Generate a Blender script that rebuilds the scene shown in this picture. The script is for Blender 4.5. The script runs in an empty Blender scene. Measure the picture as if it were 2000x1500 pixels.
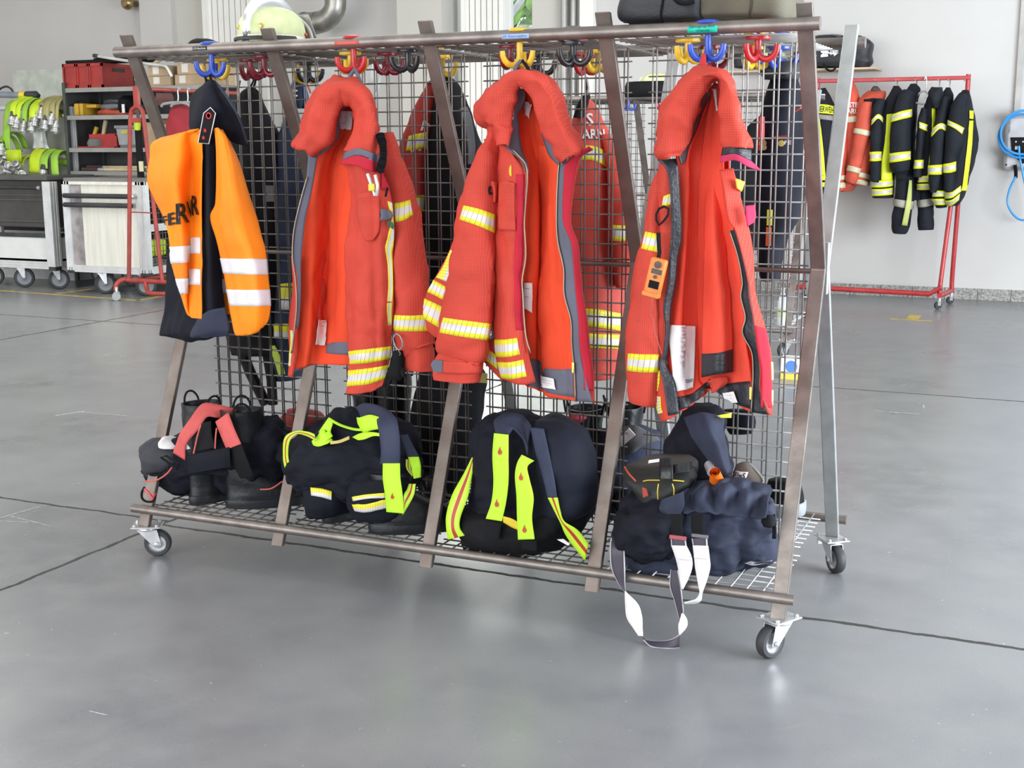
import bpy, bmesh, math, random
import numpy as np
from mathutils import Matrix, Vector
random.seed(7)
SC = bpy.context.scene
COL = SC.collection
PI = math.pi

# ------------------------------------------------------------------ camera
FPX = 2496.3
CAM = np.array([1.9102, -3.9902, 1.4915])
YAW, PITCH, ROLL = -0.4219, -0.1867, -0.0045
_cy, _sy = math.cos(YAW), math.sin(YAW)
FWD = np.array([_sy*math.cos(PITCH), _cy*math.cos(PITCH), math.sin(PITCH)])
_r = np.array([_cy, -_sy, 0.0]); _u = np.cross(_r, FWD)
RGT = math.cos(ROLL)*_r + math.sin(ROLL)*_u
UPV = -math.sin(ROLL)*_r + math.cos(ROLL)*_u
cd = bpy.data.cameras.new('camera'); cam = bpy.data.objects.new('camera', cd); COL.objects.link(cam)
cd.sensor_width = 36; cd.lens = FPX/2000*36; cd.clip_start = .05; cd.clip_end = 200
m4 = Matrix.Identity(4)
for i in range(3):
    m4[i][0], m4[i][1], m4[i][2], m4[i][3] = RGT[i], UPV[i], -FWD[i], CAM[i]
cam.matrix_world = m4
SC.camera = cam

# ------------------------------------------------------------------ exposure, world, lights
SC.view_settings.view_transform = 'Standard'; SC.view_settings.look = 'None'
SC.view_settings.gamma = 1; SC.view_settings.use_curve_mapping = False
SC.view_settings.exposure = 0.5
SC.cycles.max_bounces = 7; SC.cycles.diffuse_bounces = 4; SC.cycles.glossy_bounces = 3
SC.cycles.caustics_reflective = False; SC.cycles.caustics_refractive = False
SC.cycles.sample_clamp_indirect = 6
w = bpy.data.worlds.new('sky'); SC.world = w; w.use_nodes = True
_bg = w.node_tree.nodes['Background']; _bg.inputs[0].default_value = (.80, .90, 1.0, 1); _bg.inputs[1].default_value = 1.0

def area(name, loc, target, sx, sy, power, col):
    l = bpy.data.lights.new(name, 'AREA'); l.shape = 'RECTANGLE'; l.size = sx; l.size_y = sy
    l.energy = power; l.color = col
    o = bpy.data.objects.new(name, l); COL.objects.link(o); o.location = loc
    d = Vector(target)-Vector(loc); o.rotation_euler = d.to_track_quat('-Z', 'Y').to_euler()
    return o
area('gate_daylight', (-5.0, -8.6, 2.3), (-5.0, 0, 1.2), 14, 4.2, 560, (1.0, .985, .965))
area('window_daylight', (-4.0, 8.55, 2.3), (-4.0, 0, 1.0), 1.6, 2.6, 60, (.95, 1.0, .93))
area('right_fill', (6.6, 1.0, 1.5), (-1, 4.8, .4), 6, 2.6, 700, (.86, .93, 1.0))  # added fill from the unseen right side, brightens the rear floor
for i_, x_ in enumerate((-7.5, -2.5, 2.0)):
    area('overhead_fill', (x_, 1.5, 4.3), (x_, 1.5, 0), 1.2, 6, (140, 50, 30)[i_], (1.0, .97, .92))  # overhead fill added without fixtures, strongest on the left

# ------------------------------------------------------------------ digitising helpers (pixel of the 2000x1500 photo + a true depth -> metres)
def ray(x, y): return FWD + RGT*((x-1000)/FPX) - UPV*((y-750)/FPX)
def at(x, y, Y):
    d = ray(x, y); return CAM + d*((Y-CAM[1])/d[1])
def gnd(x, y, z=0.0):
    d = ray(x, y); return CAM + d*((z-CAM[2])/d[2])

# ------------------------------------------------------------------ noise
def _h(i, j, k):
    n = (i*374761393 + j*668265263 + k*2147483647 + 1013904223) & 0xffffffff
    n = ((n ^ (n >> 13))*1274126177) & 0xffffffff
    n = (n ^ (n >> 16)) & 0xffff
    return n/32767.5 - 1.0
def vnoise(P):
    P = np.asarray(P, float); I = np.floor(P).astype(np.int64); f = P-I; f = f*f*(3-2*f)
    r = 0
    for a in (0, 1):
        for b in (0, 1):
            for c in (0, 1):
                wgt = (f[..., 0] if a else 1-f[..., 0])*(f[..., 1] if b else 1-f[..., 1])*(f[..., 2] if c else 1-f[..., 2])
                r = r + wgt*_h(I[..., 0]+a, I[..., 1]+b, I[..., 2]+c)
    return r
def fbm(P, oct=3):
    s = 0; a = 1; P = np.asarray(P, float)
    for o in range(oct):
        s = s + a*vnoise(P*(2.03**o)+17.3*o); a *= .5
    return s

# ------------------------------------------------------------------ materials
MATS = {}
def _rgb(c): return (c[0], c[1], c[2], 1)
def mat(name, col, rough=.6, metal=0.0, var=.08, vscale=6.0, bump=0.0, bscale=60.0, grid=0.0, gsize=.008, col2=None, spec=.5, sheen=0.0, stretch=None):
    """principled material with a little noise in colour, optional fine woven grid and noise bump (object coordinates)"""
    if name in MATS: return MATS[name]
    m = bpy.data.materials.new(name); m.use_nodes = True; MATS[name] = m
    nt = m.node_tree; N = nt.nodes; L = nt.links; b = N['Principled BSDF']
    b.inputs['Roughness'].default_value = rough; b.inputs['Metallic'].default_value = metal
    b.inputs['Specular IOR Level'].default_value = spec
    if sheen: b.inputs['Sheen Weight'].default_value = sheen
    tc = N.new('ShaderNodeTexCoord')
    vec = tc.outputs['Object']
    if stretch:
        mp = N.new('ShaderNodeMapping'); mp.inputs['Scale'].default_value = stretch; L.new(vec, mp.inputs[0]); vec = mp.outputs[0]
    nz = N.new('ShaderNodeTexNoise'); nz.inputs['Scale'].default_value = vscale; nz.inputs['Detail'].default_value = 5
    L.new(vec, nz.inputs['Vector'])
    mx = N.new('ShaderNodeMix'); mx.data_type = 'RGBA'
    c2 = col2 if col2 else tuple(max(0, x*(1-2.2*var)) for x in col)
    c1 = col if col2 else tuple(min(1, x*(1+1.2*var)) for x in col)
    mx.inputs[6].default_value = _rgb(c1); mx.inputs[7].default_value = _rgb(c2)
    rp = N.new('ShaderNodeMapRange'); rp.inputs[1].default_value = .35; rp.inputs[2].default_value = .68
    L.new(nz.outputs[0], rp.inputs[0]); L.new(rp.outputs[0], mx.inputs[0])
    out = mx.outputs[2]
    if grid:
        sp = N.new('ShaderNodeSeparateXYZ'); L.new(tc.outputs['Object'], sp.inputs[0])
        res = []
        for ax in ('X', 'Z'):
            a = N.new('ShaderNodeMath'); a.operation = 'DIVIDE'; a.inputs[1].default_value = gsize; L.new(sp.outputs[ax], a.inputs[0])
            f = N.new('ShaderNodeMath'); f.operation = 'FRACT'; L.new(a.outputs[0], f.inputs[0])
            t = N.new('ShaderNodeMath'); t.operation = 'LESS_THAN'; t.inputs[1].default_value = .2; L.new(f.outputs[0], t.inputs[0]); res.append(t)
        mxx = N.new('ShaderNodeMath'); mxx.operation = 'MAXIMUM'; L.new(res[0].outputs[0], mxx.inputs[0]); L.new(res[1].outputs[0], mxx.inputs[1])
        ml = N.new('ShaderNodeMath'); ml.operation = 'MULTIPLY'; ml.inputs[1].default_value = abs(grid); L.new(mxx.outputs[0], ml.inputs[0])
        g = N.new('ShaderNodeMix'); g.data_type = 'RGBA'; L.new(ml.outputs[0], g.inputs[0]); L.new(out, g.inputs[6])
        g.inputs[7].default_value = (1, .75, .6, 1) if grid > 0 else (0, 0, 0, 1)
        out = g.outputs[2]
    L.new(out, b.inputs['Base Color'])
    if bump:
        n2 = N.new('ShaderNodeTexNoise'); n2.inputs['Scale'].default_value = bscale; n2.inputs['Detail'].default_value = 4
        L.new(vec, n2.inputs['Vector'])
        bp = N.new('ShaderNodeBump'); bp.inputs['Strength'].default_value = bump; bp.inputs['Distance'].default_value = .01
        L.new(n2.outputs[0], bp.inputs['Height']); L.new(bp.outputs[0], b.inputs['Normal'])
    return m

def stripe_mat(name, bands, line=(.25, .22, .05), lines=True, rough=.45, freq=3.2):
    """reflective tape; bands = [(v_end, colour)...] across, thin slanted lines along (UV)"""
    if name in MATS: return MATS[name]
    m = bpy.data.materials.new(name); m.use_nodes = True; MATS[name] = m
    nt = m.node_tree; N = nt.nodes; L = nt.links; b = N['Principled BSDF']; b.inputs['Roughness'].default_value = rough
    uv = N.new('ShaderNodeUVMap'); sp = N.new('ShaderNodeSeparateXYZ'); L.new(uv.outputs[0], sp.inputs[0])
    cr = N.new('ShaderNodeValToRGB'); cr.color_ramp.interpolation = 'CONSTANT'
    el = cr.color_ramp.elements
    el[0].position = 0; el[0].color = _rgb(bands[0][1])
    el[1].position = bands[0][0]; el[1].color = _rgb(bands[1][1])
    for i in range(2, len(bands)):
        e = el.new(bands[i-1][0]); e.color = _rgb(bands[i][1])
    L.new(sp.outputs['Y'], cr.inputs[0]); out = cr.outputs[0]
    if lines:
        a = N.new('ShaderNodeMath'); a.operation = 'MULTIPLY_ADD'; a.inputs[1].default_value = .5; L.new(sp.outputs['Y'], a.inputs[0])
        a2 = N.new('ShaderNodeMath'); a2.operation = 'MULTIPLY'; a2.inputs[1].default_value = freq; L.new(sp.outputs['X'], a2.inputs[0]); L.new(a2.outputs[0], a.inputs[2])
        f = N.new('ShaderNodeMath'); f.operation = 'FRACT'; L.new(a.outputs[0], f.inputs[0])
        t = N.new('ShaderNodeMath'); t.operation = 'LESS_THAN'; t.inputs[1].default_value = .13; L.new(f.outputs[0], t.inputs[0])
        ml = N.new('ShaderNodeMath'); ml.operation = 'MULTIPLY'; ml.inputs[1].default_value = .7; L.new(t.outputs[0], ml.inputs[0])
        g = N.new('ShaderNodeMix'); g.data_type = 'RGBA'; L.new(ml.outputs[0], g.inputs[0]); L.new(out, g.inputs[6]); g.inputs[7].default_value = _rgb(line)
        out = g.outputs[2]
    L.new(out, b.inputs['Base Color'])
    return m

# ------------------------------------------------------------------ geometry container
class MB:
    def __init__(s): s.v = []; s.f = []; s.n = 0
    def add(s, V, F):
        V = np.asarray(V, float).reshape(-1, 3)
        s.v.append(V); s.f += [tuple(i+s.n for i in q) for q in F]; s.n += len(V); return s
    def box(s, c, size, R=None):
        h = np.array(size)/2.0
        V = np.array([[x, y, z] for x in (-1, 1) for y in (-1, 1) for z in (-1, 1)], float)*h
        if R is not None: V = V @ np.array(R).T
        return s.add(V+np.array(c), [(0, 1, 3, 2), (4, 6, 7, 5), (0, 4, 5, 1), (2, 3, 7, 6), (0, 2, 6, 4), (1, 5, 7, 3)])
    def box2(s, a, b):
        a = np.array(a, float); b = np.array(b, float); return s.box((a+b)/2, np.abs(b-a))
    def tube(s, path, r, seg=8, closed=False, caps=True, flat=None):
        """round tube along path; r number or list; flat=(k) squashes one axis"""
        P = np.array(path, float); n = len(P); rr = np.full(n, r, float) if np.isscalar(r) else np.array(r, float)
        T = np.zeros_like(P)
        if closed: T = np.roll(P, -1, 0)-np.roll(P, 1, 0)
        else:
            T[1:-1] = P[2:]-P[:-2]; T[0] = P[1]-P[0]; T[-1] = P[-1]-P[-2]
        T /= np.linalg.norm(T, axis=1)[:, None]+1e-12
        up = np.array([0, 0, 1.0]) if abs(T[0][2]) < .9 else np.array([0, 1.0, 0])
        A = np.cross(up, T[0]); A /= np.linalg.norm(A)
        V = []
        for i in range(n):
            A = A-T[i]*(A@T[i]); A /= np.linalg.norm(A)+1e-12; B = np.cross(T[i], A)
            for k in range(seg):
                a = 2*PI*k/seg
                V.append(P[i]+rr[i]*(math.cos(a)*A+math.sin(a)*B))
        F = []
        m = n if closed else n-1
        for i in range(m):
            j = (i+1) % n
            for k in range(seg):
                k2 = (k+1) % seg
                F.append((i*seg+k, i*seg+k2, j*seg+k2, j*seg+k))
        if caps and not closed:
            F.append(tuple(range(seg-1, -1, -1))); F.append(tuple((n-1)*seg+k for k in range(seg)))
        return s.add(V, F)
    def cyl(s, a, b, r, seg=16, r2=None): return s.tube([a, b], [r, r if r2 is None else r2], seg)
    def lathe(s, prof, c, axis=(0, 0, 1), seg=24, ring=False):
        """prof = [(radius, height)...]"""
        ax = np.array(axis, float); ax /= np.linalg.norm(ax)
        t = np.array([1.0, 0, 0]) if abs(ax[0]) < .9 else np.array([0, 1.0, 0])
        A = np.cross(ax, t); A /= np.linalg.norm(A); B = np.cross(ax, A); c = np.array(c, float)
        V = []
        for r, h in prof:
            for k in range(seg):
                a = 2*PI*k/seg; V.append(c+ax*h+r*(math.cos(a)*A+math.sin(a)*B))
        F = []
        for i in range(len(prof)-1):
            for k in range(seg):
                k2 = (k+1) % seg; F.append((i*seg+k, i*seg+k2, (i+1)*seg+k2, (i+1)*seg+k))
        if ring:
            m = (len(prof)-1)*seg; F += [(m+k, m+(k+1) % seg, (k+1) % seg, k) for k in range(seg)]
        else: F.append(tuple(range(seg-1, -1, -1))); F.append(tuple((len(prof)-1)*seg+k for k in range(seg)))
        return s.add(V, F)
    def prism(s, poly, ext):
        """closed polygon (3D points, planar) extruded by vector ext"""
        P = np.array(poly, float); n = len(P); e = np.array(ext, float)
        F = [tuple(range(n-1, -1, -1)), tuple(range(n, 2*n))]+[(i, (i+1) % n, n+(i+1) % n, n+i) for i in range(n)]
        return s.add(np.vstack([P, P+e]), F)
    def grid(s, G, wrap=False, cap=False):
        G = np.asarray(G, float); nv, nu = G.shape[:2]; F = []
        for i in range(nv-1):
            for j in range(nu if wrap else nu-1):
                j2 = (j+1) % nu; F.append((i*nu+j, i*nu+j2, (i+1)*nu+j2, (i+1)*nu+j))
        if cap and wrap:
            F.append(tuple(range(nu-1, -1, -1))); F.append(tuple((nv-1)*nu+k for k in range(nu)))
        return s.add(G.reshape(-1, 3), F)
    def V(s): return np.vstack(s.v) if s.v else np.zeros((0, 3))

# ------------------------------------------------------------------ objects
def props(o, label=None, cat=None, group=None, kind=None):
    if label: o['label'] = label
    if cat: o['category'] = cat
    if group: o['group'] = group
    if kind: o['kind'] = kind
    return o
def thing(name, loc, label, cat, group=None):
    o = bpy.data.objects.new(name, None); COL.objects.link(o); o.location = Vector([float(t) for t in loc]); o.empty_display_size = .1
    return props(o, label, cat, group)
def _off(parent):
    if parent is None: return np.zeros(3)
    r = parent
    while r.parent: r = r.parent
    return np.array(r.location)
def build(name, geo, m, off, smooth=True, solid=0.0, soff=0.0, bev=0.0, uv=None, sub=0, autos=None):
    me = bpy.data.meshes.new(name); V = geo.V()-off
    me.from_pydata(V.tolist(), [], geo.f); me.update()
    bm = bmesh.new(); bm.from_mesh(me); bmesh.ops.recalc_face_normals(bm, faces=bm.faces); bm.to_mesh(me); bm.free()
    ms = m if isinstance(m, (list, tuple)) else [m]
    for q in ms: me.materials.append(q)
    if uv is not None:
        ul = me.uv_layers.new(name='UVMap'); vi = np.zeros(len(me.loops), dtype=np.int32); me.loops.foreach_get('vertex_index', vi)
        ul.data.foreach_set('uv', np.asarray(uv, float)[vi].ravel())
    me.polygons.foreach_set('use_smooth', [bool(smooth)]*len(me.polygons))
    o = bpy.data.objects.new(name, me); COL.objects.link(o)
    if smooth and autos:
        me.set_sharp_from_angle(angle=math.radians(autos))
    if bev:
        b = o.modifiers.new('bevel', 'BEVEL'); b.width = bev; b.segments = 2; b.limit_method = 'ANGLE'; b.angle_limit = math.radians(40); b.harden_normals = False
    if solid:
        s = o.modifiers.new('thickness', 'SOLIDIFY'); s.thickness = solid; s.offset = soff
    if sub:
        s = o.modifiers.new('smooth', 'SUBSURF'); s.levels = sub; s.render_levels = sub
    return o
def part(name, geo, m, parent, label=None, kind=None, **kw):
    kw.setdefault('autos', 40)
    o = build(name, geo, m, _off(parent), **kw); o.parent = parent
    return props(o, label, None, None, kind)
def solo(name, geo, m, label=None, cat=None, group=None, kind=None, **kw):
    V = geo.V(); c = np.array([(V[:, 0].min()+V[:, 0].max())/2, (V[:, 1].min()+V[:, 1].max())/2, V[:, 2].min()])
    kw.setdefault('autos', 40)
    if kind == 'structure': c = np.zeros(3)
    o = build(name, geo, m, c, **kw); o.location = c.tolist()
    return props(o, label, cat, group, kind)
def struct(name, geo, m, label=None, **kw):
    kw.setdefault('smooth', False)
    return solo(name, geo, m, label, None, None, 'structure', **kw)
def dup(root, loc, rz=0.0, label=None, group=None):
    r = root.copy(); COL.objects.link(r); r.location = loc; r.rotation_euler = (0, 0, rz)
    if label: r['label'] = label
    if group: r['group'] = group
    def kids(src, dst):
        for ch in list(src.children):
            if ch is dst: continue
            c = ch.copy(); COL.objects.link(c); c.parent = dst; kids(ch, c)
    src_children = list(root.children)
    for ch in src_children:
        c = ch.copy(); COL.objects.link(c); c.parent = r; kids(ch, c)
    return r

# ------------------------------------------------------------------ cloth surfaces
def cr(P, n):
    """Catmull-Rom resample along axis 0 to n rows"""
    P = np.asarray(P, float); k = len(P)
    if k == 2:
        t = np.linspace(0, 1, n).reshape((n,)+(1,)*(P.ndim-1)); return P[0]*(1-t)+P[1]*t
    t = np.linspace(0, k-1, n); i = np.minimum(t.astype(int), k-2); f = (t-i).reshape((n,)+(1,)*(P.ndim-1))
    g = lambda j: P[np.clip(j, 0, k-1)]
    p0 = np.where((i-1 < 0).reshape(f.shape), 2*P[0]-P[1], g(i-1)); p1 = g(i); p2 = g(i+1)
    p3 = np.where((i+2 > k-1).reshape(f.shape), 2*P[-1]-P[-2], g(i+2))
    return .5*((2*p1)+(-p0+p2)*f+(2*p0-5*p1+4*p2-p3)*f*f+(-p0+3*p1-3*p2+p3)*f**3)
def normals(G, wrap=False):
    if wrap:
        du = np.roll(G, -1, 1)-np.roll(G, 1, 1)
    else: du = np.gradient(G, axis=1)
    dv = np.gradient(G, axis=0); n = np.cross(du, dv); n /= np.linalg.norm(n, axis=2)[..., None]+1e-12
    return n
def face_cam(n, G):
    s = np.sign(np.sum(n*(CAM-G), axis=2).mean()); return n*(s if s else 1)
def wrinkle(G, amp, sc, wrap=False, oct=3, seed=0.0):
    n = normals(G, wrap)
    s = np.array(sc, float)
    f = fbm(G*s+seed, oct)
    wp = G+.06*np.stack([vnoise(G*5+3+seed), vnoise(G*5+11+seed), vnoise(G*5+29+seed)], -1)
    r = 1-2.6*np.abs(vnoise(wp*s*.75+seed+5.5)); r2 = 1-2.6*np.abs(vnoise(wp*s*1.7+seed+9.5))
    return G + n*(amp*(.6*f+.62*np.maximum(r, -.35)+.30*np.maximum(r2, -.4)))[..., None]
def sheet(rows, nu=24, nv=40, wr=None, y0=0.0):
    """rows of control points (px, py, depth y); all rows the same length -> dense grid of 3D points"""
    C = np.array([[at(q[0], q[1], q[2]+y0) for q in r] for r in rows])
    G = cr(C, nv); G = np.swapaxes(cr(np.swapaxes(G, 0, 1), nu), 0, 1)
    if wr: G = wrinkle(G, wr[0], wr[1], seed=wr[2] if len(wr) > 2 else 0.0)
    return G
def rows_d(rows, dflt=None):
    """shorthand: row = (py, [(px,d),...])"""
    return [[(x, y, d) for x, d in xs] for y, xs in rows]
def tubeg(path, nu=28, nv=48, wr=None, y0=0.0, p=2.0):
    """sleeve: path rows (px, py, depth y, halfwidth_px, depth radius m) -> wrapped grid"""
    Q = cr(np.array(path, float), nv)
    C = np.array([at(q[0], q[1], q[2]+y0) for q in Q]); T = np.gradient(C, axis=0); T /= np.linalg.norm(T, axis=1)[:, None]
    Yd = np.array([0, 1.0, 0]); G = np.zeros((nv, nu, 3)); a = 2*PI*np.arange(nu)/nu
    for i in range(nv):
        mpp = np.linalg.norm(at(Q[i][0], Q[i][1], Q[i][2]+y0)-at(Q[i][0]+1, Q[i][1], Q[i][2]+y0))
        A = np.cross(T[i], Yd); A /= np.linalg.norm(A)+1e-9
        B = np.cross(A, T[i])
        ca = np.sign(np.cos(a))*np.abs(np.cos(a))**(2/p); sa = np.sign(np.sin(a))*np.abs(np.sin(a))**(2/p)
        G[i] = C[i]+np.outer(ca, A)*Q[i][3]*mpp+np.outer(sa, B)*Q[i][4]
    if wr: G = wrinkle(G, wr[0], wr[1], True, seed=wr[2] if len(wr) > 2 else 0.0)
    return G
def loft(levels, nu=40, nv=40, wr=None, p=2.4, cap=True, y0=0.0):
    """body from stacked horizontal sections: (py, px_left, px_right, depth centre y, depth radius)"""
    Q = cr(np.array(levels, float), nv); a = 2*PI*np.arange(nu)/nu; G = np.zeros((nv, nu, 3))
    ca = np.sign(np.cos(a))*np.abs(np.cos(a))**(2/p); sa = np.sign(np.sin(a))*np.abs(np.sin(a))**(2/p)
    for i, q in enumerate(Q):
        l = at(q[1], q[0], q[3]+y0); r = at(q[2], q[0], q[3]+y0); c = (l+r)/2; h = (r-l)/2
        G[i] = c+np.outer(ca, h)+np.outer(sa, np.array([0, q[4], 0]))
    if wr: G = wrinkle(G, wr[0], wr[1], True, seed=wr[2] if len(wr) > 2 else 0.0)
    return G
def gmb(G, wrap=False, cap=False):
    return MB().grid(G, wrap, cap)
def subg(G, u0, u1, v0, v1, off=.003, nu=14, nv=5, wrap=False):
    """sub-range of a grid lifted off towards the camera side (u,v in 0..1; wrap: u may exceed 1)"""
    nV, nU = G.shape[:2]
    n = normals(G, wrap)
    if not wrap: n = face_cam(n, G)
    else:
        c = G.mean(axis=1, keepdims=True); n = n*np.sign(np.sum(n*(G-c), axis=2).mean())
    uu = np.linspace(u0, u1, nu); vv = np.linspace(v0, v1, nv)
    if np.ndim(u0) or np.ndim(v0): pass
    U, Vv = np.meshgrid(uu, vv)
    return samp(G, n, U, Vv, off, wrap)
def samp(G, n, U, Vv, off, wrap=False):
    nV, nU = G.shape[:2]
    x = U*(nU if wrap else nU-1); y = np.clip(Vv, 0, 1)*(nV-1)
    i = np.floor(x).astype(int); f = (x-i)[..., None]; j = np.clip(np.floor(y).astype(int), 0, nV-2); g = (y-j)[..., None]
    if wrap: i0 = i % nU; i1 = (i+1) % nU
    else: i0 = np.clip(i, 0, nU-2); f = (x-i0)[..., None]; i1 = i0+1
    S = G+n*off
    return (S[j, i0]*(1-f)+S[j, i1]*f)*(1-g)+(S[j+1, i0]*(1-f)+S[j+1, i1]*f)*g
def ribuv(G, vert=False):
    """uv for a tape grid: X along in units of tape width, Y across 0..1"""
    nv, nu = G.shape[:2]
    if vert:
        L = np.linalg.norm(np.diff(G.mean(1), axis=0), axis=1); w_ = np.linalg.norm(G[:, -1]-G[:, 0], axis=1).mean()
        s = np.concatenate([[0], np.cumsum(L)])/max(w_, 1e-4)
        U = np.repeat(s[:, None], nu, 1); Vv = np.repeat(np.linspace(0, 1, nu)[None], nv, 0)
    else:
        L = np.linalg.norm(np.diff(G.mean(0), axis=0), axis=1); w_ = np.linalg.norm(G[-1]-G[0], axis=1).mean()
        s = np.concatenate([[0], np.cumsum(L)])/max(w_, 1e-4)
        U = np.repeat(s[None], nv, 0); Vv = np.repeat(np.linspace(0, 1, nv)[:, None], nu, 1)
    return np.stack([U, Vv], -1).reshape(-1, 2)
def tape(name, G, m, parent, vert=False, label=None, solid=.0015):
    return part(name, gmb(G), m, parent, label, uv=ribuv(G, vert), solid=solid, soff=0, autos=None)
def strap(name, pts, m, parent, w=None, nv=40, nu=5, solid=.003, label=None, uv=True, y0=0.0):
    """webbing: pts rows ((xl,yl,dl),(xr,yr,dr)) edge pairs"""
    G = sheet([list(r) for r in pts], nu=nu, nv=nv, y0=y0)
    return part(name, gmb(G), m, parent, label, uv=ribuv(G, True) if uv else None, solid=solid, autos=None), G

# ------------------------------------------------------------------ lettering
_TXT = {}
def text_mb(s, bold=True):
    """text outlines as flat triangles, unit box: x 0..W, y 0..1 (cap height)"""
    if s in _TXT: return _TXT[s]
    c = bpy.data.curves.new('t', 'FONT'); c.body = s; c.size = 1; c.resolution_u = 2
    c.offset = .022 if bold else 0
    o = bpy.data.objects.new('t', c); COL.objects.link(o)
    dg = bpy.context.evaluated_depsgraph_get(); dg.update()
    me = bpy.data.meshes.new_from_object(o.evaluated_get(dg))
    V = np.array([v.co[:] for v in me.vertices]); F = [tuple(p.vertices) for p in me.polygons]
    bpy.data.objects.remove(o); bpy.data.curves.remove(c); bpy.data.meshes.remove(me)
    V = V[:, :2]; mn = V.min(0); mx = V.max(0); V = V-mn; H = mx[1]-mn[1]; V = V/H
    _TXT[s] = (V, F, V[:, 0].max()); return _TXT[s]
def text_on(s, G, u0, u1, v0, v1, off=.004, wrap=False, bold=True):
    """letters wrapped on a grid: u0..u1 left to right, v0 (top) .. v1 (bottom)"""
    V, F, W = text_mb(s, bold)
    n = normals(G, wrap)
    if wrap:
        c = G.mean(axis=1, keepdims=True); n = n*np.sign(np.sum(n*(G-c), axis=2).mean())
    else: n = face_cam(n, G)
    U = u0+(u1-u0)*V[:, 0]/W; Vv = v1+(v0-v1)*V[:, 1]
    return MB().add(samp(G, n, U[None], Vv[None], off, wrap)[0], F)
def text_flat(s, o, ex, ey, bold=True, off=None):
    """letters on a flat face: origin o (lower left), ex = full text width vector, ey = height vector"""
    V, F, W = text_mb(s, bold); o = np.array(o, float); ex = np.array(ex, float); ey = np.array(ey, float)
    return MB().add(o+np.outer(V[:, 0]/W, ex)+np.outer(V[:, 1], ey), F)

# ------------------------------------------------------------------ decals: place a patch on a cloth grid where the photo shows it
def proj(P):
    Q = np.asarray(P, float)-CAM; z = Q @ FWD
    return np.stack([1000+FPX*(Q @ RGT)/z, 750-FPX*(Q @ UPV)/z], -1)
def decal(G, rows, off=.003, nu=16, nv=8, wrap=False, wr=None):
    """rows of pixel points on the grid -> lifted grid"""
    C = np.array(rows, float); T = cr(C, nv); T = np.swapaxes(cr(np.swapaxes(T, 0, 1), nu), 0, 1)
    return place(G, T, off, wrap)
def place(G, T, off, wrap=False):
    n = normals(G, wrap)
    if wrap:
        c = G.mean(axis=1, keepdims=True); n = n*np.sign(np.sum(n*(G-c), axis=2).mean())
    else: n = face_cam(n, G)
    nV, nU = G.shape[:2]; Q = proj(G)
    if wrap:
        ok = np.sum(n*(CAM-G), axis=2) > 0; Qs = np.where(ok[..., None], Q, 1e6)
        du = (np.roll(Q, -1, 1)-np.roll(Q, 1, 1))/2
    else: Qs = Q; du = np.gradient(Q, axis=1)
    dv = np.gradient(Q, axis=0)
    sh = T.shape[:-1]; Tf = T.reshape(-1, 2); U = np.zeros(len(Tf)); Vv = np.zeros(len(Tf)); flat = Qs.reshape(-1, 2)
    for k, t in enumerate(Tf):
        i = int(np.argmin(((flat-t)**2).sum(1))); j, i = divmod(i, nU)
        J = np.array([du[j, i], dv[j, i]]).T; r = t-Q[j, i]
        dt = J[0, 0]*J[1, 1]-J[0, 1]*J[1, 0]
        a = b = 0.0
        if abs(dt) > 1e-3:
            a = (J[1, 1]*r[0]-J[0, 1]*r[1])/dt; b = (-J[1, 0]*r[0]+J[0, 0]*r[1])/dt
            lim = 1.0; a = min(max(a, -lim), lim); b = min(max(b, -lim), lim)
        x = i+a; y = min(max(j+b, 0), nV-1)
        if not wrap: x = min(max(x, 0), nU-1)
        U[k] = x/(nU if wrap else nU-1); Vv[k] = y/(nV-1)
    return samp(G, n, U, Vv, off, wrap).reshape(sh+(3,))
def text_decal(s, G, quad, off=.005, wrap=False, bold=True):
    """letters on a grid inside the pixel quad (tl, tr, br, bl)"""
    V, F, W = text_mb(s, bold); tl, tr, br, bl = [np.array(q, float) for q in quad]
    a = (V[:, 0]/W)[:, None]; b = V[:, 1][:, None]
    T = (bl*(1-a)+br*a)*(1-b)+(tl*(1-a)+tr*a)*b
    return MB().add(place(G, T, off, wrap), F)
def collar(rows, do=-.42, dm=-.50, di=-.43, nu=16, nv=70, wr=(.006, (14, 14, 14), 3.0), y0=0.0):
    """rolled hood edge: rows (outer px, outer py, inner px, inner py)"""
    R = []
    for ox, oy, ix, iy in rows:
        f = lambda t: (ox+(ix-ox)*t, oy+(iy-oy)*t)
        R.append([(*f(0), do+.05), (*f(.02), do), (*f(.25), dm), (*f(.65), dm+.004), (*f(1.0), di), (*f(.94), di+.05)])
    return sheet(R, nu=nu, nv=nv, wr=wr, y0=y0)

def folds(G, n=4.0, amp=.012, seed=0.0, vs=.9, wrap=False):
    """soft vertical folds: low-frequency displacement that varies mostly across the cloth"""
    nv, nu = G.shape[:2]; U, V = np.meshgrid(np.linspace(0, 1, nu), np.linspace(0, 1, nv))
    f = vnoise(np.stack([U*n+.5*V, V*vs+seed, np.full_like(U, seed*1.7)], -1)); f = f+.5*vnoise(np.stack([U*n*2.3-.6*V, V*vs*1.6+seed, np.full_like(U, seed*2.9)], -1))
    if wrap: f = f*np.minimum(1, np.minimum(U, 1-U)*8)
    return G+normals(G, wrap)*(amp*f)[..., None]
# ================================================================== SETTING
WALL = mat('wall_paint', (.615, .597, .574), .75, var=.02, vscale=1.2, bump=.04, bscale=120)
WALLB = mat('wall_paint_beige_shade', (.58, .56, .505), .7, var=.02, vscale=1.0)  # beige with the shade of nib, recess and panel put into the tone
WHITE = mat('white_frame_paint', (.86, .84, .79), .45, var=.01)
BASE = mat('skirting_tile', (.36, .35, .33), .6, var=.25, vscale=55, bump=.2, bscale=200)
BACKY = 8.85

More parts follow.
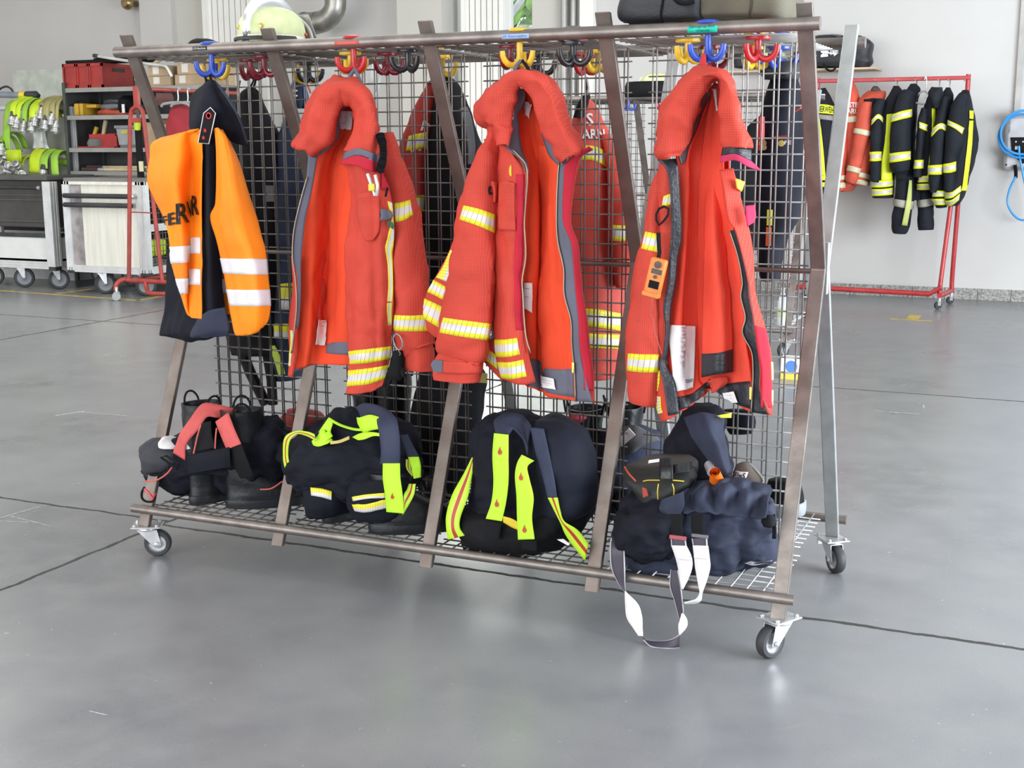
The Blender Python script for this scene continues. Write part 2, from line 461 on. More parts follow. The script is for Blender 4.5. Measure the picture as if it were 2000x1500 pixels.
def floor_mat():
    m = bpy.data.materials.new('sealed_concrete'); m.use_nodes = True
    nt = m.node_tree; N = nt.nodes; L = nt.links; b = N['Principled BSDF']
    tc = N.new('ShaderNodeTexCoord'); O = tc.outputs['Object']
    def noise(sc, det, dist=0, rough=.55):
        n = N.new('ShaderNodeTexNoise'); n.inputs['Scale'].default_value = sc; n.inputs['Detail'].default_value = det
        n.inputs['Distortion'].default_value = dist; n.inputs['Roughness'].default_value = rough; L.new(O, n.inputs['Vector']); return n.outputs[0]
    def mrange(x, a, b_, c, d):
        r = N.new('ShaderNodeMapRange'); r.inputs[1].default_value = a; r.inputs[2].default_value = b_; r.inputs[3].default_value = c; r.inputs[4].default_value = d
        L.new(x, r.inputs[0]); return r.outputs[0]
    def mix(f, a, b_, fac=None):
        g = N.new('ShaderNodeMix'); g.data_type = 'RGBA'
        if fac is None: L.new(f, g.inputs[0])
        for i, q in ((6, a), (7, b_)):
            if isinstance(q, tuple): g.inputs[i].default_value = _rgb(q)
            else: L.new(q, g.inputs[i])
        return g.outputs[2]
    def math_(op, a, b_=None):
        n = N.new('ShaderNodeMath'); n.operation = op
        for i, q in ((0, a), (1, b_)):
            if q is None: continue
            if isinstance(q, (int, float)): n.inputs[i].default_value = q
            else: L.new(q, n.inputs[i])
        return n.outputs[0]
    big = noise(.9, 6, .3); mid = noise(5, 5, .25, .5); fine = noise(210, 2)
    c = mix(mrange(big, .35, .65, 0, 1), (.180, .185, .198), (.235, .240, .252))
    c = mix(mrange(mid, .35, .75, 0, .8), c, (.262, .265, .270))
    c = mix(mrange(fine, .60, .70, 0, .55), c, (.10, .10, .105))
    # pale hairline scratches and specks
    vor = N.new('ShaderNodeTexVoronoi'); vor.feature = 'DISTANCE_TO_EDGE'; vor.inputs['Scale'].default_value = 1.3; L.new(O, vor.inputs['Vector'])
    crk = math_('MULTIPLY', mrange(vor.outputs[0], 0, .012, 1, 0), mrange(noise(2.1, 2), .62, .70, 0, .16))
    c = mix(crk, c, (.46, .44, .40))
    spk = mrange(noise(38, 2), .735, .76, 0, .8); c = mix(spk, c, (.55, .54, .5))
    # joints between the slabs
    sp = N.new('ShaderNodeSeparateXYZ'); L.new(O, sp.inputs[0]); X, Y = sp.outputs['X'], sp.outputs['Y']
    wob = math_('MULTIPLY', math_('SUBTRACT', noise(9, 4), .5), .035)
    def joint(axis, pos, hw, c1=None):
        d = math_('ABSOLUTE', math_('ADD', math_('SUBTRACT', axis, pos), wob)); l = mrange(d, hw*.7, hw, 1, 0)
        if c1 is not None: l = math_('MULTIPLY', l, c1)
        return l
    right = math_('GREATER_THAN', X, -1.38); left = math_('LESS_THAN', X, -1.38)
    j = joint(Y, -.085, .0125, right)
    for q in (joint(Y, -.04, .010, left), joint(X, -1.38, .011), joint(Y, 3.86, .012, right), joint(Y, 4.5, .012, left), joint(X, -5.75, .014)):
        j = math_('MAXIMUM', j, q)
    c = mix(j, c, (.028, .026, .024))
    L.new(c, b.inputs['Base Color'])
    rough = mrange(big, .3, .7, .25, .35)
    rr = math_('MAXIMUM', rough, math_('MULTIPLY', j, .8)); L.new(rr, b.inputs['Roughness'])
    b.inputs['Specular IOR Level'].default_value = .75
    bp = N.new('ShaderNodeBump'); bp.inputs['Strength'].default_value = .03; bp.inputs['Distance'].default_value = .004
    h = math_('SUBTRACT', math_('MULTIPLY', fine, .35), math_('MULTIPLY', j, 2.0)); L.new(h, bp.inputs['Height']); L.new(bp.outputs[0], b.inputs['Normal'])
    return m
struct('floor', MB().box2((-12.2, -9.2, -.15), (7.0, 9.1, 0)), floor_mat(), 'grey sealed concrete floor with dark joints')
struct('ceiling', MB().box2((-12.2, -9.2, 4.6), (7.0, 9.1, 4.75)), mat('ceiling_paint', (.78, .77, .74), .8))
struct('wall_left', MB().box2((-12.2, -9.2, 0), (-12.0, 9.1, 4.6)), WALL)
struct('wall_right', MB().box2((6.8, 5.2, 0), (7.0, 9.1, 4.6)).box2((6.8, -9.2, 0), (7.0, -2.2, 4.6)).box2((6.8, -2.2, 3.9), (7.0, 5.2, 4.6)), WALL)
# back wall, cut by two window openings
bw = MB()
bw.box2((-12.0, BACKY, 0), (-4.53, BACKY+.25, 4.6))
bw.box2((-3.58, BACKY, 0), (6.8, BACKY+.25, 4.6))
bw.box2((-4.53, BACKY, 4.0), (-3.58, BACKY+.25, 4.6))
struct('wall_back', bw, WALL, 'off-white rear wall')
struct('wall_nib', MB().box2((-5.06, BACKY-.30, 0), (-4.52, BACKY, 4.6)), WALLB, 'shade-toned beige wall nib left of the narrow window')
struct('wall_recess', MB().box2((-8.22, BACKY-.03, 0), (-7.74, BACKY, 4.6)), WALLB)  # shallow panel; the recess shade is in its colour
struct('trim_1', MB().box2((-8.69, BACKY-.12, 0), (-8.22, BACKY, 4.6)), WALL, 'pilaster')
g = MB()
for i in range(10): g.box2((-7.72+i*.082, BACKY-.10, 0), (-7.72+i*.082+.07, BACKY-.05, 4.6))
g.box2((-7.74, BACKY-.06, 0), (-6.90, BACKY, 4.6)).box2((-7.74, BACKY-.16, 0), (-7.69, BACKY, 4.6)).box2((-7.12, BACKY-.14, 0), (-7.09, BACKY, 4.6))
struct('door_1', g, WHITE, 'white panelled gate leaf in the rear wall')
g = MB()
for i in range(7): g.box2((-4.37+i*.068, BACKY-.06, 0), (-4.37+i*.068+.055, BACKY-.02, 4.6))
g.box2((-4.39, BACKY-.03, 0), (-3.90, BACKY+.18, 4.6)); g.box2((-4.39, BACKY-.10, 0), (-4.35, BACKY, 4.6))
struct('trim_2', g, WHITE, 'white ribbed frame between the two windows')
struct('trim_3', MB().box2((-3.58, BACKY-.05, 0), (-3.18, BACKY, 4.6)), WALLB, 'shade-toned beige panel right of the green window')
struct('trim_4', MB().cyl((-3.20, BACKY-.10, 0), (-3.20, BACKY-.10, 4.6), .035, 16).cyl((-3.11, BACKY-.07, 0), (-3.11, BACKY-.07, 4.6), .028, 16), mat('pipe_grey', (.42, .41, .39), .4, .3), 'grey vertical pipes', smooth=True)
struct('trim_5', MB().box2((-3.03, BACKY-.09, 0), (-2.88, BACKY, 4.6)), WHITE, 'white door jamb')
GLASS = bpy.data.materials.new('window_glass'); GLASS.use_nodes = True
_n = GLASS.node_tree.nodes; _g = _n.new('ShaderNodeBsdfGlossy'); _g.inputs[1].default_value = .02; _t = _n.new('ShaderNodeBsdfTransparent'); _m = _n.new('ShaderNodeMixShader')
_m.inputs[0].default_value = .05; GLASS.node_tree.links.new(_t.outputs[0], _m.inputs[1]); GLASS.node_tree.links.new(_g.outputs[0], _m.inputs[2]); GLASS.node_tree.links.new(_m.outputs[0], _n['Material Output'].inputs[0])
for i, (a, b) in enumerate(((-4.53, -4.39), (-3.90, -3.58))):
    o = struct('window_%d' % (i+1), MB().box2((a, BACKY+.12, .3), (b, BACKY+.13, 4.0)), GLASS)
    fr = MB().box2((a, BACKY+.09, 0), (a+.012, BACKY+.16, 4.0)).box2((b-.012, BACKY+.09, 0), (b, BACKY+.16, 4.0)).box2((a, BACKY+.09, .25), (b, BACKY+.16, .32))
    part('window_frame', fr, WHITE, o, smooth=False)
# skirting tiles
g = MB()
x = -2.86
while x < 6.7:
    g.box2((x, BACKY-.018, 0), (x+.292, BACKY, .075+.035)); x += .297
struct('baseboard_back', g, BASE, 'row of grey skirting tiles', bev=.003)
# yellow marks on the floor
YEL = mat('yellow_floor_paint', (.62, .47, .10), .5, var=.15, vscale=12)
def mark(name, label, quads):
    g = MB()
    for a, b, wd in quads:
        a = np.array(a, float); b = np.array(b, float); d = (b-a)/np.linalg.norm(b-a); n = np.array([-d[1], d[0]])*wd/2
        g.prism([(*(a+n), .0005), (*(b+n), .0005), (*(b-n), .0005), (*(a-n), .0005)], (0, 0, .0012))
    return struct(name, g, YEL, label)
mark('trim_6', 'yellow line painted on the floor before the carts', [((-9.8, 6.02), (-6.44, 5.80), .05), ((-6.46, 5.78), (-6.56, 7.9), .05), ((-7.63, 5.95), (-7.58, 6.4), .05)])
mark('trim_7', 'yellow T mark on the floor before the right clothes rail', [((.43, 7.20), (.77, 7.18), .045), ((.60, 7.2), (.60, 7.52), .10)])
CHALK = mat('chalk_scuff', (.42, .42, .41), .7, var=.2, vscale=60)
def scuff(name, label, segs):
    g = MB()
    for (a, b, wd) in segs:
        a = gnd(*a)[:2]; b = gnd(*b)[:2]; d = (b-a)/np.linalg.norm(b-a); n = np.array([-d[1], d[0]])*wd/2
        g.prism([(*(a+n), .0004), (*(b+n*.5), .0004), (*(b-n), .0004), (*(a-n*.4), .0004)], (0, 0, .0006))
    return struct(name, g, CHALK, label)
scuff('trim_8', 'white scuff marks on the floor right of the rack', [((1710, 802), (1722, 803), .012), ((1724, 804), (1758, 806), .012), ((1762, 806), (1796, 809), .014), ((1790, 787), (1796, 788), .012), ((1803, 791), (1805, 797), .01)])
scuff('trim_9', 'pale chalk marks on the floor left of the rack', [((0, 1012), (80, 989), .012), ((20, 1008), (100, 1028), .008), ((0, 1018), (60, 1020), .008), ((108, 812), (165, 803), .02), ((160, 805), (248, 812), .012), ((140, 946), (160, 944), .01), ((172, 1389), (210, 1397), .006)])
# ---- outside: foliage behind the glass
FOL = mat('sunlit_leaves', (.30, .58, .08), .5, var=.35, vscale=3)
def leafball(c, R, n, s):
    rng = np.random.RandomState(int(abs(c[0]*100)) % 1000); g = MB(); V = []; F = []
    d = rng.normal(size=(n, 3)); d /= np.linalg.norm(d, axis=1)[:, None]; rad = R*(.55+.45*rng.rand(n))
    for i in range(n):
        p = np.array(c)+d[i]*rad[i]*np.array([1, .7, 1]); a = rng.normal(size=3); a /= np.linalg.norm(a); b = np.cross(a, rng.normal(size=3)); b /= np.linalg.norm(b)
        k = len(V); V += [p-a*s, p+b*s*.45, p+a*s, p-b*s*.45]; F.append((k, k+1, k+2, k+3))
    return g.add(V, F)
t = thing('tree', (-8.2, 16.5, -.2), 'green leafy tree outside behind the narrow rear window', 'tree')
part('foliage', leafball((-8.2, 16.5, 3.4), 2.6, 5200, .16), FOL, t, kind='stuff', smooth=False, autos=None)
part('trunk', MB().tube([(-8.2, 16.5, -.2), (-8.15, 16.5, 1.6), (-8.2, 16.4, 3.0)], [.16, .12, .08], 10), mat('bark', (.18, .13, .09), .9, bump=.4), t)
HR = thing('handrail', (-5.9, 12.6, -.2), 'white sloping handrail outside beyond the green window', 'handrail')
HRM = mat('white_rail', (.9, .9, .9), .4)
for zz in (0, .75):
    part('rail', MB().cyl((-7.0, 12.6, 1.5+zz), (-4.6, 12.6, 4.3+zz), .045, 10), HRM, HR)
part('post', MB().cyl((-6.2, 12.6, -.2), (-6.2, 12.6, 3.2), .03, 10), HRM, HR); part('post', MB().cyl((-5.0, 12.6, -.2), (-5.0, 12.6, 4.6), .03, 10), HRM, HR)
struct('ground', MB().box2((-40, 9.11, -.4), (30, 60, -.2)), mat('outside_paving', (.55, .54, .5), .8))

# ---- exhaust pipe elbow and the brass knob on the wall
DUCT = mat('galvanised_duct', (.33, .32, .29), .35, .75, var=.12, vscale=9)
t = thing('ventilation_pipe', at(650, 20, 8.3), 'grey metal ventilation pipe elbow on the rear wall', 'pipe')
c0 = at(657, -60, 8.4); c1 = at(655, 2, 8.4); r_ = .125
pts = [c0, c1]
e = at(592, 42, 8.4); e = e
cx = at(655, 30, 8.4)
for k in range(9):
    a = k/8*PI/2; q = np.array([c1[0]-.26*(1-math.cos(a)), 8.4, c1[2]-.02-.20*math.sin(a)]); pts.append(q)
pts.append(pts[-1]+np.array([-.05, 0, -.0])); pts.append(pts[-1]+np.array([-.10, 0, -.0]))
part('pipe', MB().tube(pts, .118, 24), DUCT, t)
part('collar', MB().tube([pts[-1]+np.array([.02, 0, 0]), pts[-1]+np.array([-.02, 0, 0])], .124, 24).tube([pts[-3]+np.array([.02, 0, 0]), pts[-3]], .122, 24), DUCT, t)
part('socket_mouth', MB().tube([pts[-1]+np.array([-.021, 0, 0]), pts[-1]+np.array([-.022, 0, 0])], .11, 24), mat('duct_mouth_shade', (.02, .02, .02), .9), t)  # flat dark disc standing in for the shaded inside of the pipe
t = thing('brass_knob', at(267, 8, BACKY), 'brass knob fixed high on the left wall', 'knob')
BR = mat('brass', (.35, .25, .12), .35, .9)
k = at(267, 8, BACKY)
part('stem', MB().cyl(k+np.array([0, .02, 0]), k+np.array([0, -.12, 0]), .035, 16), BR, t)
part('knob', MB().lathe([(.0, -.09), (.05, -.085), (.08, -.05), (.085, -.02), (.06, .0), (.0, .005)], k+np.array([0, -.14, 0]), (0, 1, 0), 20), BR, t)
# ================================================================== EQUIPMENT RACKS
STEEL = mat('worn_steel', (.175, .152, .138), .42, .65, var=.25, vscale=14, bump=.05, bscale=90, col2=(.27, .235, .215))
RUST = mat('browned_steel', (.155, .122, .105), .5, .6, var=.25, vscale=10, bump=.05, bscale=90, col2=(.225, .19, .17))
GALV = mat('galvanised_steel', (.46, .47, .465), .35, .6, var=.16, vscale=20, col2=(.56, .57, .57))
WIRE = mat('wire_steel', (.20, .18, .165), .38, .75, var=.12, vscale=8)
WIRE2 = mat('bright_wire_steel', (.36, .345, .33), .36, .6, var=.12, vscale=8)
ZINC = mat('zinc_plate', (.58, .59, .60), .32, .6, var=.1, vscale=20)
RUBBER = mat('black_rubber', (.035, .036, .04), .6, var=.2)
RL, RWT, RWM, RWB = 2.3294, .3507, .0291, .4074     # length, half depths at rails
ZT, ZB, ZM, ZP = 1.8051, .1817, 1.1058, 1.85
PX = [-RL/2+i*RL/4 for i in range(5)]

def post_mb(x, s):
    """bent flat post: top leans out, waist meets its pair, foot leans out; s=-1 front, +1 rear"""
    zt, zb = ZP+.012, .118
    yt = RWM+(RWT-RWM)*(zt-ZM)/(ZT-ZM); yb = RWM+(RWB-RWM)*(zb-ZM)/(ZB-ZM)
    hw, hd = .0225, .011
    C = [(yt, zt), (RWM+.012, ZM+.03), (RWM, ZM), (RWM+.012, ZM-.03), (yb, zb)]
    G = []
    for y, z in C:
        G.append([(x+a*hw, s*(y+b*hd), z) for a, b in ((-1, -1), (1, -1), (1, 1), (-1, 1))])
    return MB().grid(np.array(G), True, True)
def caster(parent, x, y, ang, lock=False):
    """swivel castor; ang = direction the wheel trails"""
    ca, sa = math.cos(ang), math.sin(ang); R = np.array([[ca, -sa, 0], [sa, ca, 0], [0, 0, 1.0]]); o = np.array([x, y, 0.0])
    def T(mb): V = mb.V() @ R.T+o; return MB().add(V, mb.f)
    r = .05; wx = .035
    b = MB().box((0, 0, .1165), (.105, .085, .005)).lathe([(.036, 0), (.038, .004), (.036, .010), (.03, .012)], (0, 0, .102), (0, 0, 1), 20)
    for q in ((-.04, -.03), (-.04, .03), (.04, -.03), (.04, .03)): b.lathe([(.007, 0), (.007, .006), (.004, .009)], (q[0], q[1], .118), (0, 0, 1), 8)
    for s in (-1, 1):
        b.prism([(-.035, s*.021, .104), (.038, s*.021, .104), (wx+.016, s*.021, .045), (wx, s*.021, .036), (wx-.016, s*.021, .045)], (0, s*.003, 0))
        b.lathe([(.009, 0), (.009, .006), (.005, .009)], (wx, s*.024, .05), (0, s, 0), 10)
    b.prism([(-.035, -.022, .104), (.038, -.022, .104), (.038, -.022, .100), (-.035, -.022, .100)], (0, .044, 0))
    c = part('castor', T(b), ZINC, parent, bev=.001)
    part('tyre', T(MB().lathe([(.032, -.015), (.045, -.0155), (.049, -.010), (.05, 0), (.049, .010), (.045, .0155), (.032, .015)], (wx, 0, .05), (0, 1, 0), 32, True)), RUBBER, c)
    part('rim', T(MB().lathe([(.010, -.013), (.018, -.008), (.028, -.009), (.034, -.0155), (.034, .0155), (.028, .009), (.018, .008), (.010, .013)], (wx, 0, .05), (0, 1, 0), 24)), ZINC, c)
    if lock:
        part('brake_pedal', T(MB().box((-.045, 0, .092), (.06, .03, .006)).box((-.072, 0, .085), (.006, .032, .02))), ZINC, c)
def hook_mb(p, rot=0.0):
    """three-armed coat hook hanging under the top mesh, round washer above and below"""
    x, y = p; z = ZT-.012
    g = MB().lathe([(.0, 0), (.030, 0), (.036, .004), (.034, .010), (.02, .014), (0, .015)], (x, y, z+.022), (0, 0, 1), 20)
    if y > -.35: g.lathe([(.034, 0), (.036, .004), (.035, .012), (.0, .012)], (x, y, z-.020), (0, 0, 1), 20)
    g.tube([(x, y, z+.02), (x, y, z-.054)], .0095, 12)
    for k in range(3):
        a = rot+k*2*PI/3; pts = []
        for j in range(9):
            t = j/8*PI*1.02; rr = .027*(1-math.cos(t)); zz = z-.046-.030*math.sin(t)
            pts.append((x+rr*math.cos(a), y+rr*math.sin(a), zz+.012*(j/8)**2))
        g.tube(pts, [.0095]*6+[.009, .0085, .008], 10)
    return g
PLA = {}
for n_, c_ in dict(blue=(.03, .085, .50), yellow=(.80, .50, .03), dark_red=(.20, .012, .025), red=(.50, .02, .025), black=(.018, .018, .022)).items():
    PLA[n_] = mat('plastic_'+n_, c_, .28, var=.03)

def rack(loc, label, hooks, stickers):
    t = thing('equipment_rack', (0, 0, 0), label, 'rack', None)
    for i, x in enumerate(PX):
        for s in (-1, 1):
            m_ = GALV if (s > 0) else (STEEL if i == 4 else RUST)
            part('post', post_mb(x, s), m_, t, bev=.003, smooth=False)
        part('waist_plate', MB().box((x+.001, 0, ZM), (.049, .03, .16)), GALV if i == 4 else RUST, t, smooth=False, bev=.002)
    for s in (-1, 1):
        part('top_rail', MB().cyl((-RL/2-.045, s*(RWT+.030), ZT), (RL/2+.045, s*(RWT+.030), ZT), .0185, 20), STEEL, t)
        part('bottom_rail', MB().cyl((-RL/2-.045, s*(RWB+.030), ZB), (RL/2+.045, s*(RWB+.030), ZB), .0155, 20), STEEL, t)
    part('cross_bar', MB().tube([(PX[0], -.004, ZM-.01), (PX[4], -.004, ZM-.01)], .008, 8), RUST, t)
    # wire mesh: one bent panel per bay and side = top shelf + upright mesh; bottom shelf mesh separately
    R_ = .0027
    for i in range(4):
        x0 = PX[i]+.048; n = 11; xs = [x0+k*.0486 for k in range(n)]
        for s in (-1, 1):
            yp = s*.0075; zt = ZT-.016
            g = MB(); xs = [x0+k*.0486-(.018 if s > 0 else 0) for k in range(n)]
            for x in xs:
                pts = [(x, s*(RWT+.02), zt)]
                for k in range(6):
                    a = k/5*PI/2; pts.append((x, yp+s*.02*(1-math.sin(a)), zt-.02*(1-math.cos(a))))
                pts.append((x, yp, ZB+.02)); g.tube(pts, R_, 6)
            z = zt-.045
            while z > ZB+.03:
                g.tube([(xs[0]-.012, yp-s*.0048, z), (xs[-1]+.012, yp-s*.0048, z)], R_, 6); z -= .0486
            for k in range(7):
                y = s*(.062+k*.0486); g.tube([(xs[0]-.02, y, zt-.0054), (xs[-1]+.02, y, zt-.0054)], R_, 6)
            part('mesh_panel', g, WIRE2 if i == 3 else WIRE, t, autos=None)
            g = MB(); zb = ZB+.012
            for x in xs:
                if x+.03 < PX[i+1]: g.tube([(x, s*(RWB+.02), zb), (x, s*.02, zb)], R_, 6)
            for k in range(8):
                y = s*(.045+k*.0486); g.tube([(xs[0]-.03, y, zb-.0054), (xs[-1]+.03, y, zb-.0054)], R_, 6)
            part('shelf_mesh', g, GALV if i == 3 else WIRE, t, autos=None)
    for x, y, a, lk in ((PX[0], -RWB-.01, .5, False), (PX[4], -RWB-.01, -2.1, False), (PX[4], RWB+.01, -.9, True), (PX[0], RWB+.01, 1.0, True)):
        caster(t, x, y, a, lk)
    for (x, y), c, rot in hooks:
        part('coat_hook', hook_mb((x, y), rot), PLA[c], t, c.replace('_', ' ')+' plastic coat hook')
    for x0, x1, zc, h, c, tc, txts in stickers:
        yy = -(RWT+.030)-.0188
        n = 6; G = np.zeros((4, n, 3))
        for j in range(4):
            a = (j/3-.5)*(h/.0185); 
            for k in range(n): G[j, k] = (x0+(x1-x0)*k/(n-1), -(RWT+.030)-.0190*math.cos(a), zc-.0190*math.sin(a))
        st = part('name_strip', gmb(G), c, t, solid=.0006, autos=None)
        for s_, v0, v1, u0, u1 in txts:
            part('lettering', text_on(s_, G, u0, u1, v0, v1, .0012, bold=False), tc, st, autos=None, smooth=False)
    t.location = loc
    return t
def hx(px, y):
    """x on the rack of a hook seen at pixel column px, hung at depth y"""
    return (float(at(px, 110, y)[0]), y)
HK = [(hx(413, -.365), 'blue', -2.2), (hx(424, -.22), 'yellow', -.2), (hx(515, -.28), 'dark_red', .1), (hx(486, -.13), 'dark_red', .6),
      (hx(602, .13), 'black', .3), (hx(598, .20), 'yellow', .1), (hx(684, -.30), 'yellow', .3), (hx(691, -.365), 'red', -.35),
      (hx(757, -.19), 'dark_red', .2), (hx(797, -.30), 'black', -.5), (hx(864, .02), 'yellow', .0),
      (hx(997, -.31), 'dark_red', .4), (hx(1015, -.365), 'yellow', -.35), (hx(1053, .10), 'black', .2), (hx(1120, -.34), 'black', .0), (hx(1142, .14), 'red', .3), (hx(1168, .02), 'yellow', .2),
      (hx(1343, -.31), 'yellow', .2), (hx(1382, -.365), 'blue', -.35), (hx(1388, .0), 'dark_red', .4), (hx(1480, -.30), 'red', .1), (hx(1472, .08), 'yellow', .3), (hx(1522, .12), 'blue', .2)]
BLK = mat('black_print', (.01, .01, .012), .6); WHT = mat('white_print', (.85, .85, .85), .6)
def sx(px): return float(at(px, 80, -.40)[0])
STK = [(sx(375), sx(403), ZT, .012, BLK, WHT, [('LF2-Maschinist', .25, .78, .06, .94)]),
       (sx(653), sx(700), ZT-.002, .012, mat('red_strip', (.62, .09, .07), .5), BLK, []),
       (sx(980), sx(1033), ZT-.003, .014, mat('blue_strip', (.36, .52, .85), .5), mat('blue_print', (.03, .07, .3), .6), [('LF2: Wassertruppf\u00fchrer', .22, .8, .05, .95)]),
       (sx(1342), sx(1400), ZT-.002, .024, mat('green_strip', (.0, .56, .40), .5), BLK, [('Erg\u00e4nzungstrupp F\u00fchrer', .12, .5, .06, .92), ('LF2-Mannschaft', .62, .86, .30, .74)])]
MAINRACK = rack((0, 0, 0), 'large steel wire-mesh rack on castors holding the red jackets', HK, STK)
HK2 = [((PX[0]+.3, -.36), 'yellow', .2), ((.48, -.36), 'yellow', .1), ((1.02, -.3), 'dark_red', .4), ((.72, -.36), 'dark_red', .1), ((-.05, -.36), 'blue', .1), ((-.16, -.3), 'yellow', .3), ((.2, -.36), 'red', .2)]
far = thing('equipment_rack', (-1.13, 5.33, 0), 'second wire-mesh rack further back behind the main rack', 'rack')
for ch in MAINRACK.children:
    if ch.name.split('.')[0] in ('coat_hook', 'name_strip'): continue
    c = ch.copy(); COL.objects.link(c); c.parent = far
    for g_ in ch.children:
        c2 = g_.copy(); COL.objects.link(c2); c2.parent = c
for p_, c_, r_ in HK2:
    g_ = hook_mb(p_, r_); V_ = g_.V()+np.array(far.location); part('coat_hook', MB().add(V_, g_.f), PLA[c_], far, c_.replace('_', ' ')+' plastic coat hook')
# ================================================================== GARMENTS ON THE FRONT OF THE MAIN RACK
RED = mat('red_ripstop', (.56, .048, .030), .72, var=.05, vscale=5, bump=.12, bscale=170, grid=.05, gsize=.0062, spec=.25)
LIN = mat('orange_red_lining', (.80, .078, .030), .85, var=.05, vscale=5, bump=.10, bscale=220, spec=.2)
LIN2 = mat('bright_red_lining', (.86, .085, .050), .85, var=.04, vscale=5, bump=.10, bscale=220, grid=-.12, gsize=.006, spec=.2)
GREY = mat('blue_grey_facing', (.125, .128, .175), .75, var=.08, bump=.1, bscale=200)
DARK = mat('black_leather_trim', (.022, .024, .032), .42, var=.2, bump=.25, bscale=90)
CRIM = mat('crimson_velcro', (.52, .012, .035), .85, var=.06, bump=.1, bscale=300)
NAVY = mat('navy_cloth', (.0085, .0095, .017), .8, var=.15, vscale=7, bump=.1, bscale=160, spec=.22)
NAVY2 = mat('blue_grey_cloth', (.036, .043, .074), .75, var=.12, vscale=7, bump=.1, bscale=160, spec=.25)
BLACK = mat('black_cloth', (.007, .007, .009), .78, var=.2, bump=.1, bscale=160, spec=.22)
LABEL = mat('white_label', (.82, .79, .80), .8, var=.03, vscale=30)
INK = mat('faint_print', (.28, .27, .30), .8)
ZIP = mat('zip_metal', (.33, .29, .22), .4, .8)
BRASS = mat('zip_brass', (.75, .55, .15), .35, .8)
YL, SV = (.82, .74, .03), (.70, .66, .68)
TAPE3 = stripe_mat('yellow_silver_yellow_tape', [(.30, YL), (.70, SV), (1.0, YL)])
TAPE2 = stripe_mat('yellow_silver_tape', [(.55, YL), (1.0, SV)])
ORANGE = mat('fluorescent_orange', (1.0, .235, .012), .62, var=.05, vscale=5, col2=(1.0, .30, .010), spec=.3)
SILVER = mat('silver_band', (.76, .73, .76), .5, var=.03, vscale=20)
FLAME = mat('flame_print', (.55, .06, .03), .7)
LIME = mat('lime_webbing', (.52, .92, .03), .6, var=.03, bump=.1, bscale=300)
ORIM = mat('strap_orange', (.75, .05, .05), .7, var=.05, bump=.15, bscale=200)

def label(parent, G, quad, lines=(), name='care_label', wrap=False, m=None):
    tl, tr, br, bl = quad
    D = decal(G, [[tl, tr], [bl, br]], .012, 26, 36, wrap)
    p = part(name, gmb(D), m or LABEL, parent, solid=.001, autos=None)
    g = MB()
    for (v, u0, u1) in lines: g.grid(subg(D, u0, u1, v-.012, v+.012, .0012, 6, 2))
    if lines: part('print_line', g, INK, p, kind='stuff', autos=None)
    return p
def band(parent, G, top, bot, m=None, name='reflective_band', off=.003, wrap=False, nu=22, nv=6):
    D = decal(G, [top, bot], off, nu, nv, wrap)
    return tape(name, D, m or TAPE3, parent)
def vband(parent, G, pairs, m=None, name='reflective_band', off=.003, wrap=False, nv=30):
    D = decal(G, [list(p) for p in pairs], off, 6, nv, wrap)
    return tape(name, D, m or TAPE3, parent, True)
def cloth(name, G, m, parent, th=.004, wrap=False, cap=False, lab=None):
    return part(name, gmb(G, wrap, cap), m, parent, lab, solid=th, soff=0, autos=None)
def loop(parent, pts, m=BLACK, name='hanging_loop', r=.0045):
    return part(name, MB().tube(cr(np.array([at(*p) for p in pts]), 14), r, 8), m, parent)
def zipper(parent, pts, name='zip', m=None, r=.0026):
    return part(name, MB().tube(cr(np.array([at(*p) for p in pts]), 40), r, 6), m or ZIP, parent, autos=None)

# ------------------------------------------------------------------ navy jacket with orange vest (left)
t = thing('hooded_jacket', at(410, 160, -.37), 'dark navy hooded jacket under the orange vest on the left', 'jacket')
G = sheet([[(404, 157, -.38), (408, 156, -.40), (412, 156, -.40), (418, 158, -.38)],
           [(380, 180, -.36), (398, 172, -.45), (415, 170, -.45), (434, 182, -.37)],
           [(371, 220, -.35), (390, 205, -.47), (425, 200, -.47), (460, 215, -.37)],
           [(369, 255, -.35), (385, 250, -.45), (440, 245, -.45), (478, 262, -.38)],
           [(380, 275, -.35), (400, 275, -.40), (445, 275, -.40), (486, 287, -.39)]], 30, 30, (.007, (10, 10, 10), 1.0))
cloth('hood', G, NAVY, t)
G = sheet([[(418, 158, -.40), (424, 165, -.43), (430, 172, -.44)], [(432, 172, -.44), (440, 185, -.47), (446, 196, -.46)], [(448, 196, -.46), (458, 212, -.48), (468, 228, -.46)], [(462, 225, -.46), (474, 250, -.47), (486, 285, -.44)]], 10, 20, (.004, (14, 14, 14), 5))
cloth('hood_edge', G, NAVY2, t)
G = sheet([[(395, 255, -.36), (405, 250, -.38), (425, 250, -.38), (440, 255, -.36)], [(350, 330, -.35), (392, 330, -.40), (422, 330, -.40), (460, 330, -.35)],
           [(330, 450, -.35), (390, 450, -.41), (424, 450, -.41), (455, 450, -.35)], [(324, 530, -.36), (372, 540, -.40), (418, 540, -.44), (448, 540, -.36)],
           [(322, 600, -.37), (368, 610, -.43), (420, 610, -.46), (450, 600, -.37)], [(311, 650, -.39), (350, 650, -.44), (400, 655, -.47), (446, 640, -.40)], [(313, 657, -.38), (350, 662, -.40), (402, 664, -.44), (446, 655, -.39)]], 44, 60, (.009, (12, 12, 6), 2.0))
cloth('body', G, NAVY, t)
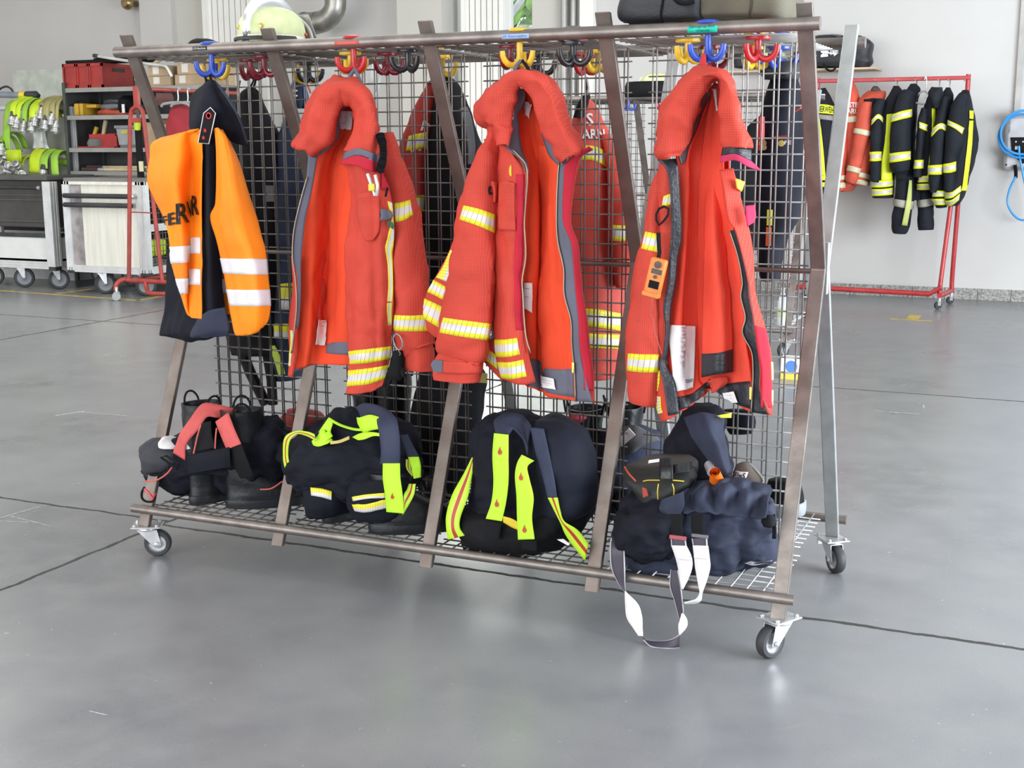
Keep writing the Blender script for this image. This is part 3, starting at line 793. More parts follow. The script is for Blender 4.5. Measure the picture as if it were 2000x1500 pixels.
G = sheet([[(394, 268, -.47), (405, 266, -.485), (420, 268, -.47)], [(393, 400, -.47), (406, 400, -.49), (420, 400, -.47)], [(393, 520, -.46), (408, 520, -.495), (428, 520, -.46)], [(392, 610, -.46), (412, 610, -.50), (440, 600, -.45)], [(392, 652, -.46), (415, 655, -.50), (446, 642, -.45)]], 18, 40, (.004, (12, 12, 8), 4.0))
cloth('front_placket', G, NAVY, t)
G = sheet([[(388, 618, -.50), (410, 606, -.52), (440, 600, -.50)], [(372, 655, -.50), (410, 645, -.52), (448, 640, -.50)], [(385, 662, -.49), (412, 660, -.50), (446, 655, -.49)]], 18, 16, (.005, (16, 16, 16), 6.0))
cloth('turned_hem', G, NAVY2, t)
loop(t, [(404, 140, -.37), (401, 150, -.38), (404, 160, -.40)]); loop(t, [(407, 140, -.37), (411, 150, -.38), (412, 160, -.40)])
v = thing('safety_vest', at(400, 255, -.45), 'fluorescent orange safety vest with white bands draped over the navy jacket', 'vest')
G = sheet([[(372, 254, -.46), (380, 253, -.48), (386, 253, -.49), (392, 254, -.48), (397, 256, -.47)],
           [(300, 276, -.43), (335, 266, -.49), (358, 262, -.50), (376, 268, -.47), (393, 275, -.49)],
           [(291, 310, -.43), (325, 305, -.52), (352, 305, -.53), (376, 305, -.46), (393, 310, -.50)],
           [(286, 350, -.43), (318, 350, -.53), (346, 350, -.54), (374, 345, -.455), (393, 350, -.50)],
           [(297, 385, -.44), (322, 385, -.52), (348, 385, -.54), (373, 385, -.46), (393, 385, -.50)],
           [(317, 425, -.45), (334, 428, -.49), (352, 430, -.53), (373, 430, -.465), (393, 430, -.50)],
           [(326, 455, -.47), (338, 460, -.47), (355, 465, -.52), (373, 470, -.47), (393, 475, -.50)],
           [(332, 512, -.46), (342, 514, -.48), (358, 515, -.52), (371, 516, -.475), (393, 518, -.51)],
           [(342, 550, -.46), (350, 555, -.48), (360, 558, -.51), (369, 560, -.48), (393, 562, -.51)],
           [(361, 598, -.46), (363, 600, -.48), (365, 602, -.495), (368, 605, -.485), (393, 608, -.51)],
           [(364, 606, -.46), (366, 612, -.48), (370, 617, -.49), (376, 621, -.49), (393, 623, -.51)]], 44, 70, (.004, (10, 10, 7), 7.0)); G = folds(G, 4, .007, 10.1)
cloth('left_panel', G, ORANGE, v, .002)
WB = SILVER
band(v, G, [(331, 482), (350, 481), (371, 479)], [(334, 515), (352, 514), (370, 512)], WB)
band(v, G, [(372, 464), (382, 463), (393, 464)], [(372, 496), (382, 495), (393, 496)], WB)
band(v, G, [(342, 545), (354, 544), (367, 543)], [(354, 575), (360, 574), (366, 573)], WB)
band(v, G, [(368, 526), (380, 525), (393, 526)], [(368, 557), (380, 556), (393, 557)], WB)
for s_, q in (('F', [(316, 423), (329, 420), (333, 437), (325, 441)]), ('E', [(331, 416), (344, 413), (346, 437), (332, 440)]), ('R', [(345, 397), (362, 395), (367, 434), (348, 438)]), ('W', [(361, 394), (377, 388), (380, 423), (368, 428)]), ('R', [(376, 383), (389, 380), (391, 419), (378, 421)])):
    part('lettering', text_decal(s_, G, q, .007), BLK, v, autos=None, smooth=False)
G = sheet([[(418, 252, -.48), (424, 250, -.50), (430, 250, -.49), (437, 252, -.46)],
           [(420, 275, -.50), (432, 270, -.52), (445, 272, -.50), (453, 278, -.44)],
           [(421, 330, -.50), (438, 330, -.54), (458, 330, -.52), (474, 330, -.43)],
           [(420, 395, -.50), (442, 390, -.55), (468, 390, -.53), (493, 392, -.43)],
           [(410, 423, -.49), (442, 430, -.55), (475, 430, -.53), (507, 433, -.44)],
           [(420, 465, -.49), (450, 465, -.55), (482, 465, -.54), (514, 465, -.45)],
           [(431, 505, -.49), (460, 505, -.54), (492, 503, -.54), (521, 503, -.46)],
           [(443, 567, -.49), (470, 568, -.54), (500, 567, -.55), (528, 565, -.47)],
           [(450, 610, -.49), (475, 615, -.54), (503, 612, -.55), (531, 600, -.48)],
           [(456, 645, -.50), (478, 650, -.53), (500, 645, -.54), (526, 628, -.49)],
           [(459, 655, -.50), (478, 657, -.52), (498, 653, -.53), (515, 642, -.50)]], 36, 70, (.004, (10, 10, 7), 8.5)); G = folds(G, 4, .008, 11.3)
cloth('right_panel', G, ORANGE, v, .002)
band(v, G, [(430, 504), (475, 505), (520, 506)], [(437, 534), (480, 536), (522, 537)], WB)
band(v, G, [(443, 565), (485, 566), (526, 566)], [(450, 597), (490, 598), (528, 597)], WB)
G = sheet([[(434, 530, -.42), (446, 530, -.42)], [(436, 613, -.42), (449, 614, -.42)]], 6, 12); cloth('back_panel', G, ORANGE, v, .002)
band(v, G, [(435, 545), (446, 545)], [(435, 572), (446, 572)], WB)
e = thing('rank_loop', at(403, 250, -.50), 'black rank loop with two red stars above the orange vest', 'badge')
def rl(p, d): return at(p[0], p[1], d)
poly = [rl(q, -.505) for q in ((411, 210), (421, 221), (408, 281), (387, 279), (398, 221))]
part('cloth_tab', MB().prism(poly, (0, .004, 0)), BLACK, e, smooth=False)
edge = MB(); edge.tube(poly, .0016, 6, closed=True); part('silver_edge', edge, SILVER, e, autos=None)
def star(c, r, m, parent):
    pts = []
    for k in range(12):
        a = k*PI/6; rr = r if k % 2 == 0 else r*.42; pts.append(c+np.array([rr*math.sin(a), -.002, rr*math.cos(a)]))
    part('red_star', MB().prism(pts, (0, .0015, 0)), m, parent, smooth=False)
RST = mat('red_embroidery', (.5, .02, .03), .7)
star(rl((401, 255), -.506), .009, RST, e); star(rl((398, 269), -.506), .009, RST, e)
part('emblem', MB().lathe([(.011, 0), (.011, .002), (.007, .0025), (.007, 0)], rl((408, 226), -.505), (0, -1, 0), 12), RST, e)

# ------------------------------------------------------------------ first red jacket
J = thing('fire_jacket', at(690, 160, -.38), 'open red fire jacket with black corrugated breathing hose, hanging beside the orange vest', 'jacket', None)
LG = sheet(rows_d([(190, [(660, -.37), (668, -.36), (680, -.355), (692, -.36), (702, -.37)]), (250, [(645, -.39), (660, -.37), (678, -.36), (692, -.365), (708, -.39)]),
  (310, [(612, -.42), (638, -.385), (656, -.345), (676, -.38), (700, -.42)]), (400, [(592, -.42), (622, -.39), (648, -.335), (664, -.375), (700, -.41)]),
  (500, [(580, -.42), (616, -.395), (645, -.32), (662, -.375), (700, -.40)]), (600, [(584, -.42), (612, -.40), (640, -.31), (660, -.385), (700, -.40)]),
  (660, [(576, -.42), (608, -.41), (640, -.34), (664, -.39), (700, -.40)])])+[[(568, 728, -.43), (600, 716, -.41), (634, 712, -.37), (662, 713, -.39), (700, 715, -.40)]], 50, 80, (.006, (14, 14, 6), 11.0)); LG = folds(LG, 5, .014, 2.1)
cloth('lining', LG, LIN, J)
cloth('back', LG+np.array([0, .05, 0])*1.0, RED, J)
label(J, LG, [(663, 217), (689, 218), (687, 253), (661, 251)], [(.2, .1, .7), (.35, .2, .8), (.6, .1, .9), (.7, .3, .7)])
label(J, LG, [(616, 625), (637, 627), (639, 676), (611, 672)], [(.1, .4, .8), (.25, .3, .6)])
band(J, LG, [(640, 672), (660, 668), (690, 668)], [(638, 690), (660, 692), (690, 693)], GREY, 'grey_hem')
band(J, LG, [(568, 722), (590, 718), (618, 714)], [(567, 736), (592, 732), (617, 724)], GREY, 'grey_hem')
strap('front_facing', [((603, 296, -.45), (622, 292, -.44)), ((598, 350, -.455), (614, 345, -.445)), ((589, 390, -.455), (606, 387, -.445)), ((579, 425, -.455), (597, 425, -.445)), ((573, 475, -.455), (591, 475, -.445)), ((572, 515, -.455), (588, 515, -.445)), ((578, 549, -.455), (588, 549, -.445)), ((581, 590, -.455), (587, 590, -.445)), ((577, 640, -.455), (583, 640, -.445))], GREY, J)
zipper(J, [(600, 345, -.46), (585, 400, -.46), (574, 450, -.46), (571, 500, -.46), (577, 549, -.46), (579, 600, -.46), (574, 650, -.46), (569, 690, -.46)])
G = sheet([[(570, 500, -.44), (575, 500, -.45), (580, 500, -.44)], [(572, 560, -.43), (578, 560, -.455), (584, 560, -.44)], [(565, 610, -.43), (576, 610, -.46), (584, 610, -.44)], [(563, 645, -.43), (573, 645, -.46), (581, 645, -.44)], [(566, 690, -.43), (573, 690, -.45), (580, 690, -.44)], [(563, 736, -.43), (568, 736, -.45), (572, 735, -.44)]], 12, 40, (.003, (14, 14, 8), 3))
cloth('left_front', G, RED, J)
vband(J, G, [((568, 645), (573, 645)), ((569, 672), (574, 672)), ((565, 700), (570, 700)), ((565, 715), (569, 715))], TAPE2)
FG = sheet([[(664, 320, -.46), (690, 316, -.49), (716, 318, -.49), (744, 325, -.44)], [(680, 345, -.45), (702, 345, -.485), (724, 345, -.485), (752, 350, -.43)],
  [(682, 400, -.44), (706, 400, -.475), (736, 400, -.47), (766, 400, -.435)], [(677, 450, -.435), (705, 450, -.47), (736, 450, -.465), (770, 450, -.435)],
  [(673, 520, -.43), (702, 520, -.465), (735, 520, -.46), (768, 520, -.43)], [(674, 600, -.43), (705, 600, -.47), (738, 600, -.46), (769, 600, -.43)],
  [(678, 660, -.435), (706, 660, -.47), (738, 660, -.46), (765, 655, -.41)], [(680, 700, -.44), (706, 700, -.475), (736, 698, -.465), (765, 690, -.42)],
  [(679, 745, -.44), (704, 744, -.47), (732, 740, -.46), (757, 730, -.43)], [(678, 769, -.44), (700, 769, -.465), (724, 766, -.455), (746, 754, -.44)]], 44, 90, (.009, (12, 12, 13), 21.0)); FG = folds(FG, 3, .007, 1.3)
cloth('right_front', FG, RED, J, .005)
band(J, FG, [(680, 686), (722, 681), (764, 676)], [(679, 712), (722, 708), (763, 700)])
band(J, FG, [(679, 724), (720, 719), (760, 712)], [(678, 755), (718, 750), (754, 738)])
vband(J, FG, [((756, 392), (769, 398)), ((762, 415), (777, 410)), ((764, 432), (780, 432)), ((757, 460), (776, 462)), ((752, 485), (767, 488)), ((757, 520), (768, 520)), ((758, 560), (769, 560)), ((755, 600), (766, 600)), ((757, 636), (765, 634))])
D = decal(FG, [[(703, 376), (726, 372), (740, 384)], [(704, 420), (724, 420), (742, 420)], [(712, 455), (726, 458), (742, 450)], [(718, 468), (728, 468), (738, 462)]], .010, 14, 14)
part('chest_pocket', gmb(D), RED, J, solid=.006, autos=None)
D = decal(FG, [[(742, 335), (752, 337), (758, 340)], [(742, 370), (752, 372), (762, 372)]], .008, 8, 8)
part('pocket_flap', gmb(D), CRIM, J, solid=.003, autos=None)
G = sheet([[(674, 298, -.49), (700, 290, -.525), (725, 298, -.52), (741, 304, -.48)], [(668, 312, -.495), (698, 303, -.53), (722, 310, -.525), (738, 320, -.485)]], 20, 8, (.002, (15, 15, 15), 2)); cloth('collar_tab', G, GREY, J)
G2 = sheet([[(668, 312, -.497), (698, 304, -.533), (722, 311, -.528), (738, 320, -.487)], [(664, 321, -.495), (690, 322, -.535), (718, 332, -.53), (735, 338, -.49)]], 20, 8); cloth('velcro_strip', G2, CRIM, J, .003)
CG = collar([(580, 288, 606, 300), (573, 281, 612, 297), (590, 258, 622, 290), (596, 235, 640, 272), (601, 212, 652, 248), (612, 190, 658, 226), (632, 170, 662, 208), (655, 160, 668, 198), (680, 158, 675, 196), (702, 166, 686, 202), (720, 184, 693, 218), (733, 210, 694, 240), (740, 240, 692, 262), (741, 272, 684, 280), (739, 303, 676, 296)], -.43, -.505, -.485, 20, 90, (.015, (13, 13, 13), 4.0))
cloth('hood', CG, RED, J, .005)
strap('collar_facing', [((618, 306, -.45), (604, 293, -.455)), ((636, 296, -.445), (620, 286, -.455)), ((652, 282, -.44), (640, 270, -.455)), ((664, 258, -.43), (652, 246, -.455)), ((662, 235, -.42), (658, 225, -.45)), ((668, 215, -.41), (662, 205, -.45)), ((684, 208, -.40), (680, 196, -.44)), ((694, 222, -.41), (692, 212, -.44))], GREY, J, nv=50)
SG = tubeg([(752, 262, -.375, 12, .03), (766, 320, -.38, 20, .045), (780, 390, -.39, 27, .055), (791, 470, -.40, 33, .06), (800, 550, -.40, 37, .062), (806, 620, -.40, 40, .062), (812, 675, -.40, 35, .055), (817, 690, -.40, 30, .05), (818, 705, -.40, 29, .048), (818, 722, -.40, 27, .046)], 32, 90, (.010, (11, 11, 9), 31.0), .04); SG = folds(SG, 7, .005, 7.1, 1.4, True)
part('sleeve', gmb(SG, True), RED, J, solid=.004, autos=None)
band(J, SG, [(770, 398), (786, 395), (800, 391)], [(772, 434), (790, 430), (806, 420)], None, 'reflective_band', .003, True)
band(J, SG, [(770, 615), (806, 616), (845, 614)], [(770, 646), (806, 647), (846, 646)], None, 'reflective_band', .003, True)
loop(J, [(694, 134, -.38), (684, 148, -.385), (680, 168, -.40)], GREY, r=.006); loop(J, [(694, 134, -.38), (700, 150, -.385), (708, 172, -.40)], GREY, r=.006)
hose = MB(); P = cr(np.array([at(*q) for q in ((742, 262, -.50), (748, 285, -.51), (748, 310, -.51), (741, 336, -.50))]), 60); hose.tube(P, [.0115+.003*math.sin(i*1.9) for i in range(60)], 12)
part('breathing_hose', hose, BLACK, J, 'black corrugated hose')
k = thing('multi_tool', at(731, 365, -.53), 'steel multi-tool with yellow tag in the first red jacket pocket', 'tool')
part('handle', MB().tube([at(718, 340, -.525), at(726, 362, -.53), at(733, 382, -.53)], .006, 8).tube([at(733, 342, -.53), at(737, 362, -.535), at(735, 382, -.53)], .006, 8), ZINC, k)
part('grip', MB().box(at(726, 366, -.54), (.02, .012, .022)), mat('yellow_plastic', (.85, .65, .05), .4), k, bev=.003)
pn = thing('pen', at(756, 372, -.49), 'black pen clipped beside the chest pocket of the first red jacket', 'pen')
part('barrel', MB().cyl(at(757, 366, -.49), at(753, 384, -.49), .0035, 8), BLACK, pn)
D = decal(FG, [[(742, 409), (755, 408), (764, 410)], [(743, 420), (756, 420), (768, 418)], [(742, 429), (755, 429), (763, 427)]], .012, 10, 6); part('grey_tab', gmb(D), GREY, J, solid=.003, autos=None)
D = decal(FG, [[(754, 430), (771, 434)], [(752, 440), (768, 449)]], .014, 8, 6); part('green_tag', gmb(D), mat('green_tag', (.035, .13, .06), .6), J, solid=.004, autos=None)

# glove hanging from the first red jacket
gl = thing('work_glove', at(778, 700, -.41), 'black work glove dangling below the first red jacket beside its sleeve', 'glove')
G = loft([(685, 768, 786, -.42, .012), (700, 764, 788, -.42, .018), (718, 760, 788, -.42, .020), (735, 756, 786, -.42, .016), (742, 758, 782, -.42, .010)], 20, 24, (.003, (20, 20, 20), 2)); part('palm', gmb(G, True, True), BLACK, gl, autos=None)
for a, b, r in (((760, 728), (750, 756), .010), ((766, 735), (757, 752), .009), ((773, 738), (768, 750), .009), ((785, 720), (788, 736), .009)):
    P = [at(*a, -.42), (at(*a, -.42)+at(*b, -.43))/2, at(*b, -.43)]; part('finger', MB().tube(P, [r, r*.95, r*.6], 10), BLACK, gl)
part('carabiner', MB().tube([at(*q, -.44) for q in ((768, 660), (774, 652), (781, 656), (786, 666), (786, 678), (780, 684), (773, 678), (769, 668))], .003, 8, closed=True).tube([at(*q, -.43) for q in ((778, 684), (782, 690), (779, 697))], .002, 6), mat('grey_metal', (.25, .25, .25), .35, .8), gl)

# ------------------------------------------------------------------ second red jacket
J = thing('fire_jacket', at(1015, 140, -.38), 'open red fire jacket with grey collar facing, front sleeve and flame mark on the chest', 'jacket', None)
LG = sheet(rows_d([(172, [(1012, -.39), (1020, -.37), (1028, -.365), (1036, -.37), (1042, -.39)]), (230, [(1010, -.42), (1022, -.38), (1034, -.36), (1046, -.38), (1060, -.42)]),
  (300, [(1010, -.44), (1030, -.40), (1046, -.36), (1060, -.38), (1090, -.43)]), (350, [(1022, -.44), (1036, -.415), (1048, -.39), (1058, -.34), (1075, -.37)]),
  (400, [(1022, -.43), (1036, -.415), (1048, -.385), (1058, -.33), (1075, -.37)]), (500, [(1018, -.42), (1034, -.41), (1048, -.38), (1056, -.33), (1075, -.36)]),
  (600, [(1010, -.42), (1030, -.41), (1044, -.37), (1052, -.33), (1075, -.36)]), (690, [(1015, -.42), (1032, -.40), (1048, -.37), (1060, -.35), (1085, -.37)])])
  +[[(1026, 752, -.42), (1040, 758, -.40), (1055, 764, -.38), (1070, 768, -.37), (1095, 775, -.38)]], 46, 80, (.005, (14, 14, 6), 41.0)); LG = folds(LG, 4, .010, 3.1)
cloth('lining', LG, LIN, J); cloth('back', LG+np.array([0, .06, 0]), RED, J)
band(J, LG, [(1026, 700), (1045, 702), (1066, 712)], [(1030, 752), (1048, 758), (1066, 764)], GREY, 'grey_hem')
label(J, LG, [(1030, 198), (1046, 204), (1038, 232), (1031, 222)], [(.3, .2, .8)])
label(J, LG, [(1024, 552), (1037, 552), (1036, 610), (1026, 600)], [(.2, .3, .7), (.5, .3, .6)])
IG = sheet([[(1052, 285, -.40), (1064, 285, -.42), (1078, 288, -.44)], [(1052, 330, -.37), (1076, 330, -.42), (1094, 325, -.455)], [(1054, 400, -.345), (1072, 400, -.415), (1089, 400, -.45)], [(1055, 470, -.34), (1075, 470, -.41), (1091, 470, -.45)],
  [(1052, 540, -.34), (1078, 540, -.415), (1099, 540, -.45)], [(1048, 600, -.34), (1082, 600, -.42), (1110, 600, -.45)], [(1055, 660, -.36), (1088, 660, -.43), (1118, 660, -.455)], [(1060, 720, -.37), (1092, 720, -.43), (1121, 720, -.455)], [(1066, 772, -.38), (1094, 779, -.43), (1124, 784, -.455)]], 34, 80, (.007, (13, 13, 9), 45.0)); IG = folds(IG, 3, .010, 4.1)
cloth('right_front', IG, LIN, J)
band(J, IG, [(1062, 719), (1092, 721), (1120, 720)], [(1066, 766), (1094, 772), (1122, 776)], GREY, 'grey_hem')
label(J, IG, [(1062, 733), (1085, 738), (1090, 761), (1066, 757)], [(.25, .1, .85), (.5, .1, .8), (.7, .3, .6)])
ZR = [(1092, 317), (1089, 355), (1087, 430), (1090, 475), (1101, 525), (1102, 575), (1115, 625), (1117, 675), (1122, 725), (1124, 784)]
GE = [(1107, 317), (1101, 355), (1100, 430), (1116, 475), (1121, 525), (1125, 575), (1130, 625), (1132, 675), (1140, 725), (1156, 784)]
CE = [(1132, 310), (1121, 355), (1113, 430), (1127, 475), (1132, 525), (1137, 575), (1145, 625), (1150, 675), (1157, 725), (1159, 784)]
strap('zip_facing', [((a[0], a[1], -.46), (b[0], b[1], -.475)) for a, b in zip(ZR, GE)], GREY, J, nv=70)
strap('velcro_strip', [((1150, 286, -.48), (1158, 292, -.45))]+[((a[0], a[1], -.477), (b[0], b[1], -.455)) for a, b in zip(GE[:-1], CE[:-1])]+[((1140, 762, -.475), (1158, 764, -.455))], CRIM, J, nv=70)
strap('right_outer', [((a[0]-8, a[1], -.45), (b[0]+2, b[1]+1, -.42)) for a, b in zip(CE, CE)], RED, J, nv=70)
zipper(J, [(a[0], a[1], -.467) for a in ZR]); part('zip_pull', MB().box(at(1119, 718, -.475), (.008, .005, .034)), BRASS, J, bev=.002)
FG = sheet([[(972, 275, -.44), (982, 280, -.46), (992, 286, -.47), (999, 291, -.47)], [(974, 310, -.44), (990, 315, -.48), (1008, 318, -.49), (1026, 322, -.475)], [(971, 355, -.43), (990, 355, -.485), (1010, 355, -.49), (1030, 352, -.475)], [(966, 400, -.43), (986, 400, -.48), (1006, 400, -.485), (1027, 402, -.465)],
  [(964, 455, -.42), (985, 455, -.475), (1004, 455, -.48), (1024, 450, -.46)], [(962, 500, -.42), (985, 500, -.47), (1005, 500, -.475), (1027, 500, -.455)], [(959, 550, -.42), (980, 550, -.47), (1000, 550, -.475), (1020, 550, -.455)], [(962, 610, -.42), (984, 610, -.475), (1004, 610, -.475), (1023, 610, -.455)],
  [(965, 660, -.43), (986, 660, -.485), (1008, 660, -.485), (1028, 655, -.46)], [(968, 705, -.43), (988, 705, -.49), (1010, 703, -.49), (1034, 695, -.465)], [(975, 740, -.43), (998, 748, -.485), (1022, 752, -.485), (1047, 746, -.46)]], 40, 90, (.007, (12, 12, 10), 51.0)); FG = folds(FG, 3, .006, 5.1)
cloth('left_front', FG, RED, J, .005)
vband(J, FG, [((1008, 340), (1024, 340)), ((1010, 400), (1024, 400)), ((1006, 470), (1023, 470)), ((1004, 540), (1018, 540)), ((1005, 600), (1020, 600)), ((1008, 645), (1022, 645))], CRIM, 'velcro_strip')
band(J, FG, [(966, 663), (988, 663), (1010, 660)], [(968, 697), (992, 697), (1015, 692)])
band(J, FG, [(972, 707), (996, 707), (1021, 702)], [(980, 738), (1002, 740), (1028, 735)])
D = decal(FG, [[(981, 356), (994, 353), (1007, 357)], [(979, 400), (994, 400), (1007, 400)], [(980, 448), (994, 450), (1007, 450)]], .009, 14, 20); part('chest_pocket', gmb(D), RED, J, solid=.006, autos=None)
D = decal(FG, [[(997, 326), (1001, 322)], [(996, 335), (1001, 334)], [(997, 343), (1001, 345)]], .004, 5, 8); part('flame_mark', gmb(D), mat('yellow_print', (.85, .55, .03), .6), J, solid=.001, autos=None)
G = sheet([[(955, 358, -.45), (962, 354, -.47), (972, 356, -.45)], [(962, 372, -.45), (966, 372, -.47), (972, 374, -.45)], [(963, 395, -.45), (966, 395, -.46), (969, 395, -.45)]], 8, 12); cloth('pen_holder', G, RED, J)
part('buckle', MB().tube([at(*q, -.47) for q in ((957, 364), (955, 372), (957, 379), (960, 377))], .004, 8), BLACK, J)
zipper(J, [(1000, 291, -.48), (1015, 306, -.485), (1027, 322, -.485), (1030, 350, -.482), (1026, 405, -.472), (1024, 442, -.467), (1027, 500, -.463), (1020, 545, -.463), (1021, 575, -.463), (1026, 650, -.467), (1036, 690, -.47)])
# back of the jacket flaring out left behind the sleeve
BG = sheet([[(885, 470, -.36), (893, 470, -.36), (905, 470, -.36)], [(868, 510, -.37), (882, 512, -.37), (900, 515, -.36)], [(846, 550, -.38), (868, 556, -.38), (895, 562, -.37)], [(828, 585, -.385), (855, 596, -.385), (885, 610, -.37)], [(810, 618, -.39), (845, 640, -.39), (880, 655, -.37)], [(812, 630, -.385), (845, 655, -.385), (878, 672, -.37)]], 24, 36, (.004, (12, 12, 10), 61.0))
cloth('back_flare', BG, RED, J)
band(J, BG, [(841, 543), (856, 551), (872, 560)], [(831, 568), (850, 577), (869, 587)]); band(J, BG, [(826, 581), (846, 590), (867, 600)], [(812, 612), (838, 628), (863, 643)])
vband(J, BG, [((880, 488), (886, 490)), ((866, 520), (884, 524)), ((852, 542), (878, 552))], TAPE2)
HG = sheet([[(938, 660, -.40), (955, 662, -.40), (972, 664, -.40)], [(936, 692, -.40), (955, 705, -.40), (976, 715, -.40)], [(950, 712, -.40), (965, 728, -.40), (982, 745, -.40)]], 14, 16); cloth('side_hem', HG, RED, J)
band(J, HG, [(944, 672), (955, 682), (968, 692)], [(938, 694), (955, 708), (974, 722)])
SG = tubeg([(967, 240, -.41, 10, .02), (963, 280, -.42, 17, .04), (953, 320, -.43, 23, .05), (946, 355, -.435, 27, .055), (937, 400, -.44, 32, .06), (928, 452, -.445, 37, .062), (924, 500, -.45, 40, .062), (916, 575, -.455, 46, .064), (911, 625, -.455, 49, .064), (906, 662, -.455, 49, .062), (899, 685, -.455, 44, .056), (897, 696, -.455, 40, .05), (895, 712, -.455, 42, .05), (893, 728, -.455, 43, .05), (893, 742, -.455, 43, .05)], 36, 110, (.010, (11, 11, 11), 71.0)); SG = folds(SG, 7, .006, 8.1, 1.4, True)
part('sleeve', gmb(SG, True), RED, J, solid=.004, autos=None)
band(J, SG, [(907, 401), (935, 408), (966, 419)], [(899, 429), (930, 440), (965, 455)], None, 'reflective_band', .003, True)
band(J, SG, [(866, 620), (910, 626), (958, 632)], [(860, 650), (906, 658), (954, 664)], None, 'reflective_band', .003, True)
D = decal(SG, [[(865, 704), (895, 706), (936, 707)], [(864, 728), (895, 730), (936, 728)]], .006, 16, 6, True); part('cuff_strap', gmb(D), RED, J, solid=.004, autos=None)
part('cuff_tab', MB().prism([at(*q, -.51) for q in ((841, 712), (847, 703), (864, 704), (864, 727), (847, 727))], (0, .005, 0)), GREY, J, smooth=False)
CG = collar([(978, 280, 987, 286), (968, 262, 993, 275), (957, 243, 998, 258), (940, 236, 1001, 240), (934, 218, 1003, 222), (937, 198, 1005, 200), (953, 175, 1008, 182), (978, 155, 1012, 170), (1000, 142, 1015, 164), (1020, 138, 1018, 164), (1042, 143, 1024, 168), (1064, 155, 1034, 178), (1082, 174, 1043, 192), (1096, 200, 1050, 215), (1106, 230, 1056, 240), (1118, 258, 1063, 262), (1130, 280, 1076, 284), (1137, 292, 1090, 302), (1124, 297, 1102, 314)], -.43, -.515, -.49, 20, 110, (.015, (13, 13, 13), 6.0))
cloth('hood', CG, RED, J, .005)
strap('collar_facing', [((1010, 166, -.46), (1024, 180, -.42)), ((1007, 195, -.465), (1023, 206, -.42)), ((1005, 220, -.47), (1012, 222, -.44)), ((1000, 242, -.475), (1014, 246, -.44)), ((992, 266, -.48), (1015, 264, -.44)), ((985, 284, -.485), (1019, 287, -.44)), ((1000, 298, -.487), (1023, 302, -.45)), ((1018, 313, -.487), (1030, 319, -.465)), ((1027, 336, -.484), (1033, 339, -.47))], GREY, J, nv=60)
strap('collar_facing', [((1030, 184, -.42), (1046, 190, -.46)), ((1050, 205, -.42), (1057, 206, -.47)), ((1055, 243, -.43), (1064, 244, -.475)), ((1057, 258, -.44), (1074, 260, -.48)), ((1065, 284, -.44), (1092, 286, -.485)), ((1073, 304, -.44), (1107, 308, -.485)), ((1090, 322, -.45), (1099, 326, -.47))], GREY, J, nv=60)
loop(J, [(1018, 118, -.39), (1008, 130, -.40), (1004, 145, -.41)], GREY, r=.006); loop(J, [(1020, 118, -.39), (1030, 132, -.40), (1036, 146, -.41)], BLACK, r=.005)

# ------------------------------------------------------------------ third red jacket
J = thing('fire_jacket', at(1385, 135, -.38), 'bright red fire jacket with black leather zip edges and large white label inside', 'jacket', None)
LG = sheet(rows_d([(163, [(1393, -.38), (1396, -.38), (1398, -.38), (1400, -.38), (1404, -.39)]), (230, [(1357, -.42), (1372, -.38), (1385, -.36), (1397, -.38), (1411, -.42)]), (300, [(1328, -.44), (1350, -.40), (1372, -.37), (1392, -.385), (1414, -.43)]),
  (400, [(1326, -.43), (1348, -.41), (1366, -.355), (1390, -.395), (1424, -.42)]), (500, [(1320, -.43), (1344, -.415), (1364, -.345), (1396, -.395), (1444, -.42)]), (600, [(1308, -.43), (1338, -.42), (1362, -.34), (1402, -.40), (1454, -.42)]), (680, [(1303, -.44), (1335, -.43), (1362, -.35), (1408, -.40), (1462, -.43)]), (740, [(1305, -.44), (1335, -.43), (1364, -.365), (1412, -.41), (1470, -.43)])])
  +[[(1318, 806, -.44), (1346, 796, -.43), (1388, 762, -.39), (1424, 786, -.41), (1470, 803, -.43)]], 54, 90, (.006, (13, 13, 6), 81.0)); LG = folds(LG, 5.5, .018, 6.4)
cloth('lining', LG, LIN2, J); cloth('back', LG+np.array([0, .06, .0]), RED, J)
label(J, LG, [(1396, 172), (1400, 175), (1409, 216), (1404, 218)])
label(J, LG, [(1313, 635), (1354, 637), (1353, 758), (1318, 764)], [(.86, .45, .95), (.89, .45, .95)])
band(J, LG, [(1317, 776), (1352, 768), (1388, 740)], [(1320, 802), (1350, 792), (1388, 760)], DARK, 'dark_hem')
band(J, LG, [(1392, 757), (1430, 748), (1466, 744)], [(1394, 764), (1428, 784), (1468, 799)], DARK, 'dark_hem')
label(J, LG, [(1413, 766), (1438, 763), (1447, 785), (1420, 783)], [(.3, .2, .8), (.6, .2, .7)])
G = sheet(rows_d([(310, [(1388, -.365), (1393, -.37), (1398, -.365)]), (360, [(1381, -.37), (1393, -.39), (1404, -.375)]), (420, [(1375, -.385), (1392, -.425), (1412, -.39)]), (500, [(1374, -.40), (1397, -.445), (1420, -.40)]), (600, [(1372, -.40), (1402, -.455), (1426, -.41)]), (680, [(1371, -.41), (1402, -.465), (1430, -.42)])])+[[(1371, 738, -.41), (1402, 732, -.465), (1431, 726, -.42)]], 26, 50, (.004, (13, 13, 6), 83)); cloth('lining_fold', G, LIN2, J)
band(J, G, [(1372, 691), (1402, 689), (1430, 682)], [(1372, 737), (1402, 731), (1430, 726)], DARK, 'dark_hem')
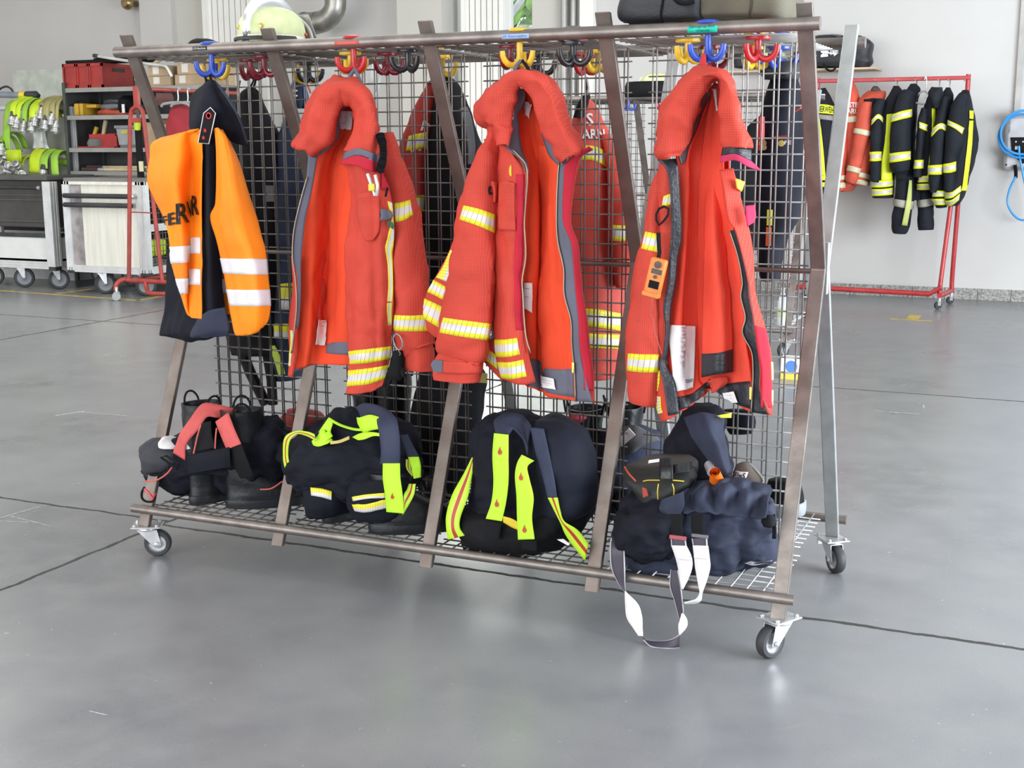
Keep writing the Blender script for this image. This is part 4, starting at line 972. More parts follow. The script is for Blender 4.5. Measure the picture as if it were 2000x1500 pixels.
G = sheet([[(1380, 745, -.42), (1400, 738, -.43), (1420, 735, -.42)], [(1390, 752, -.42), (1408, 748, -.43), (1421, 748, -.42)], [(1390, 768, -.42), (1397, 765, -.43), (1402, 760, -.42)]], 10, 10); cloth('turned_hem', G, RED, J)
# right front with zip edge
ZA = [(1424, 450), (1440, 500), (1449, 550), (1446, 580), (1455, 620), (1449, 650), (1467, 687), (1470, 725), (1469, 762), (1466, 805)]
ZB_ = [(1438, 450), (1452, 500), (1463, 550), (1466, 580), (1473, 620), (1477, 650), (1483, 687), (1487, 725), (1487, 762), (1503, 810)]
ZC = [(1464, 452), (1471, 500), (1473, 550), (1477, 580), (1488, 620), (1497, 650), (1505, 687), (1508, 725), (1508, 762), (1508, 811)]
strap('zip_facing', [((a[0], a[1], -.45), (b[0], b[1], -.47)) for a, b in zip(ZA, ZB_)], DARK, J, nv=70)
strap('right_front', [((1405, 332, -.45), (1432, 328, -.44)), ((1414, 375, -.47), (1443, 372, -.43)), ((1418, 405, -.475), (1451, 405, -.43)), ((1424, 432, -.475), (1458, 435, -.43))]+[((a[0]-2, a[1], -.472), (b[0], b[1], -.42)) for a, b in zip(ZB_, ZC)], RED, J, nv=90, nu=10)
strap('velcro_strip', [((1474, 636, -.474), (1496, 642, -.445)), ((1480, 687, -.476), (1503, 687, -.445)), ((1487, 725, -.476), (1506, 725, -.445)), ((1486, 796, -.476), (1507, 797, -.445))], CRIM, J)
strap('reflective_band', [((1503, 707, -.44), (1509, 707, -.41)), ((1505, 728, -.44), (1510, 728, -.41)), ((1504, 742, -.44), (1510, 742, -.41))], TAPE2, J); strap('reflective_band', [((1505, 762, -.44), (1510, 762, -.41)), ((1504, 792, -.44), (1509, 792, -.41))], TAPE2, J)
zipper(J, [(a[0]+1, a[1], -.458) for a in ZA]); part('zip_pull', MB().box(at(1466, 768, -.47), (.008, .005, .038)), BRASS, J, bev=.002)
G = sheet([[(1411, 286, -.50), (1438, 287, -.515), (1467, 292, -.48)], [(1408, 304, -.50), (1438, 300, -.52), (1468, 315, -.485)]], 16, 8, (.003, (15, 15, 15), 2)); cloth('collar_tab', G, DARK, J)
G = sheet([[(1408, 304, -.502), (1436, 301, -.522), (1456, 309, -.51), (1470, 316, -.487)], [(1407, 318, -.50), (1436, 313, -.52), (1460, 325, -.51), (1486, 333, -.48)]], 18, 8, (.003, (15, 15, 15), 3)); cloth('velcro_tab', G, mat('magenta_velcro', (.62, .03, .11), .8), J)
G = sheet([[(1456, 402, -.46), (1474, 400, -.44)], [(1457, 425, -.46), (1476, 422, -.44)], [(1460, 442, -.46), (1472, 434, -.44)]], 6, 8); cloth('pink_tag', G, mat('magenta_velcro', (1, 0, 0)), J)
G = sheet([[(1436, 348, -.45), (1455, 355, -.43)], [(1440, 368, -.45), (1448, 374, -.43)]], 6, 6); cloth('yellow_tag', G, mat('amber_tag', (.85, .48, .05), .6), J)
# left front
LGZ = [((1284, 312, -.49), (1320, 310, -.47)), ((1302, 332, -.49), (1325, 330, -.47)), ((1309, 375, -.485), (1328, 375, -.465)), ((1311, 425, -.48), (1331, 425, -.46)), ((1310, 470, -.475), (1331, 470, -.455)), ((1307, 500, -.475), (1325, 500, -.455)), ((1305, 550, -.475), (1320, 550, -.455)), ((1296, 600, -.475), (1311, 600, -.455)), ((1300, 640, -.47), (1308, 640, -.455)), ((1296, 687, -.47), (1304, 687, -.455)), ((1288, 712, -.475), (1302, 712, -.455)), ((1296, 750, -.48), (1320, 752, -.46)), ((1305, 812, -.485), (1326, 808, -.465))]
strap('zip_facing', LGZ, DARK, J, nv=90)
G = sheet([[(1288, 318, -.44), (1300, 318, -.46), (1312, 318, -.46)], [(1280, 380, -.43), (1296, 380, -.465), (1314, 380, -.46)], [(1272, 450, -.42), (1294, 450, -.46), (1314, 450, -.455)], [(1270, 550, -.42), (1290, 550, -.455), (1308, 550, -.455)], [(1268, 650, -.42), (1286, 650, -.455), (1302, 650, -.455)], [(1272, 720, -.43), (1284, 722, -.455), (1296, 722, -.46)], [(1280, 780, -.44), (1294, 785, -.465), (1308, 785, -.465)], [(1291, 824, -.44), (1302, 821, -.47), (1322, 812, -.465)]], 20, 70, (.005, (12, 12, 8), 91.0))
cloth('left_front', G, RED, J)
vband(J, G, [((1274, 724), (1290, 724)), ((1276, 745), (1289, 748)), ((1278, 762), (1286, 764))]); vband(J, G, [((1280, 773), (1292, 775)), ((1283, 795), (1293, 795)), ((1286, 808), (1296, 806))])
band(J, G, [(1297, 383), (1304, 380), (1310, 378)], [(1295, 402), (1302, 402), (1310, 400)])
SG = tubeg([(1294, 335, -.39, 10, .02), (1288, 370, -.40, 16, .04), (1283, 410, -.41, 19, .05), (1281, 450, -.42, 22, .055), (1275, 500, -.425, 29, .06), (1270, 550, -.43, 32, .062), (1266, 600, -.43, 35, .062), (1262, 650, -.43, 36, .062), (1261, 700, -.43, 36, .06), (1258, 745, -.43, 33, .055), (1257, 775, -.43, 31, .05), (1256, 787, -.43, 27, .045)], 32, 90, (.008, (12, 12, 9), 95.0)); SG = folds(SG, 7, .005, 9.1, 1.4, True)
part('sleeve', gmb(SG, True), RED, J, solid=.004, autos=None)
band(J, SG, [(1262, 452), (1274, 455), (1288, 458)], [(1254, 486), (1270, 490), (1286, 493)], None, 'reflective_band', .003, True)
band(J, SG, [(1228, 690), (1256, 692), (1286, 692)], [(1226, 724), (1256, 727), (1285, 727)], None, 'reflective_band', .003, True)
CG = collar([(1300, 310, 1322, 304), (1284, 304, 1324, 292), (1285, 280, 1332, 276), (1289, 250, 1341, 258), (1296, 220, 1352, 238), (1310, 188, 1362, 216), (1328, 160, 1372, 193), (1352, 140, 1385, 172), (1380, 132, 1396, 160), (1405, 135, 1402, 162), (1425, 149, 1405, 176), (1437, 170, 1407, 200), (1444, 200, 1409, 230), (1451, 230, 1410, 258), (1461, 260, 1411, 276), (1467, 290, 1416, 285)], -.43, -.515, -.49, 20, 100, (.014, (12, 12, 12), 9.0))
cloth('hood', CG, RED, J, .005)
strap('collar_facing', [((1377, 178, -.465), (1388, 184, -.42)), ((1360, 206, -.47), (1374, 216, -.42)), ((1350, 234, -.475), (1364, 246, -.43)), ((1337, 258, -.48), (1354, 269, -.43)), ((1323, 284, -.485), (1345, 289, -.44)), ((1325, 304, -.485), (1340, 312, -.45)), ((1331, 322, -.475), (1335, 320, -.46))], DARK, J, nv=50)
strap('hanging_loop', [((1372, 106, -.385), (1378, 104, -.385)), ((1367, 120, -.40), (1379, 118, -.40)), ((1368, 136, -.43), (1380, 136, -.43))], mat('red_webbing', (.60, .035, .04), .7), J)
# gas detector clipped to the third red jacket
d = thing('gas_detector', at(1280, 575, -.51), 'orange handheld gas detector hanging on the third red jacket', 'detector')
c_ = at(1281, 540, -.525); tl = .22
def ob(cx, cy, cz, sx_, sy_, sz_):
    ca, sa = math.cos(tl), math.sin(tl); R = np.array([[ca, 0, sa], [0, 1, 0], [-sa, 0, ca]])
    mb = MB().box((cx, cy, cz), (sx_, sy_, sz_)); V = mb.V() @ R.T+c_; return MB().add(V, mb.f)
ODET = mat('orange_plastic', (.75, .23, .04), .45, var=.08, vscale=20)
part('body', ob(0, 0, 0, .048, .026, .105), ODET, d, bev=.006); part('foot', ob(0, -.004, -.052, .050, .03, .014), ODET, d, bev=.003)
part('screen', ob(.003, -.0135, -.022, .030, .003, .022), BLACK, d, bev=.001)
part('button_panel', ob(.003, -.0135, .016, .032, .003, .014), mat('grey_rubber', (.09, .07, .06), .6), d, bev=.002)
for zz in (.036, .001):
    p_ = ob(.002, -.014, zz, .001, .001, .001).V().mean(0); part('sensor_port', MB().lathe([(.010 if zz > .02 else .005, 0), (.010 if zz > .02 else .005, .004), (.005 if zz > .02 else .003, .005)], p_, (0, -1, 0), 16), mat('grey_rubber', (.1, .1, .1)), d)
part('lanyard', MB().tube(cr(np.array([at(*q) for q in ((1272, 578, -.51), (1274, 595, -.51), (1270, 612, -.50), (1276, 622, -.50), (1277, 640, -.50), (1284, 665, -.49), (1292, 690, -.48))]), 30), .0016, 6), mat('red_cord', (.5, .12, .09), .8), d)
part('clip_strap', MB().tube(cr(np.array([at(*q) for q in ((1284, 508, -.51), (1288, 495, -.51), (1287, 480, -.50), (1286, 455, -.49))]), 16), .006, 8), BLACK, d)
part('carabiner', MB().tube([at(*q, -.495) for q in ((1287, 408), (1297, 403), (1306, 408), (1305, 420), (1296, 432), (1287, 440), (1282, 430), (1282, 418))], .0035, 8, closed=True), BLACK, d)
# ================================================================== GEAR ON THE BOTTOM SHELF (front) AND ON TOP
ZS = ZB+.012+.003
SOLE = mat('boot_rubber', (.012, .014, .018), .36, var=.2, bump=.08, bscale=80)
LEATH = mat('boot_leather', (.012, .013, .016), .34, var=.2, bump=.15, bscale=70)
def boot(loc, ang, h=.34, label='', scale=1.0, loops=True, open_=True, group=None, name='boot'):
    """fire boot: heel at loc, toe points to ang"""
    t = thing(name, loc, label, 'boot', group)
    ca, sa = math.cos(ang)*scale, math.sin(ang)*scale; o = np.array(loc, float)
    R = np.array([[ca, -sa, 0], [sa, ca, 0], [0, 0, scale]])
    W = lambda V: np.asarray(V) @ R.T+o
    def ring(x, z, L, w, toe=.0, n=28):
        a = 2*PI*np.arange(n)/n; return np.stack([x+L*np.cos(a)*(1+toe*np.cos(a)), w*np.sin(a)*(1-.12*np.cos(a)), np.full(n, z)], 1)
    S = [ring(.145, .0, .150, .048), ring(.145, .018, .152, .050), ring(.145, .032, .150, .049), ring(.146, .034, .140, .044)]
    part('sole', MB().grid(W(np.array(S)), True, True), SOLE, t)
    hs = [(.146, .030, .143, .046), (.142, .055, .140, .047), (.122, .085, .120, .046), (.085, .115, .085, .046), (.066, .145, .066, .047)]+([(.064, .20, .066, .052), (.066, .26, .072, .057)] if h > .29 else [])+[(.068, h-.03, .070 if h < .29 else .076, .050 if h < .29 else .062), (.068, h, .070 if h < .29 else .078, .050 if h < .29 else .064)]
    G = cr(np.array([ring(*q) for q in hs]), 36); G = wrinkle(G, .004, (18, 18, 14), True)
    inner = [G[-1]*1.0, (G[-1]-G[-1].mean(0))*.90+G[-1].mean(0), (G[-1]-G[-1].mean(0))*.86+G[-1].mean(0)-[0, 0, .08], (G[-1]-G[-1].mean(0))*.5+G[-1].mean(0)-[0, 0, .12]]
    part('upper', MB().grid(W(np.concatenate([G, np.array(inner[1:])])), True), LEATH, t)
    if loops:
        for s in (-1, 1):
            P = [(.068+dx, s*(.064+b), h-.02+dz) for dx, b, dz in ((-.03, 0, 0), (-.028, .006, .03), (-.012, .012, .052), (.012, .012, .052), (.028, .006, .03), (.03, 0, 0))]
            part('pull_loop', MB().tube(W(cr(np.array(P), 16)), .004*scale, 8), BLACK, t)
    return t
def body(name, parent, levels, m, wr, p=2.3, nu=64, nv=60, lab=None):
    G = loft(levels, nu*3//2, nv*3//2, wr, p); G = wrinkle(G, wr[0]*.24, tuple(q*2.3 for q in wr[1]), True, seed=wr[2]+3); part(name, gmb(G, True, True), m, parent, lab, autos=None); return G

CORAL = mat('coral_webbing', (.62, .10, .095), .7, var=.06, bump=.15, bscale=250)
REDPIPE = mat('red_white_piping', (.60, .12, .10), .6)
WEBW = mat('white_webbing', (.83, .79, .78), .75, var=.04, bump=.1, bscale=300)
# --- bundle 1: trousers with coral braces over boots
boot((-1.005, -.36, ZS), 1.25, .37, 'black fire boot at the left end of the bottom shelf, heel to the front', 1.0)
boot((-.865, -.335, ZS), .62, .36, 'black fire boot standing right of the leftmost boot under coral braces', 1.0)
t = thing('trousers', (-.85, -.22, ZS+.05), 'black fire trousers with coral red braces slumped over boots at the left', 'trousers')
G = body('legs', t, [(812, 480, 545, -.16, .05), (826, 400, 558, -.18, .11), (850, 345, 562, -.20, .15), (880, 300, 562, -.21, .165), (908, 288, 560, -.22, .165), (930, 292, 556, -.20, .14), (944, 305, 545, -.18, .12), (950, 350, 510, -.16, .07)], NAVY, (.034, (8, 8, 9), 3.0))
G2 = body('turned_waist', t, [(856, 300, 325, -.33, .03), (868, 282, 345, -.34, .05), (890, 280, 352, -.35, .06), (915, 282, 345, -.35, .05), (928, 288, 330, -.34, .03)], mat('grey_cloth', (.035, .037, .046), .75, bump=.1), (.010, (14, 14, 14), 8), nu=30, nv=24)
def web(name, pts, m, parent, **k): return strap(name, pts, m, parent, **k)
web('brace', [((338, 884, -.43), (362, 899, -.43)), ((346, 862, -.43), (362, 876, -.43)), ((352, 846, -.43), (366, 864, -.43)), ((370, 820, -.41), (388, 838, -.41)), ((395, 789, -.36), (404, 815, -.38)), ((425, 790, -.33), (425, 816, -.35)), ((450, 796, -.30), (440, 814, -.32)), ((462, 800, -.27), (452, 812, -.29))], CORAL, t, solid=.004)
web('brace', [((421, 824, -.40), (446, 806, -.38)), ((432, 852, -.42), (458, 838, -.41)), ((443, 878, -.43), (471, 867, -.42))], CORAL, t, solid=.004)
web('black_strap', [((380, 832, -.40), (412, 822, -.40)), ((377, 855, -.415), (414, 850, -.415)), ((374, 884, -.425), (420, 874, -.425))], BLACK, t)
web('black_strap', [((443, 876, -.42), (472, 868, -.42)), ((455, 905, -.42), (484, 900, -.42)), ((470, 935, -.41), (496, 930, -.41))], BLACK, t)
web('waist_flap', [((366, 890, -.43), (448, 873, -.43)), ((366, 905, -.435), (449, 890, -.435)), ((368, 925, -.43), (450, 912, -.43))], NAVY, t)
for pts in (((392, 830, -.42), (386, 850, -.43), (378, 886, -.435)), ((423, 836, -.43), (421, 855, -.435), (420, 876, -.435)), ((281, 940, -.42), (305, 938, -.43), (325, 926, -.43), (336, 913, -.43)), ((508, 956, -.37), (530, 954, -.36), (552, 940, -.34))):
    part('piping', MB().tube(cr(np.array([at(*q) for q in pts]), 20), .0028, 6), REDPIPE, t)
D = decal(G2, [[(310, 868), (322, 855), (348, 856)], [(312, 876), (330, 868), (350, 866)], [(322, 880), (338, 880), (350, 874)]], .01, 8, 6, True); part('white_patch', gmb(D), LABEL, t, solid=.003, autos=None)
web('white_patch', [((353, 866, -.42), (360, 862, -.42)), ((356, 880, -.42), (372, 876, -.42))], LABEL, t)
part('buckle', MB().tube([at(*q, -.44) for q in ((314, 893), (324, 890), (350, 906), (346, 916))], .004, 8, closed=True), BLACK, t)
part('carabiner', MB().tube(cr(np.array([at(*q, -.445) for q in ((282, 952), (277, 962), (278, 974), (288, 980), (300, 978), (303, 966))]), 20), .0045, 8), BLACK, t)
part('carabiner_gate', MB().tube([at(*q, -.45) for q in ((282, 955), (290, 962), (299, 974), (303, 964))], .0045, 8), mat('red_metal', (.6, .05, .06), .35), t)

# --- bundle 2: trousers with lime webbing
boot((-.435, -.36, ZS), 1.2, .20, 'black fire boot with heel to the front, left one under the lime webbing', 1.0, False)
boot((-.235, -.39, ZS), .55, .20, 'black fire boot with toe pointing right, right one under the lime webbing', 1.05, False)
t = thing('trousers', (-.33, -.25, ZS+.08), 'navy fire trousers with lime green webbing and padded blue brace over two boots', 'trousers')
G = body('hips', t, [(800, 690, 762, -.20, .05), (818, 640, 785, -.22, .10), (842, 585, 800, -.24, .14), (872, 560, 810, -.26, .16), (905, 562, 816, -.27, .165), (935, 580, 815, -.27, .16), (960, 598, 808, -.27, .14), (978, 640, 760, -.27, .08)], NAVY, (.032, (8, 8, 9), 14.0))
G3 = body('leg', t, [(925, 592, 690, -.31, .10), (950, 602, 694, -.32, .10), (975, 606, 692, -.32, .10), (995, 608, 686, -.32, .09), (1003, 612, 680, -.32, .08)], NAVY, (.008, (10, 10, 10), 15.0), nu=40, nv=30)
G4 = body('leg', t, [(925, 682, 806, -.32, .11), (950, 686, 802, -.34, .11), (975, 690, 796, -.34, .11), (1000, 700, 792, -.34, .10), (1012, 704, 785, -.34, .09)], NAVY, (.010, (10, 10, 10), 17.0), nu=40, nv=30)
band(t, G3, [(608, 952), (630, 955), (648, 960)], [(610, 968), (630, 971), (648, 976)], TAPE2, 'reflective_band', .005, True)
band(t, G4, [(690, 970), (715, 966), (752, 962)], [(692, 978), (716, 974), (752, 972)], TAPE2, 'reflective_band', .006, True); band(t, G4, [(691, 984), (715, 984), (754, 974)], [(696, 996), (718, 998), (756, 990)], TAPE2, 'reflective_band', .008, True)
LRED = stripe_mat('lime_red_webbing', [(.38, (.52, .80, .03)), (.62, (.45, .03, .02)), (1.0, (.52, .80, .03))], lines=False)
web('padded_brace', [((690, 800, -.24), (706, 830, -.26)), ((712, 788, -.27), (722, 812, -.30)), ((742, 793, -.33), (736, 815, -.36)), ((770, 812, -.40), (738, 830, -.42)), ((779, 845, -.43), (742, 850, -.44)), ((781, 880, -.44), (745, 880, -.45)), ((780, 906, -.44), (743, 906, -.45))], mat('blue_padding', (.026, .033, .072), .7, bump=.1, bscale=200), t, solid=.010, nv=50)
_, GL = strap('lime_strap', [((748, 905, -.455), (781, 905, -.45)), ((748, 935, -.458), (782, 935, -.452)), ((752, 965, -.46), (786, 965, -.455)), ((755, 1000, -.46), (789, 1003, -.455))], LIME, t)
web('lime_strap', [((786, 1006, -.45), (789, 980, -.45)), ((795, 992, -.44), (789, 966, -.44)), ((808, 968, -.42), (795, 955, -.42)), ((812, 945, -.41), (799, 945, -.41))], LRED, t)
def flame(G, c, s, parent, off=.004):
    cx, cy = c; F_ = [(-.1, 1), (-.45, .45), (-.35, 0), (-.1, -.5), (.0, -1), (.12, -.4), (.05, .1), (.30, -.2), (.45, .4), (.25, 1), (.12, .5)]
    T = np.array([(cx+a*s, cy+b*s) for a, b in F_]); V = place(G, T, off); part('flame_mark', MB().add(V, [tuple(range(len(F_)))]), FLAME, parent, smooth=False, autos=None, solid=.0005)
flame(GL, (767, 968), 7, t)
web('lime_strap', [((697, 815, -.33), (699, 828, -.34)), ((704, 815, -.37), (710, 845, -.38)), ((722, 810, -.38), (724, 841, -.39)), ((740, 814, -.39), (740, 838, -.40))], LIME, t)
web('lime_strap', [((624, 850, -.36), (609, 862, -.38)), ((630, 838, -.37), (613, 870, -.39)), ((640, 848, -.38), (624, 872, -.40)), ((650, 860, -.38), (640, 866, -.40))], LIME, t)
web('lime_strap', [((642, 816, -.33), (622, 845, -.35)), ((650, 824, -.35), (640, 842, -.37)), ((646, 842, -.38), (634, 850, -.40)), ((650, 852, -.39), (636, 862, -.41))], LIME, t)
web('lime_trim', [((642, 815, -.35), (644, 822, -.36)), ((665, 828, -.36), (664, 832, -.37)), ((690, 836, -.36), (690, 840, -.37)), ((710, 838, -.36), (710, 842, -.37))], LIME, t)
web('lime_trim', [((688, 854, -.40), (700, 860, -.42)), ((705, 846, -.41), (712, 858, -.43)), ((725, 844, -.42), (728, 852, -.43)), ((742, 846, -.43), (742, 852, -.43))], LIME, t)
web('yellow_trim', [((645, 862, -.41), (646, 868, -.42)), ((662, 860, -.42), (664, 865, -.43)), ((682, 852, -.42), (682, 858, -.43))], mat('dull_yellow', (.60, .50, .16), .7), t)
web('lime_strap', [((618, 862, -.40), (614, 848, -.40)), ((600, 852, -.40), (600, 843, -.40)), ((580, 848, -.40), (577, 842, -.40)), ((566, 862, -.41), (556, 855, -.41)), ((563, 890, -.41), (553, 890, -.41)), ((570, 912, -.41), (556, 912, -.41)), ((586, 924, -.40), (562, 927, -.40))], LRED, t, nv=50)
web('lime_strap', [((797, 893, -.38), (818, 892, -.36)), ((803, 912, -.39), (822, 910, -.37)), ((808, 935, -.39), (822, 932, -.37))], LIME, t)
web('lime_strap', [((793, 897, -.37), (802, 897, -.37)), ((794, 915, -.375), (803, 917, -.375)), ((805, 930, -.38), (809, 926, -.38))], LRED, t)
web('blue_strap', [((781, 850, -.38), (796, 848, -.36)), ((788, 870, -.38), (806, 868, -.36)), ((796, 894, -.38), (818, 890, -.36))], NAVY2, t)

# --- bundle 3: black trousers with two long lime straps
t = thing('trousers', (.25, -.25, ZS+.003), 'black fire trousers with two long lime green braces standing slumped on the shelf', 'trousers')
G = body('hips', t, [(803, 965, 1035, -.22, .05), (815, 945, 1060, -.23, .09), (840, 932, 1105, -.24, .13), (880, 926, 1150, -.25, .155), (930, 924, 1160, -.25, .165), (980, 918, 1160, -.25, .165), (1015, 908, 1155, -.26, .165), (1045, 910, 1135, -.26, .15), (1070, 935, 1095, -.26, .12), (1086, 980, 1060, -.26, .06)], NAVY, (.018, (8, 8, 8), 24.0), nu=70, nv=70)
G5 = body('leg', t, [(808, 1070, 1085, -.26, .03), (820, 1048, 1105, -.28, .07), (850, 1043, 1140, -.30, .10), (900, 1050, 1160, -.31, .115), (950, 1058, 1163, -.31, .115), (990, 1068, 1155, -.31, .11), (1006, 1080, 1140, -.31, .08)], mat('navy_smooth', (.012, .0145, .027), .72, bump=.08, bscale=200, spec=.22), (.008, (6, 6, 6), 26.0), nu=44, nv=40)
G6 = body('turned_waist', t, [(988, 905, 1130, -.31, .08), (1000, 900, 1128, -.33, .11), (1030, 902, 1115, -.34, .12), (1060, 925, 1090, -.34, .10), (1084, 985, 1060, -.33, .04)], BLACK, (.014, (9, 9, 9), 29), nu=60, nv=30)
web('padded_brace', [((968, 846, -.42), (994, 848, -.42)), ((966, 822, -.38), (1003, 838, -.40)), ((990, 808, -.34), (1016, 850, -.40)), ((1020, 812, -.32), (1026, 868, -.42)), ((1036, 830, -.36), (1030, 890, -.44))], NAVY2, t, solid=.008)
_, GA = strap('lime_strap', [((965, 846, -.445), (993, 849, -.445)), ((962, 890, -.455), (993, 892, -.455)), ((964, 940, -.46), (993, 940, -.46)), ((960, 980, -.465), (988, 982, -.465)), ((949, 1013, -.47), (980, 1018, -.47))], LIME, t, nv=60)
_, GB = strap('lime_strap', [((1019, 888, -.45), (1043, 900, -.45)), ((1010, 905, -.455), (1030, 912, -.455)), ((1006, 930, -.46), (1034, 936, -.46)), ((1009, 970, -.465), (1042, 972, -.465)), ((1010, 1010, -.47), (1039, 1012, -.47)), ((1012, 1054, -.475), (1044, 1053, -.475))], LIME, t, nv=60)
for c in ((977, 880), (971, 982)): flame(GA, c, 9, t)
for c in ((1018, 930), (1025, 1032)): flame(GB, c, 9, t)
web('strap_end', [((950, 1018, -.47), (980, 1022, -.47)), ((950, 1048, -.47), (974, 1054, -.47))], BLACK, t); web('strap_end', [((1018, 1056, -.475), (1048, 1056, -.475)), ((1020, 1072, -.47), (1048, 1076, -.47))], BLACK, t)
web('yellow_trim', [((982, 1008, -.465), (983, 1020, -.465)), ((1000, 1013, -.466), (1000, 1030, -.466)), ((1012, 1020, -.466), (1012, 1035, -.466))], mat('strap_yellow', (.78, .58, .03), .6), t)
web('side_strap', [((922, 893, -.34), (927, 896, -.34)), ((906, 925, -.37), (922, 930, -.37)), ((884, 965, -.40), (914, 970, -.40)), ((872, 1005, -.42), (900, 1008, -.42)), ((872, 1035, -.43), (898, 1030, -.43)), ((876, 1054, -.43), (908, 1046, -.43))], LRED, t, nv=50)
web('side_strap', [((1036, 835, -.40), (1062, 838, -.38)), ((1045, 880, -.425), (1072, 880, -.41)), ((1060, 930, -.435), (1082, 930, -.43)), ((1070, 972, -.44), (1088, 972, -.44))], NAVY2, t, solid=.006)
web('side_strap', [((1070, 972, -.445), (1089, 972, -.445)), ((1083, 998, -.445), (1094, 996, -.445)), ((1095, 1022, -.44), (1102, 1018, -.44)), ((1108, 1050, -.43), (1128, 1035, -.43)), ((1143, 1096, -.42), (1150, 1062, -.42))], LRED, t, nv=40)
part('white_tag', MB().prism([at(*q, -.43) for q in ((1088, 1054), (1100, 1053), (1112, 1062), (1110, 1066))], (0, .004, 0)), LABEL, t, smooth=False)

# --- bundle 4: grey-blue trousers with white braces hanging to the floor
t = thing('trousers', (.84, -.22, ZS+.003), 'crumpled blue grey fire trousers with white braces hanging down to the floor', 'trousers')
G = body('legs', t, [(936, 1330, 1440, -.22, .06), (948, 1260, 1490, -.23, .12), (970, 1230, 1512, -.24, .16), (1000, 1212, 1518, -.25, .18), (1035, 1204, 1516, -.25, .185), (1070, 1205, 1512, -.25, .18), (1095, 1225, 1500, -.25, .15), (1110, 1280, 1450, -.25, .08)], NAVY2, (.036, (9, 9, 9), 34.0), nu=80, nv=70)
G7 = body('dark_leg', t, [(958, 1225, 1330, -.34, .06), (985, 1205, 1345, -.37, .10), (1020, 1203, 1345, -.38, .12), (1060, 1215, 1340, -.38, .11), (1090, 1240, 1330, -.36, .08), (1104, 1270, 1310, -.35, .04)], NAVY, (.024, (10, 10, 10), 37.0), nu=50, nv=40)
R_ = [[(1300+k*14, 1006-6*math.sin(k*.35)+(k % 2)*3, -.44+.012*math.sin(k*1.7)) for k in range(15)], [(1296+k*14.6, 985-20*math.sin(k*.23), -.40+.035*math.sin(k*2.1)) for k in range(15)], [(1318+k*13.4, 962-22*math.sin(k*.22), -.33+.03*math.sin(k*2.3+1)) for k in range(15)], [(1330+k*12.5, 950-14*math.sin(k*.22), -.25) for k in range(15)]]
cloth('gathered_waist', sheet(R_, 90, 30, (.007, (14, 14, 14), 5)), NAVY2, t)
web('flap', [((1292, 976, -.44), (1335, 960, -.43)), ((1288, 995, -.455), (1337, 985, -.45)), ((1300, 1006, -.455), (1330, 1004, -.455))], NAVY2, t)
for xa, xb in ((1304, 1333), (1350, 1375)):
    web('buckle_strap', [((xa, 1004, -.455), (xb, 1004, -.455)), ((xa, 1030, -.462), (xb, 1030, -.462)), ((xa+4, 1046, -.465), (xb+2, 1046, -.465))], BLACK, t)
part('buckle', MB().box(at(1324, 1050, -.468), (.052, .008, .012)), mat('buckle_red', (.45, .10, .12), .5), t, bev=.002); part('buckle', MB().box(at(1367, 1047, -.468), (.050, .008, .010)), mat('buckle_grey', (.18, .18, .2), .4), t, bev=.002)
DK = stripe_mat('dark_webbing', [(.08, (.5, .48, .5)), (.92, (.045, .038, .058)), (1.0, (.5, .48, .5))], lines=False)
web('brace_dark', [((1310, 1053, -.466), (1339, 1051, -.466)), ((1311, 1066, -.468), (1341, 1067, -.468))], DK, t); web('brace_dark', [((1351, 1052, -.466), (1381, 1050, -.466)), ((1353, 1064, -.468), (1382, 1067, -.468))], DK, t)
web('brace_white', [((1311, 1065, -.469), (1341, 1066, -.469)), ((1319, 1088, -.475), (1351, 1088, -.475)), ((1324, 1108, -.478), (1352, 1108, -.478)), ((1328, 1132, -.48), (1344, 1132, -.48)), ((1331, 1150, -.482), (1334, 1151, -.478))], WEBW, t)
web('brace_white', [((1353, 1065, -.469), (1383, 1066, -.469)), ((1356, 1090, -.475), (1386, 1090, -.475)), ((1358, 1110, -.478), (1387, 1110, -.478)), ((1363, 1138, -.48), (1380, 1136, -.48)), ((1366, 1158, -.482), (1372, 1158, -.478)), ((1359, 1170, -.484), (1369, 1173, -.474)), ((1348, 1174, -.486), (1356, 1179, -.47)), ((1336, 1177, -.486), (1338, 1180, -.472))], WEBW, t, nv=60)
for c in ((1337, 1090), (1370, 1088)): part('slider', MB().box(at(c[0], c[1], -.48), (.046, .005, .010)), WEBW, t, bev=.002)
web('brace_dark', [((1310, 1112, -.47), (1324, 1114, -.475)), ((1308, 1144, -.475), (1330, 1144, -.48)), ((1316, 1170, -.478), (1333, 1170, -.482)), ((1323, 1196, -.48), (1335, 1194, -.482)), ((1326, 1208, -.482), (1332, 1202, -.48))], DK, t)
web('brace_white', [((1331, 1198, -.483), (1334, 1197, -.481)), ((1328, 1210, -.484), (1341, 1208, -.481)), ((1325, 1220, -.485), (1343, 1220, -.481)), ((1325, 1230, -.485), (1338, 1230, -.481)), ((1326, 1240, -.485), (1328, 1240, -.481))], WEBW, t)
web('brace_dark', [((1328, 1238, -.486), (1327, 1266, -.49)), ((1312, 1248, -.487), (1310, 1267, -.50)), ((1290, 1252, -.488), (1282, 1266, -.51)), ((1264, 1250, -.488), (1268, 1261, -.51)), ((1256, 1244, -.487), (1257, 1250, -.50))], DK, t, nv=50)
web('brace_white', [((1220, 1154, -.482), (1222, 1155, -.479)), ((1221, 1180, -.484), (1246, 1180, -.481)), ((1224, 1206, -.486), (1254, 1205, -.483)), ((1236, 1226, -.488), (1255, 1226, -.485)), ((1247, 1242, -.489), (1256, 1242, -.486))], WEBW, t, nv=50)
